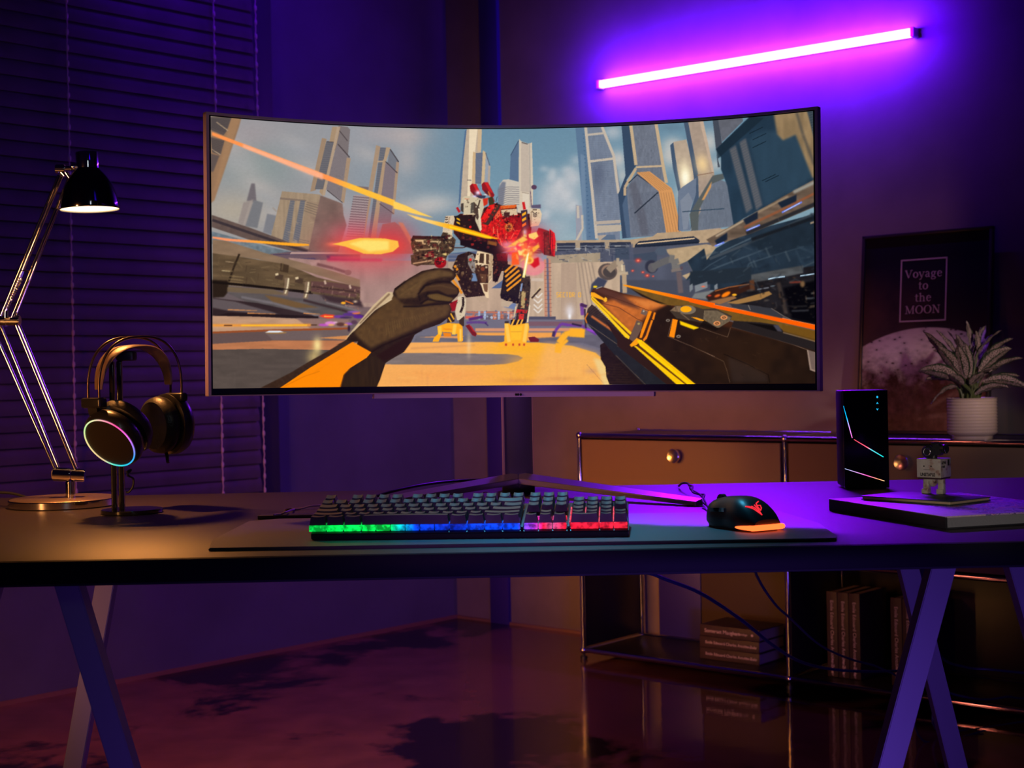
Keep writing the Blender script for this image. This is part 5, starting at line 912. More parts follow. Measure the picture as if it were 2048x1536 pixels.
for i in range(2):
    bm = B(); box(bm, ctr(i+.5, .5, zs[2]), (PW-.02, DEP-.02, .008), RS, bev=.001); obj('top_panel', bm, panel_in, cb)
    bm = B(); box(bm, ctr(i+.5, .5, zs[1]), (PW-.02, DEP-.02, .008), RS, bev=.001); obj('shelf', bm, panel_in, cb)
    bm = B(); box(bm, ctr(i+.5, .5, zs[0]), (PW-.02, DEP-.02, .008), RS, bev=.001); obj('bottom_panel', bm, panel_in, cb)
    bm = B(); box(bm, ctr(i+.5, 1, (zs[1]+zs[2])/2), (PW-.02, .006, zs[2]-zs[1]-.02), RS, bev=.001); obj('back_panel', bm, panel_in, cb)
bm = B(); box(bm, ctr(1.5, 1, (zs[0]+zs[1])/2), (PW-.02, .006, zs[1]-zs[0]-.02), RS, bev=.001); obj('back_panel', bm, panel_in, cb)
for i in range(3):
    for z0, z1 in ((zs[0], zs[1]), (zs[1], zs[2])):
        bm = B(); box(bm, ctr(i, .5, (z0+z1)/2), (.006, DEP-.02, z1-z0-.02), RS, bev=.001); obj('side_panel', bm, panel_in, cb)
knob_m = mat('spun_chrome_knob', (.85, .82, .80), .22, 1.0)
drawer_m = mat('taupe_steel_drawer_front', (.23, .155, .085), .5, bump=.05, bs=300)
for i, kp in ((0, (1347, 912)), (1, (1803, 925))):
    bm = B(); box(bm, ctr(i+.5, 0, (zs[1]+zs[2])/2)+bS*(-.002), (PW-.028, .012, zs[2]-zs[1]-.026), RS, bev=.002)
    dr = obj('drawer', bm, drawer_m, cb)
    kc = onpl(kp[0], kp[1], sp_(0, 0, 0)-bS*.03, bS)
    bm = B(); cyl(bm, kc+bS*.022, kc+bS*.004, .007, seg=16); lathe(bm, [(0, -.0015), (.005, -.0010), (.0185, -.0045), (.0205, -.0050), (.0218, -.0040), (.0218, .003), (.0205, .004), (0, .004)], kc, axis=bS, seg=48)
    bmesh.ops.transform(bm, matrix=Matrix.Identity(4), verts=bm.verts)
    obj('knob', bm, knob_m, dr, label='round spun chrome knob')
# navy box board behind the open left bay
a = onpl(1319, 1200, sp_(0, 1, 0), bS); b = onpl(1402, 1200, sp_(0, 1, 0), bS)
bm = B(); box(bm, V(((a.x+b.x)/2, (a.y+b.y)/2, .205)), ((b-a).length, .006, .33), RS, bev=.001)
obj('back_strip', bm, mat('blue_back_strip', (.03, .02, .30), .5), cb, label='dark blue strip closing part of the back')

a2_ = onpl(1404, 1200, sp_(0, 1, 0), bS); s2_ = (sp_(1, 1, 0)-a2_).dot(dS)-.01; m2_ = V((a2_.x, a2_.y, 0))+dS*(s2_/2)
bm = B(); box(bm, V((m2_.x, m2_.y, .203)), (s2_, .006, .326), RS, bev=.001); obj('back_panel', bm, mat('dark_taupe_back', (.06, .04, .05), .6), cb)  # dark panel added to keep the view through the open bay dim
# ---- books on the sideboard's bottom shelf
def book(loc, xd, yd, zd, w_, d_, h_, label, group, lines, cover=None, spine_len=None, round_=False):
    """spine lies in the xd-zd plane facing -yd; w_ along xd (spine length or height), d_ depth along yd, h_ thickness along zd"""
    bk = thing('book', label, 'book', loc, group); R_ = basis(xd, yd, zd); cv = cover or cover_black
    bm = B(); t = .0025
    box(bm, loc+xd*w_/2+yd*d_/2+zd*(t/2), (w_, d_, t), R_, bev=.0006); box(bm, loc+xd*w_/2+yd*d_/2+zd*(h_-t/2), (w_, d_, t), R_, bev=.0006)
    box(bm, loc+xd*w_/2+yd*(t/2)+zd*h_/2, (w_, t, h_), R_, bev=.0008); cvo = obj('cover', bm, cv, bk)
    bm = B(); box(bm, loc+xd*w_/2+yd*(d_/2-.001)+zd*h_/2, (w_-.006, d_-.006, h_-2*t-.0004), R_); obj('pages', bm, paper, bk)
    for (s, size, off, vert) in lines:
        if s == '@':
            m = B(); sph(m, loc+xd*off+zd*h_/2-yd*.0004, 1, 14, (size*1.1, size, .0006), basis(xd, zd, yd)); obj('emblem', m, print_white, cvo); continue
        m = text_bm(s, size, loc+xd*off+zd*(h_/2-size*.32 if not vert else h_/2-size*.32)-yd*.0008, xd, zd)
        obj('title', m, print_white, cvo)
    return bk
bz = zs[0]+.005
bl0 = onz(1400, 1316, bz); hgt = .0365
tops = ('topmost', 'middle', 'bottom')
for k in range(3):
    z = bz+k*hgt; nm = tops[2-k]
    tl = [('Emile Edouard Charles Antoine Zola', .0125, .022, 0), ('L\'Assommoir', .0085, .165, 0)] if k < 2 else [('Somerset Maugham', .0165, .018, 0), ('Human Bondage', .0095, .112, 0), ('@', .004, .192, 0)]
    book(V((bl0.x, bl0.y, z))+dS*(.002 if k == 2 else 0), dS, bS, Zv, .218, .155, hgt-.0006, '%s of the three black books lying stacked on the sideboard\'s lower shelf' % nm, 'stacked books on the lower shelf', tl)
g1 = onz(1656, 1352, bz); g2 = onz(1784, 1370, bz)
names = (('leftmost', g1, 0), ('middle', g1, 1), ('rightmost', g1, 2))
# upright: spine height along Z (text reads downwards) -> xd = -Z from the top
def upright(o, lab, grp):
    h = .252; wdt = .0345
    book(o+Zv*h, -Zv, bS, dS, h, .17, wdt, lab, grp, [('Emile Edouard Charles Antoine Zola', .0145, .025, 0), ('L\'Assommoir', .011, .19, 0)])
for nm, g, k in names:
    upright(V((g.x, g.y, bz))+dS*k*.0365+bS*0, '%s of the three upright black books left of the crossed desk legs' % nm, 'upright books on the lower shelf')
for k, lab in enumerate(('upright black book close left of the crossed desk legs', 'upright black book mostly hidden behind the crossed desk legs')):
    upright(V((g2.x, g2.y, bz))+dS*k*.0365, lab, 'upright books on the lower shelf')

# ---- framed poster leaning on the wall, standing on the sideboard
ztop = zs[2]+.005
TL = onpl(1730, 474, C0+nR*.012, nR); TR = onpl(1991, 452, C0+nR*.012, nR)
Wp = (TR-TL).length; bl_ = V((TL.x, TL.y, 0))+nR*.075+Zv*ztop
BL = bl_; upP = (TL-BL); 
upP = V((nR.x*-.065+0, nR.y*-.065, TL.z-ztop)); Hp = upP.length; upP.normalize(); xP = uR; nP = xP.cross(upP); nP = nP if nP.y < 0 else -nP
pc = BL+xP*Wp/2+upP*Hp/2; RP = basis(xP, -nP, upP) if xP.cross(-nP).dot(upP) > 0 else basis(xP, nP, upP)
po = thing('framed_poster', 'black framed Voyage to the MOON poster leaning on the wall behind the plant', 'poster', BL+xP*Wp/2)
frm = mat('thin_black_frame', (.03, .025, .03), .3)
bm = B(); fw = .010
for (cx, cz, sx, sz) in ((0, -Hp/2+fw/2, Wp, fw), (0, Hp/2-fw/2, Wp, fw), (-Wp/2+fw/2, 0, fw, Hp), (Wp/2-fw/2, 0, fw, Hp)): box(bm, pc+xP*cx+upP*cz, (sx, .018, sz), RP, bev=.001)
box(bm, pc-nP*.006, (Wp-.01, .004, Hp-.01), RP); obj('frame', bm, frm, po)
def poster_mat(W_, H_):
    m = bpy.data.materials.new('moon_print'); m.use_nodes = True; nt = m.node_tree; b = nt.nodes['Principled BSDF']; N = nt.nodes.new; L = nt.links.new
    uv = N('ShaderNodeUVMap'); uv.uv_map = 'UVMap'
    sp = N('ShaderNodeSeparateXYZ'); L(uv.outputs[0], sp.inputs[0])
    def math_(op, a, b_=None, v=None):
        n = N('ShaderNodeMath'); n.operation = op; L(a, n.inputs[0])
        if b_ is not None: L(b_, n.inputs[1])
        if v is not None: n.inputs[1].default_value = v
        return n.outputs[0]
    # moon disc
    vs = N('ShaderNodeVectorMath'); vs.operation = 'DISTANCE'; L(uv.outputs[0], vs.inputs[0]); vs.inputs[1].default_value = (.52, -.33, 0)
    disc = N('ShaderNodeMapRange'); disc.inputs['From Min'].default_value = 1.094; disc.inputs['From Max'].default_value = 1.102; disc.inputs['To Min'].default_value = 1; disc.inputs['To Max'].default_value = 0; L(vs.outputs['Value'], disc.inputs['Value'])
    mp = N('ShaderNodeMapping'); mp.inputs['Scale'].default_value = (1, 1.9, 1); mp.inputs['Rotation'].default_value = (0, 0, .35); L(uv.outputs[0], mp.inputs[0])
    vo = N('ShaderNodeTexVoronoi'); vo.inputs['Scale'].default_value = 15; vo.inputs['Randomness'].default_value = 1; L(mp.outputs[0], vo.inputs['Vector'])
    nz = N('ShaderNodeTexNoise'); nz.inputs['Scale'].default_value = 26; nz.inputs['Detail'].default_value = 5; L(mp.outputs[0], nz.inputs['Vector'])
    cr = math_('ADD', vo.outputs['Distance'], math_('MULTIPLY', nz.outputs['Fac'], v=.35))
    ramp = N('ShaderNodeValToRGB'); e = ramp.color_ramp.elements; e[0].position = .30; e[0].color = (.05, .035, .05, 1); e[1].position = .36; e[1].color = (.50, .42, .52, 1); x = e.new(.8); x.color = (.66, .56, .66, 1); L(cr, ramp.inputs['Fac'])
    # lower part of the moon goes brown and rough
    n2 = N('ShaderNodeTexNoise'); n2.inputs['Scale'].default_value = 9; n2.inputs['Detail'].default_value = 7; n2.inputs['Roughness'].default_value = .7; L(uv.outputs[0], n2.inputs['Vector'])
    low = N('ShaderNodeMapRange'); low.inputs['From Min'].default_value = .34; low.inputs['From Max'].default_value = .62; low.inputs['To Min'].default_value = 1; low.inputs['To Max'].default_value = 0
    L(math_('ADD', sp.outputs[1], math_('MULTIPLY', math_('SUBTRACT', n2.outputs['Fac'], v=.5), v=.5)), low.inputs['Value'])
    br = N('ShaderNodeValToRGB'); e = br.color_ramp.elements; e[0].position = .38; e[0].color = (.035, .018, .02, 1); e[1].position = .66; e[1].color = (.15, .08, .08, 1); L(n2.outputs['Fac'], br.inputs['Fac'])
    mx = N('ShaderNodeMix'); mx.data_type = 'RGBA'; L(low.outputs[0], mx.inputs[0]); L(ramp.outputs[0], mx.inputs[6]); L(br.outputs[0], mx.inputs[7])
    # background: navy with brown smoke at the left
    n3 = N('ShaderNodeTexNoise'); n3.inputs['Scale'].default_value = 3.2; n3.inputs['Detail'].default_value = 5; L(uv.outputs[0], n3.inputs['Vector'])
    sm = math_('MULTIPLY', math_('SUBTRACT', n3.outputs['Fac'], math_('MULTIPLY', sp.outputs[0], v=.9)), v=2.2)
    hb = N('ShaderNodeMapRange'); hb.inputs['From Min'].default_value = 1.25; hb.inputs['From Max'].default_value = .85; hb.inputs['To Min'].default_value = 0; hb.inputs['To Max'].default_value = 1; L(sp.outputs[1], hb.inputs['Value'])
    smk = math_('MULTIPLY', sm, hb.outputs[0]); cl = N('ShaderNodeClamp'); L(smk, cl.inputs[0])
    bg = N('ShaderNodeMix'); bg.data_type = 'RGBA'; L(cl.outputs[0], bg.inputs[0]); bg.inputs[6].default_value = (.010, .008, .035, 1); bg.inputs[7].default_value = (.09, .05, .06, 1)
    fin = N('ShaderNodeMix'); fin.data_type = 'RGBA'; L(disc.outputs[0], fin.inputs[0]); L(bg.outputs[2], fin.inputs[6]); L(mx.outputs[2], fin.inputs[7]); L(fin.outputs[2], b.inputs['Base Color'])
    b.inputs['Roughness'].default_value = .25
    return m
bm = B(); vs_ = [bm.verts.new(pc+xP*sx*(Wp/2-fw)+upP*sy*(Hp/2-fw)+nP*.001) for sx, sy in ((-1, -1), (1, -1), (1, 1), (-1, 1))]; f = bm.faces.new(vs_)
bk_ = [bm.verts.new(v.co-nP*.003) for v in vs_]; bm.faces.new(bk_[::-1])
uvl = bm.loops.layers.uv.new('UVMap')
for lp, (u_, v_) in zip(f.loops, ((0, 0), (1, 0), (1, Hp/Wp*1.0), (0, Hp/Wp*1.0))): lp[uvl].uv = (u_, v_)
pr_o = obj('print', bm, poster_mat(Wp, Hp), po, smooth=False)
# title box and lettering
pn = pc+nP*.0015
tb = [onpl(*q, pn, nP) for q in ((1805, 521), (1896, 515), (1888, 640), (1798, 643))]
def pxy(p): return (p-pc).dot(xP), (p-pc).dot(upP)
xs_ = [pxy(p) for p in tb]; x0 = (xs_[0][0]+xs_[3][0])/2; x1 = (xs_[1][0]+xs_[2][0])/2; y1 = (xs_[0][1]+xs_[1][1])/2; y0 = (xs_[2][1]+xs_[3][1])/2
let_m = mat('poster_lettering', (.62, .50, .60), .6)
bm = B(); lw = .0042
for (cx, cz, sx, sz) in (((x0+x1)/2, y0, x1-x0+lw, lw), ((x0+x1)/2, y1, x1-x0+lw, lw), (x0, (y0+y1)/2, lw, y1-y0), (x1, (y0+y1)/2, lw, y1-y0)): box(bm, pc+xP*cx+upP*cz+nP*.0013, (sx, .0008, sz), RP)
obj('title_box', bm, let_m, pr_o)
for k, wd in enumerate(('Voyage', 'to', 'the', 'MOON')):
    org = pc+xP*(x0+x1)/2+upP*(y1-(y1-y0)*(.295+.195*k))+nP*.0013
    obj('lettering', serif_bm(wd, .034, org, xP, upP), let_m, pr_o)

# ================================================================ potted plant on the sideboard
pp = onz(1945, 879, ztop+.001); pr = .066
pl = thing('potted_plant', 'bushy variegated pink-leaved plant in a ribbed cream pot on the sideboard', 'plant', pp)
prof = [(0, 0), (.050, 0), (.053, .004), (.053, .010), (.0605, .014)]
for k in range(11):
    z = .018+k*.0084; prof += [(.0645, z), (.0660, z+.0026), (.0662, z+.0044), (.0645, z+.0068)]
prof += [(.0665, .1115), (.067, .113), (.0645, .1135), (.0625, .112), (.061, .096), (0, .095)]
bm = B(); lathe(bm, [(r*1.0, z) for r, z in prof], pp, seg=56); obj('pot', bm, mat('cream_glazed_pot', (.62, .52, .42), .28, coat=.5), pl)
bm = B(); lathe(bm, [(0, .098), (.04, .1), (.0605, .097)], pp, seg=30); obj('soil', bm, mat('potting_soil', (.02, .014, .01), .95, bump=1, bs=300), pl)
def leaf_mat():
    m = bpy.data.materials.new('variegated_leaf'); m.use_nodes = True; nt = m.node_tree; b = nt.nodes['Principled BSDF']; N = nt.nodes.new; L = nt.links.new
    uv = N('ShaderNodeUVMap'); uv.uv_map = 'UVMap'; sp = N('ShaderNodeSeparateXYZ'); L(uv.outputs[0], sp.inputs[0])
    mp = N('ShaderNodeMapping'); mp.inputs['Scale'].default_value = (11, 34, 1); L(uv.outputs[0], mp.inputs[0])
    nz = N('ShaderNodeTexNoise'); nz.inputs['Scale'].default_value = 1.4; nz.inputs['Detail'].default_value = 4; L(mp.outputs[0], nz.inputs[0])
    # distance from rim: v in 0..1 across
    d = N('ShaderNodeMath'); d.operation = 'SUBTRACT'; L(sp.outputs[0], d.inputs[0]); d.inputs[1].default_value = .5
    ab = N('ShaderNodeMath'); ab.operation = 'ABSOLUTE'; L(d.outputs[0], ab.inputs[0])
    s = N('ShaderNodeMath'); s.operation = 'ADD'; L(nz.outputs['Fac'], s.inputs[0])
    rim = N('ShaderNodeValToRGB'); e = rim.color_ramp.elements; e[0].position = .02; e[0].color = (0, 0, 0, 1); e[1].position = .05; e[1].color = (.2, .2, .2, 1); x = e.new(.36); x.color = (.2, .2, .2, 1); x = e.new(.47); x.color = (-.0, 0, 0, 1)
    L(ab.outputs[0], rim.inputs[0]); L(rim.outputs[0], s.inputs[1])
    r = N('ShaderNodeValToRGB'); e = r.color_ramp.elements; e[0].position = .69; e[0].color = (.022, .050, .022, 1); e[1].position = .72; e[1].color = (.62, .46, .46, 1); L(s.outputs[0], r.inputs[0])
    L(r.outputs[0], b.inputs['Base Color']); b.inputs['Roughness'].default_value = .42
    return m
leafm = leaf_mat(); stemm = mat('green_stem', (.07, .10, .03), .5)
rl = random.Random(11); lb = B(); sb_ = B(); uvL = lb.loops.layers.uv.new('UVMap')
def leaf(root, tip, wd, droop, twist):
    """blade from root to tip, wd half width, bending by droop"""
    d = tip-root; Ln = d.length; mid = (root+tip)/2+Zv*droop
    side = d.cross(Zv); side = side.normalized() if side.length > 1e-4 else V((1, 0, 0)); n = 12; rows = []
    side = (Matrix.Rotation(twist, 3, d.normalized()) @ side)
    for i in range(n+1):
        t = i/n; p = root*(1-t)**2+mid*2*t*(1-t)+tip*t*t
        tn = ((mid-root)*(1-t)+(tip-mid)*t).normalized(); nn = side.cross(tn).normalized()
        w_ = wd*(math.sin(PI*min(1, t*.92+.06))**.8)*(1-.35*t)*1.15 if i < n else .0004
        rows.append([lb.verts.new(p+side*w_*s+nn*(abs(s)*w_*.35)+nn*(.0015*math.sin(t*20+s*3))) for s in (-1, -.5, 0, .5, 1)])
    for i in range(n):
        for k in range(4):
            f = lb.faces.new((rows[i][k], rows[i][k+1], rows[i+1][k+1], rows[i+1][k]))
            for lp, (a_, b_) in zip(f.loops, ((k, i), (k+1, i), (k+1, i+1), (k, i+1))): lp[uvL].uv = (a_/4, b_/n)
sc_pl = pp.y/F
def pw(px, py, dy): # point near the plant at a depth offset
    return at(px, py, pp.y+dy)
spec = [ # root px, tip px, half width px, depth of tip, droop
 ((1912, 745), (1846, 662), 13, -.03, .010, .3), ((1925, 735), (1872, 660), 12, .02, .012, -.4), ((1930, 722), (1895, 662), 11, .04, .008, .2), ((1918, 760), (1836, 742), 15, -.04, .02, .9), ((1914, 775), (1862, 808), 12, -.05, .02, .6),
 ((1940, 690), (1933, 642), 9, .03, 0, .5), ((1940, 725), (1962, 655), 10, .02, 0, -.5), ((1950, 700), (1972, 650), 9, .05, .0, .2), ((1947, 720), (2003, 660), 13, .01, .012, -.3), ((1955, 735), (2027, 676), 14, -.01, .014, -.5),
 ((1960, 745), (2024, 696), 14, -.04, .02, -.9), ((1960, 760), (2046, 716), 12, .0, .02, -.6), ((1965, 765), (2062, 780), 11, -.03, .03, -1.0), ((1960, 775), (2040, 752), 10, .04, .02, -.8), ((1945, 762), (1999, 735), 15, -.06, .01, .2),
 ((1930, 757), (1915, 690), 13, -.07, 0, .1), ((1938, 755), (1930, 685), 12, -.06, 0, .3), ((1920, 750), (1872, 690), 13, -.06, .01, .5), ((1932, 740), (1950, 690), 11, -.03, 0, .8), ((1950, 790), (2020, 775), 10, -.06, .02, -.7),
 ((1905, 760), (1850, 760), 11, .01, .012, .7), ((1900, 730), (1866, 700), 12, .03, .01, .4), ((1975, 740), (2010, 690), 12, .05, .01, -.4), ((1960, 720), (1985, 668), 11, .06, .01, -.2),
 ((1942, 770), (1968, 745), 12, -.07, .0, -.2), ((1926, 770), (1898, 748), 11, -.07, .0, .4), ((1955, 700), (1952, 662), 9, .0, .0, -.9), ((1925, 712), (1912, 668), 10, .0, .0, .5)]
for (r_, t_, wpx, dd, dr, tw) in spec:
    root = pw(r_[0], r_[1], dd*.4); tip = pw(t_[0], t_[1], dd); leaf(root, tip, wpx*sc_pl*1.18, dr, tw)
    base = pp+V((rl.uniform(-.028, .028), rl.uniform(-.03, .03), .095)); mid = (base+root)/2+V((rl.uniform(-.004, .004), 0, .01))
    tube(sb_, [base, mid, root], .0028, 6, 5)
obj('foliage', lb, leafm, pl); obj('stems', sb_, stemm, pl)

# ================================================================ desk
DZ = .73; DY0, DY1 = 1.823, 2.838
dk = thing('desk', 'wide dark desk with flat crossed violet-lit legs', 'desk', V((0, 2.33, 0)))
desk_m = mat('dark_brown_desktop', (.042, .030, .034), .44, bump=.25, bs=900, var=.12, vs=3, spec=.35)
bm = B(); box(bm, (0.02, (DY0+DY1)/2, DZ-.014), (2.494, DY1-DY0-.006, .028), bev=.0008); obj('desktop', bm, desk_m, dk)
bm = B()
for y_, s_ in ((DY0+.0015, 2.5), (DY1-.0015, 2.5)): box(bm, (0.02, y_, DZ-.0155), (s_, .003, .029), bev=.0006)
for x_ in (-1.2285, 1.2685): box(bm, (x_, (DY0+DY1)/2, DZ-.0155), (.003, DY1-DY0-.006, .029), bev=.0006)
obj('edge_band', bm, mat('black_edge_band', (.003, .003, .005), .5, spec=.15), dk)
leg_m = mat('grey_painted_steel_leg', (.24, .22, .26), .42, bump=.05, bs=300)
def bar(pxt, pxb, y, wd=.031, th=.030):
    a, b = at(*pxt, y), at(*pxb, y); d = (b-a); 
    a2 = a+d*((DZ-.031-a.z)/d.z); b2 = a+d*((0-a.z)/d.z); u = (b2-a2).normalized(); x = V((0, 1, 0)).cross(u).normalized()
    x = V((1, 0, 0)); bm = B(); hw = V((wd/2/abs(u.z), 0, 0))
    prism(bm, [a2-hw-V((0, th/2, 0)), a2+hw-V((0, th/2, 0)), b2+hw-V((0, th/2, 0)), b2-hw-V((0, th/2, 0))], V((0, 1, 0)), th)
    bmesh.ops.bevel(bm, geom=bm.edges[:], offset=.0012, segments=2, affect='EDGES'); obj('leg', bm, leg_m, dk)
bar((140, 1170), (251, 1536), 1.90); bar((213, 1170), (149, 1536), 2.45)
bar((1880, 1138), (1774, 1536), 1.90); bar((1816, 1140), (1913, 1536), 2.45)
bar((2036, 1133), (2093, 1330), 1.90); bar((-22, 1170), (-78, 1370), 1.90)
bm = B()
for y in (1.90, 2.45): box(bm, (0.02, y, DZ-.036), (1.9, .035, .010), bev=.001)
obj('underside_rail', bm, black_matte, dk)

# ---- desk mat
MZ = DZ+.0001; MT = .0045; mz = MZ+MT
mp_ = [(417, 1096), (424, 1080), (497, 1042), (560, 1037), (1560, 1022), (1640, 1046), (1674, 1072), (1673, 1076)]
Pm = [onz(x, y, mz) for x, y in mp_]
bm = B(); prism(bm, [V((p.x, p.y, MZ)) for p in Pm], Zv, MT)
bmesh.ops.bevel(bm, geom=[e for e in bm.edges], offset=.0011, segments=2, affect='EDGES')
mm = obj('desk_mat', bm, mat('charcoal_desk_mat', (.10, .082, .088), .5, bump=.3, bs=1300, spec=.5)); tag(mm, 'long charcoal desk mat with cut corners under the keyboard', 'desk mat')
# ---- flat black wrist bar lying behind the mat
a = onz(516, 1031, DZ+.006); b = onz(1000, 1022, DZ+.006); d = (b-a).normalized(); nn = V((-d.y, d.x, 0))
bm = B(); box(bm, (a+b)/2+V((0, 0, -.0030))+nn*.012, ((b-a).length, .034, .0060), basis(d, nn, Zv), bev=.001)
wb = obj('flat_bar', bm, mat('satin_black_bar', (.03, .02, .025), .35)); tag(wb, 'flat black bar lying behind the left half of the keyboard', 'bar')

# ================================================================ monitor
MR, MH = .869, .494; PHI = math.asin(MH/MR); MX, MY = .0055, 2.492
mz0, mz1 = .9205, 1.3795
mn = thing('monitor', 'large curved ultrawide monitor showing a first-person robot shooter game', 'monitor', V((MX, MY+.13, DZ)))
Rm = Matrix.Rotation(.0115, 4, 'Y'); Pc = V((MX, MY, (mz0+mz1)/2))
def mp3(s, z, back=0.0):
    """point of the curved panel: s -1..1 along the arc, z height, back = distance behind the glass"""
    ph = s*PHI; r = MR+back
    p = V((MX+r*math.sin(ph), MY-MR+r*math.cos(ph), z)); return Pc+(Rm @ (p-Pc).to_4d()).to_3d() if False else Pc+Rm.to_3x3() @ (p-Pc)
def arc_band(bm, s0, s1, z0, z1, b0, b1, n=64):
    """closed curved slab between heights and depths"""
    R_ = []
    for i in range(n+1):
        s = s0+(s1-s0)*i/n
        R_.append([bm.verts.new(mp3(s, z0, b0)), bm.verts.new(mp3(s, z1, b0)), bm.verts.new(mp3(s, z1, b1)), bm.verts.new(mp3(s, z0, b1))])
    for a_, b_ in zip(R_, R_[1:]):
        for k in range(4): bm.faces.new((a_[k], a_[(k+1) % 4], b_[(k+1) % 4], b_[k]))
    bm.faces.new(R_[0]); bm.faces.new(R_[-1][::-1])
bez = mat('monitor_edge_metal', (.60, .40, .38), .45, .15)
blackb = mat('black_bezel', (.008, .009, .02), .3)
ds = .0021/MH
bm = B()   # thin metal rim: left, right, top, bottom
arc_band(bm, -1, -1+ds*2.2, mz0, mz1, -.003, .010, 2); arc_band(bm, 1-ds*2.2, 1, mz0, mz1, -.003, .010, 2)
arc_band(bm, -1, 1, mz1-.0042, mz1, -.003, .010); arc_band(bm, -1, 1, mz0, mz0+.0018, -.003, .010)
obj('rim', bm, bez, mn)
bm = B(); arc_band(bm, -1+ds, 1-ds, mz0+.001, mz1-.001, .0012, .012)
obj('bezel', bm, blackb, mn)
# glass with the picture
sx = 1-.0085/MH/1.0; gz0, gz1 = mz0+.0125, mz1-.0062
PIC = paint_screen(); NU, NV = 1040, 470
uu = np.linspace(-sx, sx, NU+1); vv = np.linspace(gz0, gz1, NV+1)
ph = uu*PHI; X = MX+MR*np.sin(ph); Yy = MY-MR+MR*np.cos(ph)
XX = np.repeat(X[None], NV+1, 0); YY = np.repeat(Yy[None], NV+1, 0); ZZ = np.repeat(vv[:, None], NU+1, 1)
ca, sa = math.cos(.0115), math.sin(.0115); dxm = XX-Pc.x; dzm = ZZ-Pc.z
R3 = Rm.to_3x3(); XX2 = Pc.x+R3[0][0]*dxm+R3[0][2]*dzm; ZZ2 = Pc.z+R3[2][0]*dxm+R3[2][2]*dzm
# picture coordinates: the painting was laid out as the curved panel looks from the chair, unroll it onto the glass
qx = XX2/YY*F; qd = -(ZZ2-CZ)/YY*F; pxx = qx*CA+qd*SA+1024; pyy = -qx*SA+qd*CA+HZ
fx = np.clip((pxx-SX0-.5), 0, SW-1.001); fy = np.clip((pyy-SY0-.5), 0, SH-1.001); ix, iy = fx.astype(int), fy.astype(int); tx, ty = (fx-ix)[..., None], (fy-iy)[..., None]
cc = (PIC[iy, ix]*(1-tx)+PIC[iy, np.minimum(ix+1, SW-1)]*tx)*(1-ty)+(PIC[np.minimum(iy+1, SH-1), ix]*(1-tx)+PIC[np.minimum(iy+1, SH-1), np.minimum(ix+1, SW-1)]*tx)*ty
lin = np.where(cc <= .04045, cc/12.92, ((cc+.055)/1.055)**2.4)
loc_ = np.array(mn.location)
co = np.stack([XX2, YY-.0002, ZZ2], -1).reshape(-1, 3)-loc_
me = bpy.data.meshes.new('screen'); nvx = co.shape[0]; me.vertices.add(nvx); me.vertices.foreach_set('co', co.astype(np.float32).ravel())
idx = (np.arange(NV)[:, None]*(NU+1)+np.arange(NU)[None]).ravel(); quads = np.stack([idx, idx+1, idx+NU+2, idx+NU+1], 1)
me.loops.add(quads.size); me.loops.foreach_set('vertex_index', quads.ravel().astype(np.int32)); me.polygons.add(len(idx)); me.polygons.foreach_set('loop_start', np.arange(0, quads.size, 4, dtype=np.int32))
me.update(calc_edges=True)
at_ = me.color_attributes.new('picture', 'FLOAT_COLOR', 'POINT'); at_.data.foreach_set('color', np.concatenate([lin.reshape(-1, 3), np.ones((nvx, 1))], 1).astype(np.float32).ravel())
m = bpy.data.materials.new('game_picture'); m.use_nodes = True; nt = m.node_tree; b_ = nt.nodes['Principled BSDF']; b_.inputs['Base Color'].default_value = (.004, .004, .006, 1); b_.inputs['Roughness'].default_value = .35; b_.inputs['Specular IOR Level'].default_value = .2
va = nt.nodes.new('ShaderNodeVertexColor'); va.layer_name = 'picture'; nt.links.new(va.outputs[0], b_.inputs['Emission Color']); b_.inputs['Emission Strength'].default_value = 1.0
m.cycles.emission_sampling = 'NONE' if NO_SCREEN_NEE else 'FRONT'
me.materials.append(m); so = bpy.data.objects.new('screen', me); COL.objects.link(so); so.parent = mn
# back shell, chin bar, stand
bm = B(); arc_band(bm, -.97, .97, mz0+.012, mz1-.012, .0125, .030); arc_band(bm, -.55, .55, mz0+.05, mz1-.05, .030, .055, 32); obj('back_shell', bm, black_plastic, mn)
chin_m = mat('chin_metal', (.88, .62, .86), .5, 0)
bm = B(); arc_band(bm, -.4575, .4575, mz0-.0078, mz0+.0002, -.0018, .016, 40); chn = obj('chin_bar', bm, chin_m, mn)
bm = B(); 
for px, r in ((1032, .0022), (1036, .0022), (1041.5, .0022)): sph(bm, at(px, 789, MY-.0035)+V((0, .0012, 0)), r, 10)
obj('sensor_dots', bm, black_matte, chn)
YP = 2.692
pl_ = at(1003.5, 870, YP); pr_ = at(1066.5, 870, YP); pcx = (pl_.x+pr_.x)/2; pwid = pr_.x-pl_.x
bm = B(); box(bm, (pcx, YP+.012, (DZ+.02+1.20)/2), (pwid, .024, 1.20-DZ-.02), bev=.0015); obj('stand_post', bm, mat('stand_grey_metal', (.10, .09, .13), .45, .3), mn)
for s in (-1, 1):
    bm = B(); box(bm, (pcx+s*(pwid/2-(.0026 if s < 0 else .0008)), YP-.0012, (DZ+.03+1.10)/2), (.0052 if s < 0 else .0016, .003, 1.10-DZ-.03), bev=.0006); obj('edge_highlight_strip', bm, bez, mn)  # strips added as the post's edge highlights, widest on the warm-lit left
bm = B(); box(bm, (MX+.0, MY+.085, 1.15), (.10, .10, .10), bev=.01); obj('neck_mount', bm, black_plastic, mn)
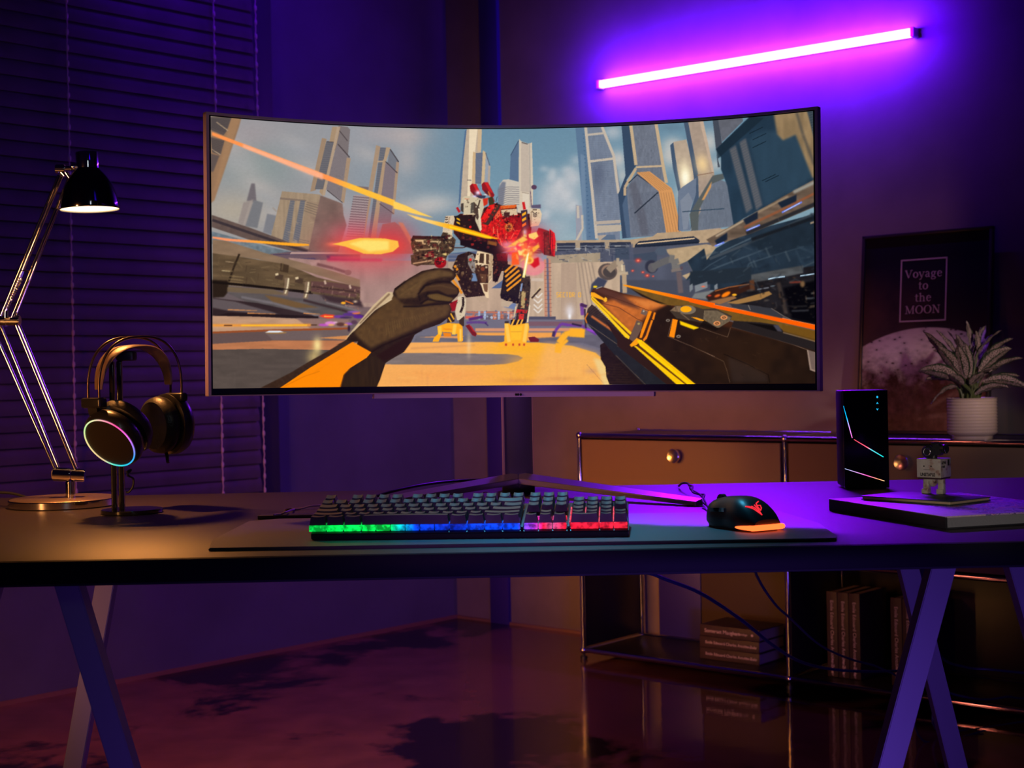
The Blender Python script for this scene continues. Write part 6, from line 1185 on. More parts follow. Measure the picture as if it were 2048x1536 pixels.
# V shaped foot
apx = at(1037, 957, 2.66); hz = apx.z; tipR = onz(1391, 1004, DZ+.0075); tipL = V((2*apx.x-tipR.x-.006, tipR.y, tipR.z))
hub_m = mat('stand_foot_metal', (.42, .36, .46), .32, .75)
for T in (tipR, tipL):
    d = T-apx; d0 = V((d.x, d.y, 0)).normalized(); side = V((-d0.y, d0.x, 0)); side = side if side.y > 0 else -side
    bm = B(); w0, w1 = .034, .020; a0 = apx; 
    bk0, bk1 = a0+V((0, w0/abs(side.y), .009)), T+side*w1+Zv*.0045
    t_ = [bm.verts.new(p) for p in (a0, T, bk1, bk0)]; l_ = [bm.verts.new(p) for p in (a0-Zv*.0105, T-Zv*.0068, V((bk1.x, bk1.y, T.z-.0068)), bk0-Zv*.019)]
    bm.faces.new(t_); bm.faces.new(l_[::-1])
    for k in range(4): bm.faces.new((t_[k], l_[k], l_[(k+1) % 4], t_[(k+1) % 4]))
    # thicken to the desk near the hub
    bmesh.ops.bevel(bm, geom=bm.edges[:], offset=.0010, segments=2, affect='EDGES'); obj('foot_arm', bm, hub_m, mn)
bm = B(); box(bm, (pcx, YP+.042, DZ+(hz-DZ)/2-.003), (pwid*1.04, .10, hz-DZ-.006), bev=.003)
obj('hub', bm, black_plastic, mn)
bm = B(); tube(bm, ring3 := [at(1034, 971, 2.681), at(1037, 967, 2.681), at(1041, 968, 2.681), at(1039, 975, 2.681)], .0011, 6); obj('logo_hook', bm, mat('hub_mark', (.30, .30, .34), .4), mn)
for T in (tipR, tipL):
    bm = B(); cyl(bm, V((T.x*.97+apx.x*.03, T.y+.006, DZ)), V((T.x*.97+apx.x*.03, T.y+.006, DZ+.002)), .006, seg=12); obj('rubber_pad', bm, rubber, mn)

# ================================================================ keyboard
kL = onz(622, 1081, mz); kR = onz(1258, 1074, mz); kx = (kR-kL); KW = kx.length; kx.normalize(); ky = V((-kx.y, kx.x, 0)); kM = (kL+kR)/2
kb = thing('keyboard', 'black mechanical gaming keyboard with rainbow backlit front edge', 'keyboard', kM)
TH = math.radians(10); kd = ky*math.cos(TH)+Zv*math.sin(TH); kn = kx.cross(kd)
U = .01905; KH = .0135
def K(x, y, z): return kM+kx*x+kd*y+kn*z
KB = basis(kx, kd, kn)
case_m = mat('keyboard_case', (.012, .012, .016), .42, bump=.1, bs=900)
bm = B()
prism(bm, [K(-KW/2, 0, .0005), K(-KW/2, 0, .0085), K(-KW/2, .004, .0105), K(-KW/2, .138, .0105), K(-KW/2, .140, .004), K(-KW/2, .138, -.012)], kx, KW)
bmesh.ops.bevel(bm, geom=bm.edges[:], offset=.0012, segments=2, affect='EDGES'); obj('case', bm, case_m, kb)
bm = B()
for s in (-1, 1):
    f = kM+kx*s*KW*.36+ky*.122; box(bm, f+Zv*.010, (.03, .008, .020), basis(kx, ky, Zv), bev=.001)
obj('rear_feet', bm, case_m, kb)
plate_m = mat('keyboard_top_plate', (.03, .045, .055), .38, .5)
x0 = -22.75*U/2
bm = B()
box(bm, K(0, .0685, .0112), (KW-.006, .126, .0016), KB, bev=.0005)
for a_, b_ in ((15.02, 15.23), (18.28, 18.47)): box(bm, K(x0+(a_+b_)/2*U, .060, .0135), ((b_-a_)*U, .116, .004), KB, bev=.0005)
obj('plate', bm, plate_m, kb)
G, Cc, Bl, Pu, Rd, Pk = (.0, 1.0, .10), (.0, .55, 1.0), (.0, .06, 1.0), (.45, .05, 1.0), (1.0, .01, .04), (1.0, .12, .30)
glow = glow_ramp('keyboard_backlight', [(0, G), (.25, G), (.30, Cc), (.33, Bl), (.46, (.0, .02, .5)), (.52, Bl), (.655, Bl), (.70, Pu), (.735, Rd), (.76, (.8, .1, .35)), (.80, Rd), (1, (1.0, .02, .05))], 0, -KW/2, KW/2, 1.25, 130)
bm = B(); rk = random.Random(3); widths = [1.25, 1.25, 1.25, 6.25, 1.25, 1.25, 1.25, 1.25]
cells = []; cx = 0
for w_ in widths: cells.append((cx, w_)); cx += w_
cells += [(15.25+k, 1) for k in range(3)]+[(18.5, 2), (20.5, 1), (21.5, 1)]
for c_, w_ in cells:
    n_ = max(1, round(w_)) if w_ > 3 else 1
    for k in range(n_):
        ww = w_/n_*U-.0012; box(bm, K(x0+(c_+w_/n_*(k+.5))*U, .0075, .0146), (ww, .0045, .0080), KB, bev=.0005)
for c_ in (1.25, 2.5, 3.75, 10, 11.25, 12.5, 13.75): box(bm, K(x0+c_*U, .016, .0155), (.0012, .012, .007), KB)
for c_ in (18.45, 19.5, 20.5, 21.5): box(bm, K(x0+c_*U, .05, .0150), (.0016, .075, .006), KB)
box(bm, K(x0+16.75*U, .044, .0150), (2.9*U, .003, .005), KB)
obj('light_guide', bm, glow, kb)
# keycaps
cap_m = mat('keycap_plastic', (.030, .036, .042), .36, bump=.12, bs=1200)
def keycap(w_, row):
    """sculpted cap, centred on its own origin; row 0 = front"""
    bm = B(); hw = w_*U/2-.0006; hd = U/2-.0006; H = (.0112, .0098, .0096, .0100, .0112, .0120)[row]; tilt = math.radians((8, 4, 0, -4, -8, -9)[row])
    tw = hw-.0022; td = hd-.0028; nx = 6 if w_ < 2 else 10; ny = 4; off = .0010
    tops = []
    for j in range(ny+1):
        r_ = []
        for i in range(nx+1):
            u_ = -1+2*i/nx; v_ = -1+2*j/ny
            z = H-.0011*(1-u_*u_)*(1 if w_ < 3 else -.6)+v_*td*math.tan(-tilt)
            r_.append(bm.verts.new((u_*tw, v_*td+off, z)))
        tops.append(r_)
    for j in range(ny):
        for i in range(nx): bm.faces.new((tops[j][i], tops[j][i+1], tops[j+1][i+1], tops[j+1][i]))
    loop = tops[0][:]+[tops[j][nx] for j in range(1, ny+1)]+tops[ny][nx-1::-1]+[tops[j][0] for j in range(ny-1, 0, -1)]
    low = []
    for v in loop:
        x = v.co.x/tw; y = (v.co.y-off)/td; low.append(bm.verts.new((x*hw, y*hd, 0)))
    n_ = len(loop)
    for i in range(n_): bm.faces.new((low[i], low[(i+1) % n_], loop[(i+1) % n_], loop[i]))
    bm.faces.new(low[::-1])
    bmesh.ops.bevel(bm, geom=[e for e in bm.edges if e.verts[0] in loop and e.verts[1] in loop], offset=.0005, segments=2, affect='EDGES')
    bmesh.ops.transform(bm, matrix=Matrix.Translation(K(0, 0, 0)-kM) @ KB.to_4x4(), verts=bm.verts)
    bmesh.ops.recalc_face_normals(bm, faces=bm.faces[:]); me = bpy.data.meshes.new('keycap'); bm.to_mesh(me); bm.free(); me.materials.append(cap_m); me.shade_smooth(); me.set_sharp_from_angle(angle=math.radians(40)); return me
rows = {5: [(0, 1)]+[(2+k, 1) for k in range(4)]+[(6.5+k, 1) for k in range(4)]+[(11+k, 1) for k in range(4)]+[(15.25+k, 1) for k in range(3)],
        4: [(k, 1) for k in range(13)]+[(13, 2)]+[(15.25+k, 1) for k in range(3)]+[(18.5+k, 1) for k in range(4)],
        3: [(0, 1.5)]+[(1.5+k, 1) for k in range(12)]+[(13.5, 1.5)]+[(15.25+k, 1) for k in range(3)]+[(18.5+k, 1) for k in range(4)],
        2: [(0, 1.75)]+[(1.75+k, 1) for k in range(11)]+[(12.75, 2.25)]+[(18.5+k, 1) for k in range(3)],
        1: [(0, 2.25)]+[(2.25+k, 1) for k in range(10)]+[(12.25, 2.75)]+[(16.25, 1)]+[(18.5+k, 1) for k in range(4)],
        0: [(0, 1.25), (1.25, 1.25), (2.5, 1.25), (3.75, 6.25), (10, 1.25), (11.25, 1.25), (12.5, 1.25), (13.75, 1.25)]+[(15.25+k, 1) for k in range(3)]+[(18.5, 2), (20.5, 1), (21.5, 1)]}
cache = {}; count = 0; hid = []
for row in range(6):
    for c_, w_ in rows[row]:
        if (row, w_) not in cache: cache[(row, w_)] = keycap(w_, row)
        y = .0165+row*U+(.004 if row == 5 else 0)
        p = kx*(x0+(c_+w_/2)*U)+kd*y+kn*.0180
        if row == 1 and 4 < c_ < 11: hid.append((p, cache[(row, w_)])); continue
        o = bpy.data.objects.new('keycap', cache[(row, w_)]); COL.objects.link(o); o.parent = kb; o.location = p; count += 1
bm = B()
for p, me_ in hid:
    t = B(); t.from_mesh(me_); bmesh.ops.transform(t, matrix=Matrix.Translation(p+kM), verts=t.verts); mt = bpy.data.meshes.new('x'); t.to_mesh(mt); t.free(); bm.from_mesh(mt); bpy.data.meshes.remove(mt)
o = obj('keycap', bm, cap_m, kb); o['kind'] = 'stuff'
print('keycaps', count)

# braided keyboard cable with its metal plug collar
kc = thing('braided_cable', 'violet braided cable with brass collar lying on the flat bar left of the keyboard', 'cable', onz(600, 1022, DZ+.006))
bm = B(); tube(bm, [onz(548, 1030, DZ+.0075)+V((0, 0, .000)), onz(562, 1028, DZ+.0076), onz(572, 1024, DZ+.010), at(588, 1019, 2.44), at(603, 1017, 2.45), at(622, 1012, 2.46), at(640, 1011, 2.47), at(690, 1004, 2.50), at(740, 998, 2.53)], .0016, 8)
obj('cord', bm, mat('violet_braid', (.22, .12, .35), .5, bump=1, bs=900), kc)
bm = B(); cyl(bm, at(570, 1023, 2.435), at(583, 1020, 2.44), .0042, .0036, 14, .0006); obj('collar', bm, mat('brass_collar', (.75, .55, .30), .2, 1.0), kc)
bm = B(); cyl(bm, at(583, 1020, 2.44), at(600, 1019, 2.45), .0034, .0026, 12, .0006); obj('strain_relief', bm, mat('violet_relief', (.16, .08, .26), .45), kc)
# monitor power cable sweeping from behind the left of the stand
bm = B(); tube(bm, [at(722, 1003, 2.58), at(760, 990, 2.62), at(800, 979, 2.66), at(850, 969, 2.72), at(900, 963, 2.79), at(960, 960, 2.83), at(1010, 962, 2.82)], .0028, 10)

for v in bm.verts: v.co.z = max(v.co.z, DZ+.0002)
c1 = obj('power_cable', bm, rubber); tag(c1, 'black power cable sweeping left from the monitor stand', 'cable')
# copper ring behind the keyboard
rp = at(971, 991, 2.42); bm = B()
R0 = [rp+V((math.cos(t)*.0062, 0, math.sin(t)*.0056)) for t in [2*PI*k/20 for k in range(21)]]
tube(bm, R0, .0008, 6, 1); tube(bm, [rp-V((0, 0, .0056)), rp+V((.001, 0, -.015)), V((rp.x+.002, rp.y, DZ+.0008))], .0009, 6, 3)
rg = obj('wire_ring', bm, mat('copper_wire', (.75, .42, .30), .25, 1.0)); tag(rg, 'small copper wire ring standing up behind the keyboard', 'ring')

# ================================================================ mouse
mo = onz(1489, 1061, mz)+V((.0, .030, 0)); hd = math.radians(30); mf = V((-math.sin(hd), math.cos(hd), 0)); msd = V((math.cos(hd), math.sin(hd), 0))
ms = thing('mouse', 'black gaming mouse with red emblem and glowing orange rear edge', 'mouse', V((mo.x, mo.y, mz)))
mo = V((mo.x, mo.y, mz)); MLn = .114
def mpt(t, a):
    """t 0 rear .. 1 front, a angle 0 (right side) .. pi (left side) over the top"""
    wd = .0325*(1-abs(2*t-.92)**3.0*.42)*(1-.10*math.exp(-((t-.55)/.16)**2)); ht = .0425*(max(0, 1-abs((t-.42)/.445)**1.9)**.72 if t < .42 else max(0, 1-abs((t-.42)/.80)**2.0)**.5)
    ht = max(ht, .007)
    c, s = math.cos(a), math.sin(a); e = .82
    x = math.copysign(abs(c)**e, c)*wd; z = abs(s)**.78*ht; z = max(0, z)
    return mo+mf*((t-.5)*MLn)+msd*x+Zv*(.0085+z*.86)
bm = B(); T_, A_n = 30, 26
rings = [[bm.verts.new(mpt(.004+.992*(i/T_), PI*k/A_n)) for k in range(A_n+1)] for i in range(T_+1)]
for a_, b_ in zip(rings, rings[1:]):
    for k in range(A_n): bm.faces.new((a_[k], a_[k+1], b_[k+1], b_[k]))
# skirt down to the base, undercut
base = [[], []]
for r_ in rings:
    for j, k in ((0, 0), (1, A_n)):
        p = r_[k].co; base[j].append(bm.verts.new(V((mo.x+(p.x-mo.x)*.93, mo.y+(p.y-mo.y)*.93, mz+.0030))))
for i in range(T_):
    bm.faces.new((rings[i][0], rings[i+1][0], base[0][i+1], base[0][i])); bm.faces.new((rings[i][A_n], base[1][i], base[1][i+1], rings[i+1][A_n]))
    bm.faces.new((base[0][i], base[0][i+1], base[1][i+1], base[1][i]))
bm.faces.new(rings[0]+[base[1][0], base[0][0]]); bm.faces.new((rings[-1]+[base[1][-1], base[0][-1]])[::-1])
sh_o = obj('shell', bm, mat('soft_black_shell', (.022, .026, .030), .36, bump=.05, bs=900), ms)
def rimp(t, sgn, off, z): 
    p = mpt(max(.006, min(.994, t)), 0 if sgn > 0 else PI); q = V((p.x, p.y, 0))-V((mo.x, mo.y, 0)); return V((mo.x, mo.y, z))+q+q.normalized()*off
gpts = [rimp(t, -1, .0006, mz+.0058) for t in (.26, .20, .14, .08, .04, .01)]+[rimp(t, 1, .0006, mz+.0058) for t in (.01, .04, .08, .14, .20, .26)]
bm = B(); tube(bm, gpts, lambda t: .0009+.0029*math.sin(PI*t)**.7, 8, 3); obj('glow_strip', bm, emis('orange_red_light', (1.0, .10, .02), 3.2), ms)
bm = B()
foot = [rimp(t, -1, -.004, mz) for t in (.95, .7, .4, .15, .04)]+[rimp(t, 1, -.004, mz) for t in (.04, .15, .4, .7, .95)]
prism(bm, [V((p.x, p.y, mz+.0002)) for p in foot], Zv, .004); obj('base', bm, black_matte, ms)
# side buttons, wheel
def on_shell(t, a, off): 
    p = mpt(t, a); n_ = (mpt(t+.01, a)-mpt(t-.01, a)).cross(mpt(t, a+.05)-mpt(t, a-.05)).normalized()
    if n_.dot(p-(mo+Zv*.01)) < 0: n_ = -n_
    return p+n_*off, n_
for t0, t1, mm_ in ((.50, .60, chrome_rough), (.62, .78, black_gloss)):
    bm = B(); pts = [on_shell(t0+(t1-t0)*k/4, 2.72, .0004)[0] for k in range(5)]; tube(bm, pts, .002, 8, 2, flat=(.0030, .0052)); obj('side_button', bm, mm_, ms)
bm = B(); wc, wn_ = on_shell(.86, PI/2, -.003); cyl(bm, wc-msd*.004, wc+msd*.004, .0085, seg=24, bev=.001); obj('scroll_wheel', bm, rubber, ms)
# emblem on the palm rest: wing shape with angular G, laid over the shell
red_m = emis('red_emblem_light', (1.0, .03, .05), 1.1); 
emb = [((-1.0, .60), (-.42, -.02), (-.10, -.50)), ((-.95, .58), (-.55, .30), (-.10, -.50)), ((-.36, .28), (-.12, -.05), (.0, -.62)), ((.10, -.70), (.12, -.1), (.10, .32)), ((.80, .72), (.45, .46), (.28, .10), (.30, -.30)), ((.30, -.34), (.56, -.12), (.62, .18), (.42, .18))]
bm = B(); ec_t, ec_a, esz = .125, 1.80, .0120
for pl2 in emb:
    P2 = [on_shell(ec_t+y*esz/MLn*1.15, ec_a-x*esz/.030, .0003)[0] for (x, y) in pl2]
    tube(bm, P2, .0008, 6, 1)
obj('emblem', bm, red_m, sh_o)
bm = B()
cp = [mpt(.985, PI/2)-Zv*.006, at(1424, 1022, 2.25), at(1416, 1014, 2.29), at(1410, 1002, 2.35), at(1406, 995, 2.40), at(1398, 988, 2.45), at(1389, 983, 2.50), at(1381, 978, 2.54), at(1379, 970, 2.58), at(1372, 966, 2.63), at(1363, 967, 2.68), at(1358, 972, 2.74)]
for k in range(2, len(cp)): cp[k].z = max(cp[k].z, DZ+.003)
tube(bm, cp, .0019, 8); cp2 = [p+V((.004*math.sin(k*2.3), 0, .0035*math.cos(k*2.1)+.001)) for k, p in enumerate(cp[1:-3])]; tube(bm, cp2, .0017, 8)
obj('cord', bm, rubber, ms)

# ================================================================ tower speaker with light lines
sp0 = onz(1689, 979, DZ); yw = -.05; sxd = V((math.cos(yw), math.sin(yw), 0)); syd = V((-sxd.y, sxd.x, 0)); SWd, SD, SHt = .0815, .075, .180
s_o = V((sp0.x, sp0.y, DZ)); 
spk = thing('tower_speaker', 'slim black tower speaker with coloured light lines on its front', 'speaker', s_o+sxd*SWd/2+syd*SD/2)
RSp = basis(sxd, syd, Zv)
bm = B(); box(bm, s_o+sxd*SWd/2+syd*(SD/2+.003)+Zv*(SHt/2+.002), (SWd, SD-.006, SHt-.004), RSp, bev=.003, seg=3); obj('body', bm, mat('speaker_body_black', (.006, .006, .008), .6), spk)
bm = B(); box(bm, s_o+sxd*SWd/2+syd*.002+Zv*(SHt/2+.001), (SWd-.001, .006, SHt-.002), RSp, bev=.0015); fpo = obj('front_panel', bm, mat('black_glass_front', (.006, .007, .012), .18), spk)
bm = B(); box(bm, s_o+sxd*SWd/2+syd*SD/2+Zv*.002, (SWd-.01, SD-.01, .004), RSp, bev=.001); obj('base', bm, rubber, spk)
fp = s_o-syd*.0014
def fpx(px, py): return onpl(px, py, fp, syd)
def ramp_line(a_, b_, cols, wd, name):
    A2, B2 = fpx(*a_), fpx(*b_); d = (B2-A2); L_ = d.length; d.normalize(); n_ = d.cross(syd)
    bm = B(); N_ = 12
    for k in range(1): prism(bm, [A2-n_*wd*.25, A2+n_*wd*.25, A2+d*L_*.5+n_*wd*.5, B2+n_*wd*.4, B2-n_*wd*.4, A2+d*L_*.5-n_*wd*.5], syd, .0008)
    ax = 0; o_ = obj(name, bm, glow_ramp('line_light_%d' % int(a_[1]), cols, ax, A2.x-wloc(spk).x, B2.x-wloc(spk).x, 1.5), fpo)
ramp_line((1687, 812), (1704.5, 876), [(0, (0, .35, .75)), (.4, (.0, .45, 1)), (.65, (.6, .3, 1)), (1, (1, .15, .6))], .0016, 'light_line')
ramp_line((1708, 879), (1767, 914), [(0, (1, .08, .12)), (.45, (1, .10, .20)), (.58, (.1, .55, .65)), (1, (0, .6, .6))], .0018, 'light_line')
ramp_line((1690, 937.5), (1769, 962), [(0, (.5, .6, 1)), (.25, (.7, .4, 1)), (.55, (1, .1, .5)), (.85, (1, .35, .15)), (1, (1, .6, .3))], .0014, 'light_line')
cy_m = emis('cyan_icon_light', (.02, .55, 1.0), 1.0)
c_ = fpx(1754.6, 794); bm = B(); prism(bm, [c_+sxd*.0017*math.cos(t)+Zv*.0021*math.sin(t) for t in [2*PI*k/10 for k in range(10)]], syd, .0005); obj('power_icon', bm, cy_m, fpo)
for (py, s) in ((806, 1), (819, -1)):
    c_ = fpx(1754.8, py); bm = B(); prism(bm, [c_+sxd*x*.0020+Zv*y*s*.0017 for x, y in ((-1, -1), (0, 1), (1, -1), (.35, -1), (0, -.2), (-.35, -1))], syd, .0005); obj('arrow_icon', bm, cy_m, fpo)

# ================================================================ art book, notebook, figurine
n0 = onz(1892, 1060, DZ); l0 = onz(1658, 1021, DZ); 
ex = (l0-n0); SPL = ex.length; ex.normalize(); ey = V((ex.y, -ex.x, 0)); ey = ey if ey.x > 0 else -ey; BT = .0185; BW = .235
ab = thing('art_book', 'large thick art book with colourful cover lying at the right of the desk', 'book', n0)
Rb = basis(-ex, ey, Zv) if (-ex).cross(ey).z > 0 else basis(ex, ey, Zv)
def art_mat():
    m = bpy.data.materials.new('abstract_cover_art'); m.use_nodes = True; nt = m.node_tree; b = nt.nodes['Principled BSDF']; N = nt.nodes.new; L = nt.links.new
    tc = N('ShaderNodeTexCoord'); n1 = N('ShaderNodeTexNoise'); n1.inputs['Scale'].default_value = 24; n1.inputs['Detail'].default_value = 3; n1.inputs['Distortion'].default_value = 1.6; L(tc.outputs['Object'], n1.inputs[0])
    r = N('ShaderNodeValToRGB'); r.color_ramp.interpolation = 'CONSTANT'; e = r.color_ramp.elements
    cols = [(.0, (.05, .05, .07)), (.33, (.12, .08, .30)), (.42, (.55, .35, .75)), (.49, (.20, .14, .50)), (.535, (.70, .45, .70)), (.58, (.75, .16, .16)), (.61, (.30, .22, .60)), (.68, (.25, .45, .60)), (.73, (.10, .06, .2))]
    while len(e) < len(cols): e.new(.5)
    for k, (p_, c_) in enumerate(cols): e[k].position = p_; e[k].color = (*c_, 1)
    L(n1.outputs['Fac'], r.inputs[0])
    vo = N('ShaderNodeTexVoronoi'); vo.feature = 'DISTANCE_TO_EDGE'; vo.inputs['Scale'].default_value = 26; L(n1.outputs['Color'], vo.inputs['Vector'])
    lt = N('ShaderNodeMath'); lt.operation = 'LESS_THAN'; lt.inputs[1].default_value = .03; L(vo.outputs['Distance'], lt.inputs[0])
    # plain pale band along the spine
    sp = N('ShaderNodeVectorMath'); sp.operation = 'DOT_PRODUCT'; L(tc.outputs['Object'], sp.inputs[0]); sp.inputs[1].default_value = tuple(ey)
    bd = N('ShaderNodeMath'); bd.operation = 'LESS_THAN'; bd.inputs[1].default_value = .062; L(sp.outputs['Value'], bd.inputs[0])
    mx = N('ShaderNodeMix'); mx.data_type = 'RGBA'; L(lt.outputs[0], mx.inputs[0]); L(r.outputs[0], mx.inputs[6]); mx.inputs[7].default_value = (.06, .05, .10, 1)
    m2 = N('ShaderNodeMix'); m2.data_type = 'RGBA'; mm = N('ShaderNodeMath'); mm.operation = 'MULTIPLY'; mm.inputs[1].default_value = .8; L(bd.outputs[0], mm.inputs[0]); L(mm.outputs[0], m2.inputs[0]); L(mx.outputs[2], m2.inputs[6]); m2.inputs[7].default_value = (.62, .45, .55, 1)
    L(m2.outputs[2], b.inputs['Base Color']); b.inputs['Roughness'].default_value = .45; return m
cB = n0+ex*SPL/2+ey*BW/2
bm = B(); box(bm, cB+Zv*(BT-.0013), (SPL, BW, .0024), Rb, bev=.0006); obj('front_cover', bm, art_mat(), ab)
bm = B(); box(bm, cB+Zv*.0014, (SPL, BW, .0024), Rb, bev=.0006); box(bm, n0+ex*SPL/2+ey*.0013+Zv*BT/2, (SPL, .0026, BT-.001), Rb, bev=.0006); obj('cover', bm, mat('black_book_board', (.012, .012, .018), .5), ab)
bm = B(); box(bm, cB+ey*.0+Zv*BT/2, (SPL-.004, BW-.006, BT-.0056), Rb); obj('pages', bm, mat('grey_page_block', (.20, .20, .23), .8, bump=.6, bs=400), ab)
# notebook
NZ = DZ+BT+.0006; NT = .0062
q = [onz(1722, 991, NZ+NT), onz(1901, 1003, NZ+NT), onz(1975, 986, NZ+NT), onz(1806, 978, NZ+NT)]
nb = thing('notebook', 'thin dark green notebook lying on the art book under the robot figurine', 'notebook', V((q[1].x, q[1].y, NZ)))
e1 = (q[0]-q[1]); e2 = (q[2]-q[1]); L1 = e1.length; e1.normalize(); e2 = e2-e1*e2.dot(e1); L2 = e2.length*.66; e2.normalize()
Rn = basis(e1, e2, e1.cross(e2)); cN = q[1]+e1*L1/2+e2*L2/2; cN.z = NZ
bm = B(); box(bm, cN+Zv*(NT-.0007), (L1, L2, .0014), Rn, bev=.0004); box(bm, cN+Zv*.0007, (L1, L2, .0014), Rn, bev=.0004); obj('cover', bm, mat('dark_green_card', (.030, .045, .040), .5, bump=.1, bs=300), nb)
bm = B(); box(bm, cN+Zv*NT/2, (L1-.003, L2-.003, NT-.003), Rn); obj('pages', bm, mat('gilt_page_edge', (.65, .50, .26), .45, .3), nb)
# figurine
FZ = NZ+NT+.0002; fo = onz(1869, 987, FZ); fo = V((fo.x, fo.y, FZ)); yr = math.radians(-40)
fx_ = V((math.cos(yr), math.sin(yr), 0)); fy_ = V((-fx_.y, fx_.x, 0)); Rf = basis(fx_, fy_, Zv); k_ = fo.y/F
fg = thing('robot_figurine', 'small weathered box robot figurine with camera head standing on the notebook', 'figurine', fo)
rust = bpy.data.materials.new('weathered_paint'); rust.use_nodes = True; nt = rust.node_tree; b = nt.nodes['Principled BSDF']
tc = nt.nodes.new('ShaderNodeTexCoord'); nz = nt.nodes.new('ShaderNodeTexNoise'); nz.inputs['Scale'].default_value = 75; nz.inputs['Detail'].default_value = 9; nt.links.new(tc.outputs['Object'], nz.inputs[0])
r = nt.nodes.new('ShaderNodeValToRGB'); e = r.color_ramp.elements; e[0].position = .30; e[0].color = (.06, .03, .025, 1); e[1].position = .37; e[1].color = (.36, .22, .17, 1); x = e.new(.45); x.color = (.46, .40, .33, 1); x = e.new(.7); x.color = (.56, .52, .43, 1)
nt.links.new(nz.outputs['Fac'], r.inputs[0]); nt.links.new(r.outputs[0], b.inputs['Base Color']); b.inputs['Roughness'].default_value = .6
def f3(x, y, z): return fo+fx_*x*k_+fy_*y*k_+Zv*z*k_
bm = B(); box(bm, f3(0, 0, 52), (50*k_, 50*k_, 37*k_), Rf, bev=.6*k_); fbo = obj('body', bm, rust, fg)
dk_m = mat('stencil_black', (.02, .018, .018), .6)
bm = B(); box(bm, f3(0, 0, 32), (48*k_, 44*k_, 4*k_), Rf, bev=.4*k_); obj('waist', bm, mat('dark_waist', (.05, .02, .02), .5), fg)
for s in (-1, 1):
    bm = B(); box(bm, f3(s*15, 0, 25), (13*k_, 13*k_, 12*k_), Rf, bev=3*k_, seg=3); box(bm, f3(s*15.5, 0, 14), (12*k_, 12*k_, 14*k_), Rf, bev=1.2*k_); box(bm, f3(s*15.5-1, -1.5, 5), (14*k_, 16*k_, 10*k_), Rf, bev=1.2*k_); obj('leg', bm, rust, fg)
bm = B(); sph(bm, f3(-2, -2, 22), 9*k_, 14, (1, .9, .95)); box(bm, f3(-2, -2, 28), (14*k_, 14*k_, 8*k_), Rf, bev=1.5*k_); obj('pelvis', bm, rust, fg)
m_ = B()
obj('lettering', text_bm('UNSTABLE', 9.0*k_, f3(-18, -25.2, 36.5), fx_, Zv, lift=.0001, thick=.0002, sx=.72, bold=.35*k_), dk_m, fbo)
for wd, z_, s_ in (('ALPHA', 60, 8.5), ('01 UNIT', 53, 5.5)): obj('lettering', text_bm(wd, s_*k_, fo+fx_*25.2*k_+fy_*(-21)*k_+Zv*z_*k_, fy_, Zv, lift=.0001, thick=.0002, sx=.8, bold=.3*k_), dk_m, fbo)
bm = B()
for x in (-10, 5): sph(bm, f3(x, -25, 56), 1.6*k_, 8)
box(bm, f3(-4, -25.1, 49), (14*k_, .3*k_, .8*k_), Rf); box(bm, f3(25.1, 12, 62), (.5*k_, 8*k_, 12*k_), Rf); obj('face_marks', bm, dk_m, fbo)
cam_m = mat('camera_head_black', (.012, .012, .014), .45, bump=.3, bs=500)
bm = B(); cyl(bm, f3(-7, -13, 84), f3(-6, 4, 84), 13.5*k_, 11*k_, 24, .8*k_); cyl(bm, f3(-7, -15.5, 84), f3(-7, -12, 84), 10*k_, 13*k_, 24, .5*k_); cyl(bm, f3(12, -14, 88), f3(12, 6, 88), 11*k_, seg=22, bev=.6*k_); cyl(bm, f3(20, -6, 90), f3(30, -9, 90), 8.5*k_, 9.5*k_, 20, .5*k_)
box(bm, f3(3, 2, 84), (26*k_, 16*k_, 15*k_), Rf, bev=2*k_); box(bm, f3(6, 0, 97), (16*k_, 12*k_, 6*k_), Rf, bev=1*k_); cyl(bm, f3(0, 0, 70), f3(0, 0, 78), 7*k_, seg=14)
for q_ in range(6): box(bm, f3(-2+q_*4, -2, 101), (1.6*k_, 9*k_, 3*k_), Rf)
cho = obj('camera_head', bm, cam_m, fg)
bm = B(); R0 = [f3(31, -9, 90)+fy_*8.5*k_*math.cos(t)+Zv*8.5*k_*math.sin(t) for t in [2*PI*i/20 for i in range(21)]]; tube(bm, R0, .9*k_, 6, 1)
R0 = [f3(-7, -16, 84)+fx_*7*k_*math.cos(t)+Zv*7*k_*math.sin(t) for t in [2*PI*i/20 for i in range(21)]]; tube(bm, R0, .7*k_, 6, 1); obj('lens_ring', bm, chrome_rough, cho)

# ================================================================ chrome desk lamp
LY = 2.64; lc = onz(127, 1001, DZ+.010); lc = V((lc.x, lc.y, DZ)); LR = .0955
lp = thing('desk_lamp', 'chrome architect desk lamp with lit bell shade at the left of the desk', 'lamp', lc)
bm = B(); lathe(bm, [(0, 0), (LR-.002, 0), (LR, .002), (LR, .0125), (LR-.0015, .0140)], lc, seg=72); obj('base_rim', bm, chrome, lp)
bm = B(); lathe(bm, [(0, .0142), (LR-.002, .0140), (LR-.004, .0154), (0, .0160)], lc, seg=72); obj('base_top', bm, mat('brushed_base_top', (.55, .40, .34), .33, .9, bump=.5, bs=250), lp)
y0 = lc.y; a = at(141, 997, y0); b = at(139, 963, y0)
bm = B(); cyl(bm, V((a.x, y0, DZ+.015)), V((a.x, y0, b.z)), .0085, seg=24, bev=.001); obj('post', bm, chrome, lp)
j0, j1 = at(106, 948, y0-.004), at(170, 951, y0+.004)
bm = B(); cyl(bm, j0, j0+(j1-j0)*.56, .0125, seg=28, bev=.0015); cyl(bm, j0+(j1-j0)*.575, j1, .0118, seg=28, bev=.0015); obj('lower_joint', bm, chrome, lp)
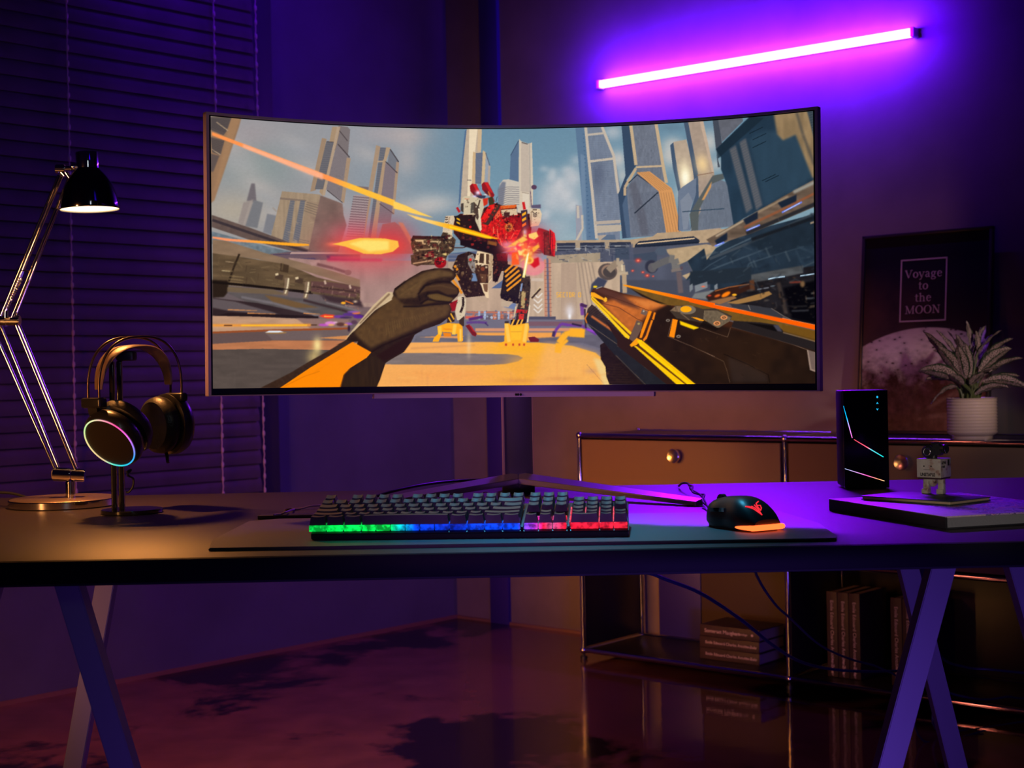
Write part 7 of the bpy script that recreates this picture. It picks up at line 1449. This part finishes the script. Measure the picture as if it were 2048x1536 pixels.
bm = B(); cyl(bm, j0-(j1-j0).normalized()*.002, j0+(j1-j0).normalized()*.001, .008, seg=16, bev=.0005); obj('joint_cap', bm, grey_metal, lp)
def rod(p, q, y1, y2, r=.0030, nm='arm_rod'):
    bm = B(); cyl(bm, at(*p, y1), at(*q, y2), r, seg=12); obj(nm, bm, chrome, lp)
rod((-22, 640), (113, 944), y0-.012, y0-.006); rod((0, 648), (121, 944), y0+.014, y0+.010); rod((32, 650), (152, 942), y0-.010, y0+.0); rod((38, 650), (158, 942), y0+.018, y0+.014)
ja, jb = at(-24, 641, y0), at(40, 641, y0)
bm = B(); cyl(bm, ja, jb, .0095, seg=24, bev=.0012); cyl(bm, ja+(jb-ja)*.52, ja+(jb-ja)*.60, .0108, seg=24, bev=.0008); cyl(bm, at(12, 635, y0-.012), at(12, 622, y0-.012), .0045, seg=12); obj('elbow_joint', bm, chrome, lp)
rod((2, 632), (118, 350), y0-.010, y0-.004); rod((8, 632), (124, 350), y0+.014, y0+.012); rod((24, 635), (136, 360), y0-.008, y0); rod((30, 635), (142, 352), y0+.016, y0+.012, .0022)
bm = B(); cyl(bm, at(40, 541, y0-.009), at(60, 541, y0-.004), .0012, seg=8); cyl(bm, at(44, 557, y0-.006), at(48, 543, y0-.006), .001, seg=8); obj('cross_pin', bm, chrome, lp)
sp_a, sp_b = at(42, 557, y0-.006), at(12, 616, y0-.006); dd = sp_b-sp_a; xx, yy, zz = frame_of(dd)
bm = B(); pts = []
for i in range(14*12+1):
    t = i/(14*12); ang = 2*PI*14*t; pts.append(sp_a+dd*t+(xx*math.cos(ang)+yy*math.sin(ang))*.0038)
tube(bm, pts, .0011, 5, 1); obj('spring', bm, chrome_rough, lp)
# head joint and shade
bm = B(); cyl(bm, at(112, 338, y0), at(130, 338, y0), .0085, seg=20, bev=.001); cyl(bm, at(128, 337, y0), at(152, 336, y0), .0045, seg=12); cyl(bm, at(120, 340, y0), at(130, 352, y0), .0055, seg=12, bev=.0008); cyl(bm, at(132, 345, y0), at(142, 360, y0), .0042, seg=12); sph(bm, at(147, 334, y0-.006), .0065, 12); obj('head_joint', bm, chrome, lp)
mpp = y0/F; shc = at(179.5, 418, y0); axs = V((-.03, .0, 1)).normalized()
prf = [(59, 0), (59.3, 1.5), (57, 12), (54.5, 24), (50.5, 38), (45, 51), (38, 63), (30, 73), (24, 79), (22.5, 81)]
bm = B(); lathe(bm, [(r_*mpp, h_*mpp) for r_, h_ in prf]+[(r_*mpp-.0012, h_*mpp-.0010) for r_, h_ in prf[::-1]]+[(59*mpp, 0)], shc, axs, 64); obj('shade', bm, mat('dark_chrome_shade', (.16, .15, .17), .10, 1.0), lp)
bm = B(); lathe(bm, [(22.2*mpp, 80*mpp), (22.4*mpp, 112*mpp), (21.4*mpp, 113.4*mpp), (0, 113.6*mpp)], shc, axs, 40); obj('cap', bm, chrome, lp)
bm = B(); lathe(bm, [((r_-1.6)*mpp, (h_+.2)*mpp) for r_, h_ in prf], shc, axs, 48); obj('reflector', bm, mat('white_reflector', (.85, .75, .62), .5), lp)
bm = B(); lathe(bm, [(0, -.3*mpp), (30*mpp, .2*mpp), (56.5*mpp, 1.6*mpp), (56.5*mpp, 3*mpp), (0, 3*mpp)], shc, axs, 48); obj('bulb_diffuser', bm, emis('warm_lamp_light', (1, .72, .40), 2.6), lp)
l = bpy.data.lights.new('lamp_bulb_light', 'SPOT'); l.color = (1.0, .36, .08); l.energy = 20; l.spot_size = math.radians(135); l.spot_blend = .35; l.shadow_soft_size = .02
lo = bpy.data.objects.new('lamp_bulb_light', l); COL.objects.link(lo); lo.location = shc-axs*.004; lo.rotation_euler = (0, -.03, 0)
bm = B(); tube(bm, [at(-60, 983, 2.72), at(0, 985, 2.70), at(30, 988, 2.70), lc+V((-.06, .072, .003)), lc+V((-.02, .09, .003)), lc+V((.0, LR, .004))], .0026, 8)
for v in bm.verts: v.co.z = max(v.co.z, DZ+.0001)
obj('cord', bm, rubber, lp)

# ================================================================ headphone stand
hs = onz(264, 1026, DZ); hs = V((hs.x, hs.y, DZ))
st_ = thing('headphone_stand', 'black two-post headphone stand on the desk', 'stand', hs)
bm = B(); lathe(bm, [(0, 0), (.050, 0), (.0515, .0015), (.0515, .006), (.050, .0072), (0, .0075)], hs, seg=56); obj('base', bm, black_gloss, st_)
spp = at(237, 1010, hs.y-.004); ztp = at(240, 722, hs.y).z
for px in (229.5, 244.5):
    p_ = at(px, 1010, hs.y); bm = B(); box(bm, V((p_.x, hs.y, (DZ+.007+ztp)/2)), (.0085, .012, ztp-DZ-.007), bev=.0018, seg=3); obj('post', bm, black_gloss, st_)
crc = V((at(262, 722, hs.y).x, hs.y+.02, ztp))
bm = B(); box(bm, V((at(240, 722, hs.y).x+.010, hs.y+.004, ztp+.008)), (.030, .03, .016), bev=.004); obj('cradle', bm, black_plastic, st_)

# ================================================================ headphones
hy = hs.y-.045
cl = at(219, 886, hy)                                   # centre of the near ear cup's outer face
hp = thing('headphones', 'black over-ear gaming headphones with rainbow ring hanging on their stand', 'headphones', V((cl.x+.04, hy+.05, cl.z-.06)))
view = (cl-O).normalized()
ring_r = V((1, 0, 0)); 
# ring axes chosen so its outline leans like in the photo
maj = (V((.72, .12, -.62))).normalized(); nrm = V((-.50, -.74, -.42)); nrm = (nrm-maj*nrm.dot(maj)).normalized(); mnr = nrm.cross(maj).normalized()
RR = .0475
def lathe2(bm, prof, c, zax, xax, seg=56):
    yax = zax.cross(xax); rings = []
    for r_, h_ in prof: rings.append([bm.verts.new(c+zax*h_+(xax*math.cos(2*PI*i/seg)+yax*math.sin(2*PI*i/seg))*max(r_, .00005)) for i in range(seg)])
    for a_, b_ in zip(rings, rings[1:]):
        for i in range(seg): bm.faces.new((a_[i], a_[(i+1) % seg], b_[(i+1) % seg], b_[i]))
    bm.faces.new(rings[0][::-1]); bm.faces.new(rings[-1])
cup_m = mat('satin_black_cup', (.014, .013, .015), .34, coat=.2); cush_m = mat('black_leatherette', (.012, .011, .014), .42, bump=.5, bs=160)
bm = B(); lathe2(bm, [(RR-.002, -.0008), (RR+.002, -.001), (RR+.005, -.006), (RR+.0065, -.014), (RR+.004, -.024), (RR-.006, -.032)], cl, nrm, maj); ec1 = obj('ear_cup', bm, cup_m, hp)
bm = B(); lathe2(bm, [(0.001, .0012), (RR*.6, .0010), (RR-.0022, .0)], cl, nrm, maj); obj('cup_plate', bm, mat('brown_black_plate', (.016, .011, .009), .5, bump=.2, bs=400), ec1)
bm = B(); lathe2(bm, [(RR-.004, -.030), (RR+.0035, -.034), (RR+.006, -.044), (RR+.002, -.054), (RR-.012, -.056), (RR-.018, -.050)], cl, nrm, maj); obj('ear_cushion', bm, cush_m, hp)
# rainbow ring, colour runs round the ring
mr_ = bpy.data.materials.new('rainbow_ring'); mr_.use_nodes = True; nt = mr_.node_tree; b = nt.nodes['Principled BSDF']; vc = nt.nodes.new('ShaderNodeVertexColor'); vc.layer_name = 'ring'; nt.links.new(vc.outputs[0], b.inputs['Emission Color']); b.inputs['Emission Strength'].default_value = 1.0; b.inputs['Base Color'].default_value = (.02, .02, .02, 1)
bm = B(); N_ = 72; R0 = [cl+maj*RR*math.cos(2*PI*i/N_)+mnr*RR*math.sin(2*PI*i/N_)+nrm*.0006 for i in range(N_+1)]; tube(bm, R0, .00125, 8, 1)
ro = obj('light_ring', bm, mr_, ec1); ca_ = ro.data.color_attributes.new('ring', 'FLOAT_COLOR', 'POINT')
stops = [(-180, (.9, .75, .3)), (-150, (.55, .9, .35)), (-120, (.85, .85, .45)), (-90, (.95, .35, .45)), (-55, (1, .08, .35)), (-20, (.95, .15, .8)), (5, (.45, .2, 1)), (30, (.05, .4, 1)), (65, (0, .65, .8)), (95, (.1, .8, .6)), (125, (.85, .6, .3)), (180, (.9, .75, .3))]
hw_ = wloc(hp)
for i, v in enumerate(ro.data.vertices):
    p = v.co+hw_; x_, y_ = proj(p); xc_, yc_ = proj(cl); ang = math.degrees(math.atan2(p.dot(Zv)*-1+cl.z, (p-cl).dot(V((1, 0, 0)))))
    for (a0, c0), (a1, c1) in zip(stops, stops[1:]):
        if a0 <= ang <= a1:
            t = (ang-a0)/(a1-a0); ca_.data[i].color = (*[c0[k]*(1-t)+c1[k]*t for k in range(3)], 1); break
# far cup, seen from its inside
cr = at(318, 850, hy+.125); n2 = V((.62, .72, .05)).normalized(); mj2 = V((0, 0, 1)); mj2 = (mj2-n2*mj2.dot(n2)).normalized()
bm = B(); lathe2(bm, [(.030, -.012), (.041, -.014), (.048, -.008), (.0505, .002), (.048, .010), (.040, .013)], cr, n2, mj2); obj('ear_cushion', bm, cush_m, hp)
bm = B(); lathe2(bm, [(.001, -.002), (.034, -.004), (.036, .004)], cr, n2, mj2); obj('speaker_mesh', bm, mat('speaker_cloth', (.02, .016, .014), .7, bump=.5, bs=900), hp)
bm = B(); lathe2(bm, [(.046, .012), (.0535, .016), (.0545, .028), (.051, .038), (.044, .043), (.001, .044)], cr, n2, mj2); obj('ear_cup', bm, cup_m, hp)
# yokes
yl = at(188, 806, hy-.005); yr_ = at(352, 794, hy+.13)
axd = V((yr_.x-yl.x, yr_.y-yl.y, 0)).normalized(); wdv = V((-axd.y, axd.x, 0)); wdv = wdv if wdv.x > 0 else -wdv; wdv = V((.80, -.60, 0)).normalized()
Ry = basis(wdv, Zv.cross(wdv), Zv)
bm = B(); box(bm, yl+V((.0, 0, .0)), (.050, .018, .017), Ry, bev=.004, seg=3); obj('yoke', bm, cup_m, hp)
bm = B(); tube(bm, [yl-Zv*.006, yl-Zv*.02+V((.004, .004, 0)), cl+Zv*.050-nrm*.012], .009, 10, 5, flat=(.020, .010)); obj('hinge', bm, cup_m, hp)
bm = B(); box(bm, yr_, (.048, .016, .015), Ry, bev=.004, seg=3); obj('yoke', bm, cup_m, hp)
# wire bows and leather band
def bow(off, ztopx, rad, nm, m, flat=None, inset=0.0, zd=0.0):
    A0 = yl+wdv*off+Zv*.004+axd*inset; B0 = yr_+wdv*off+Zv*.004-axd*inset; mid = (A0+B0)/2; hx = (B0-A0)/2; Ht = ztopx-mid.z; pts = []
    for i in range(33):
        t = PI*i/32; c, s = math.cos(t), math.sin(t); c2 = math.copysign(abs(c)**.80, c); s2 = abs(s)**.86
        pts.append(mid-hx*c2*(1+.10*s)+Zv*(Ht*s2))
    bm = B(); tube(bm, pts, rad, 10, 1, flat=flat, up=wdv) if flat else tube(bm, pts, rad, 10, 1); obj(nm, bm, m, hp); return pts
ztb = at(262, 674, hy+.06).z
bow_m = mat('bronze_black_bow', (.12, .08, .06), .28, .8)
bow(-.0145, ztb, .0022, 'wire_bow', bow_m); bow(.0145, ztb, .0022, 'wire_bow', bow_m)
# strap: wide flat band under the bows
A0 = yl+axd*.010+Zv*.022; B0 = yr_-axd*.016+Zv*.022; mid = (A0+B0)/2; hx = (B0-A0)/2; Ht = ztb-.016-mid.z; bm = B(); rows_ = []
for i in range(33):
    t = PI*i/32; c, s = math.cos(t), math.sin(t); p = mid-hx*math.copysign(abs(c)**.85, c)+Zv*Ht*s**.9; wd = .009+.014*s**1.2
    d_ = (-hx*-math.sin(t)+Zv*Ht*math.cos(t)); n_ = wdv.cross(d_).normalized(); n_ = n_ if n_.dot(p-mid) > 0 else -n_
    rows_.append([bm.verts.new(p+wdv*wd*x_+n_*z_) for x_, z_ in ((-1, 0), (-.85, .0022), (0, .0032), (.85, .0022), (1, 0), (.85, -.0022), (0, -.0032), (-.85, -.0022))])
for a_, b_ in zip(rows_, rows_[1:]):
    for k in range(8): bm.faces.new((a_[k], a_[(k+1) % 8], b_[(k+1) % 8], b_[k]))
bm.faces.new(rows_[0]); bm.faces.new(rows_[-1][::-1]); obj('head_strap', bm, mat('brown_black_leather', (.16, .10, .06), .42, bump=.4, bs=200), hp)
# cable and microphone stub hanging from the cups
bm = B(); tube(bm, [cl-Zv*.050+V((.022, .02, 0)), at(262, 940, hy+.03), at(255, 950, hy+.02), at(266, 957, hy+.03), at(266, 972, hy+.03), at(258, 984, hy+.03), at(252, 984, hy+.03)], .0019, 8); obj('cord', bm, rubber, hp)
bm = B(); tube(bm, [cr-Zv*.045+V((.0, .01, 0)), at(332, 905, hy+.13), at(336, 925, hy+.12)], .0030, 8); obj('mic_boom', bm, cup_m, hp)

# ================================================================ cables hanging under the desk
def cable(name, pts, r, lab):
    bm = B(); tube(bm, pts, r, 8, 6); o = obj(name, bm, cab_m); tag(o, lab, 'cable'); return o
cab_m = mat('blue_black_cable', (.03, .03, .12), .4)
cable('hanging_cable', [V((at(1230, 1090, 2.80).x, 2.80, .699)), at(1262, 1122, 2.80), at(1318, 1153, 2.80), at(1400, 1186, 2.85), at(1480, 1238, 2.95), at(1545, 1290, 3.1), at(1600, 1323, 3.3), at(1660, 1338, 3.5), at(1730, 1343, 3.6), at(1800, 1342, 3.7), at(1850, 1344, 3.75), at(1872, 1390, 3.75), V((at(1885, 1400, 3.75).x, 3.75, .005)), V((1.45, 3.9, .0045))], .0036, 'thick dark blue cable sagging from the desk past the stacked books')
cable('hanging_cable', [V((at(1504, 1090, 2.80).x, 2.80, .699)), at(1508, 1122, 2.80), at(1518, 1160, 2.85), at(1550, 1208, 2.95), at(1582, 1238, 3.1), at(1640, 1290, 3.3), at(1700, 1318, 3.5), at(1760, 1336, 3.6), at(1812, 1372, 3.65), V((1.02, 3.66, .004)), V((1.2, 3.75, .004))], .0026, 'thin dark cable crossing in front of the upright books')
cable('hanging_cable', [V((at(1840, 1000, 2.8).x, 2.80, .699)), at(1852, 1200, 2.95), at(1868, 1340, 3.2), at(1890, 1380, 3.3), at(1930, 1394, 3.3), at(1970, 1399, 3.35), at(2010, 1394, 3.4), at(2080, 1376, 3.5), V((1.35, 3.5, .4)), V((1.4, 3.3, .004))], .0026, 'thin cable sagging at the right below the sideboard rail')
cable('hanging_cable', [V((at(1836, 1000, 2.8).x, 2.81, .699)), at(1850, 1210, 3.1), at(1880, 1310, 3.3), at(1930, 1334, 3.4), at(1990, 1340, 3.4), at(2080, 1350, 3.4), V((1.35, 3.4, .2)), V((1.42, 3.35, .004))], .0030, 'short straight cable at far right under the desk')
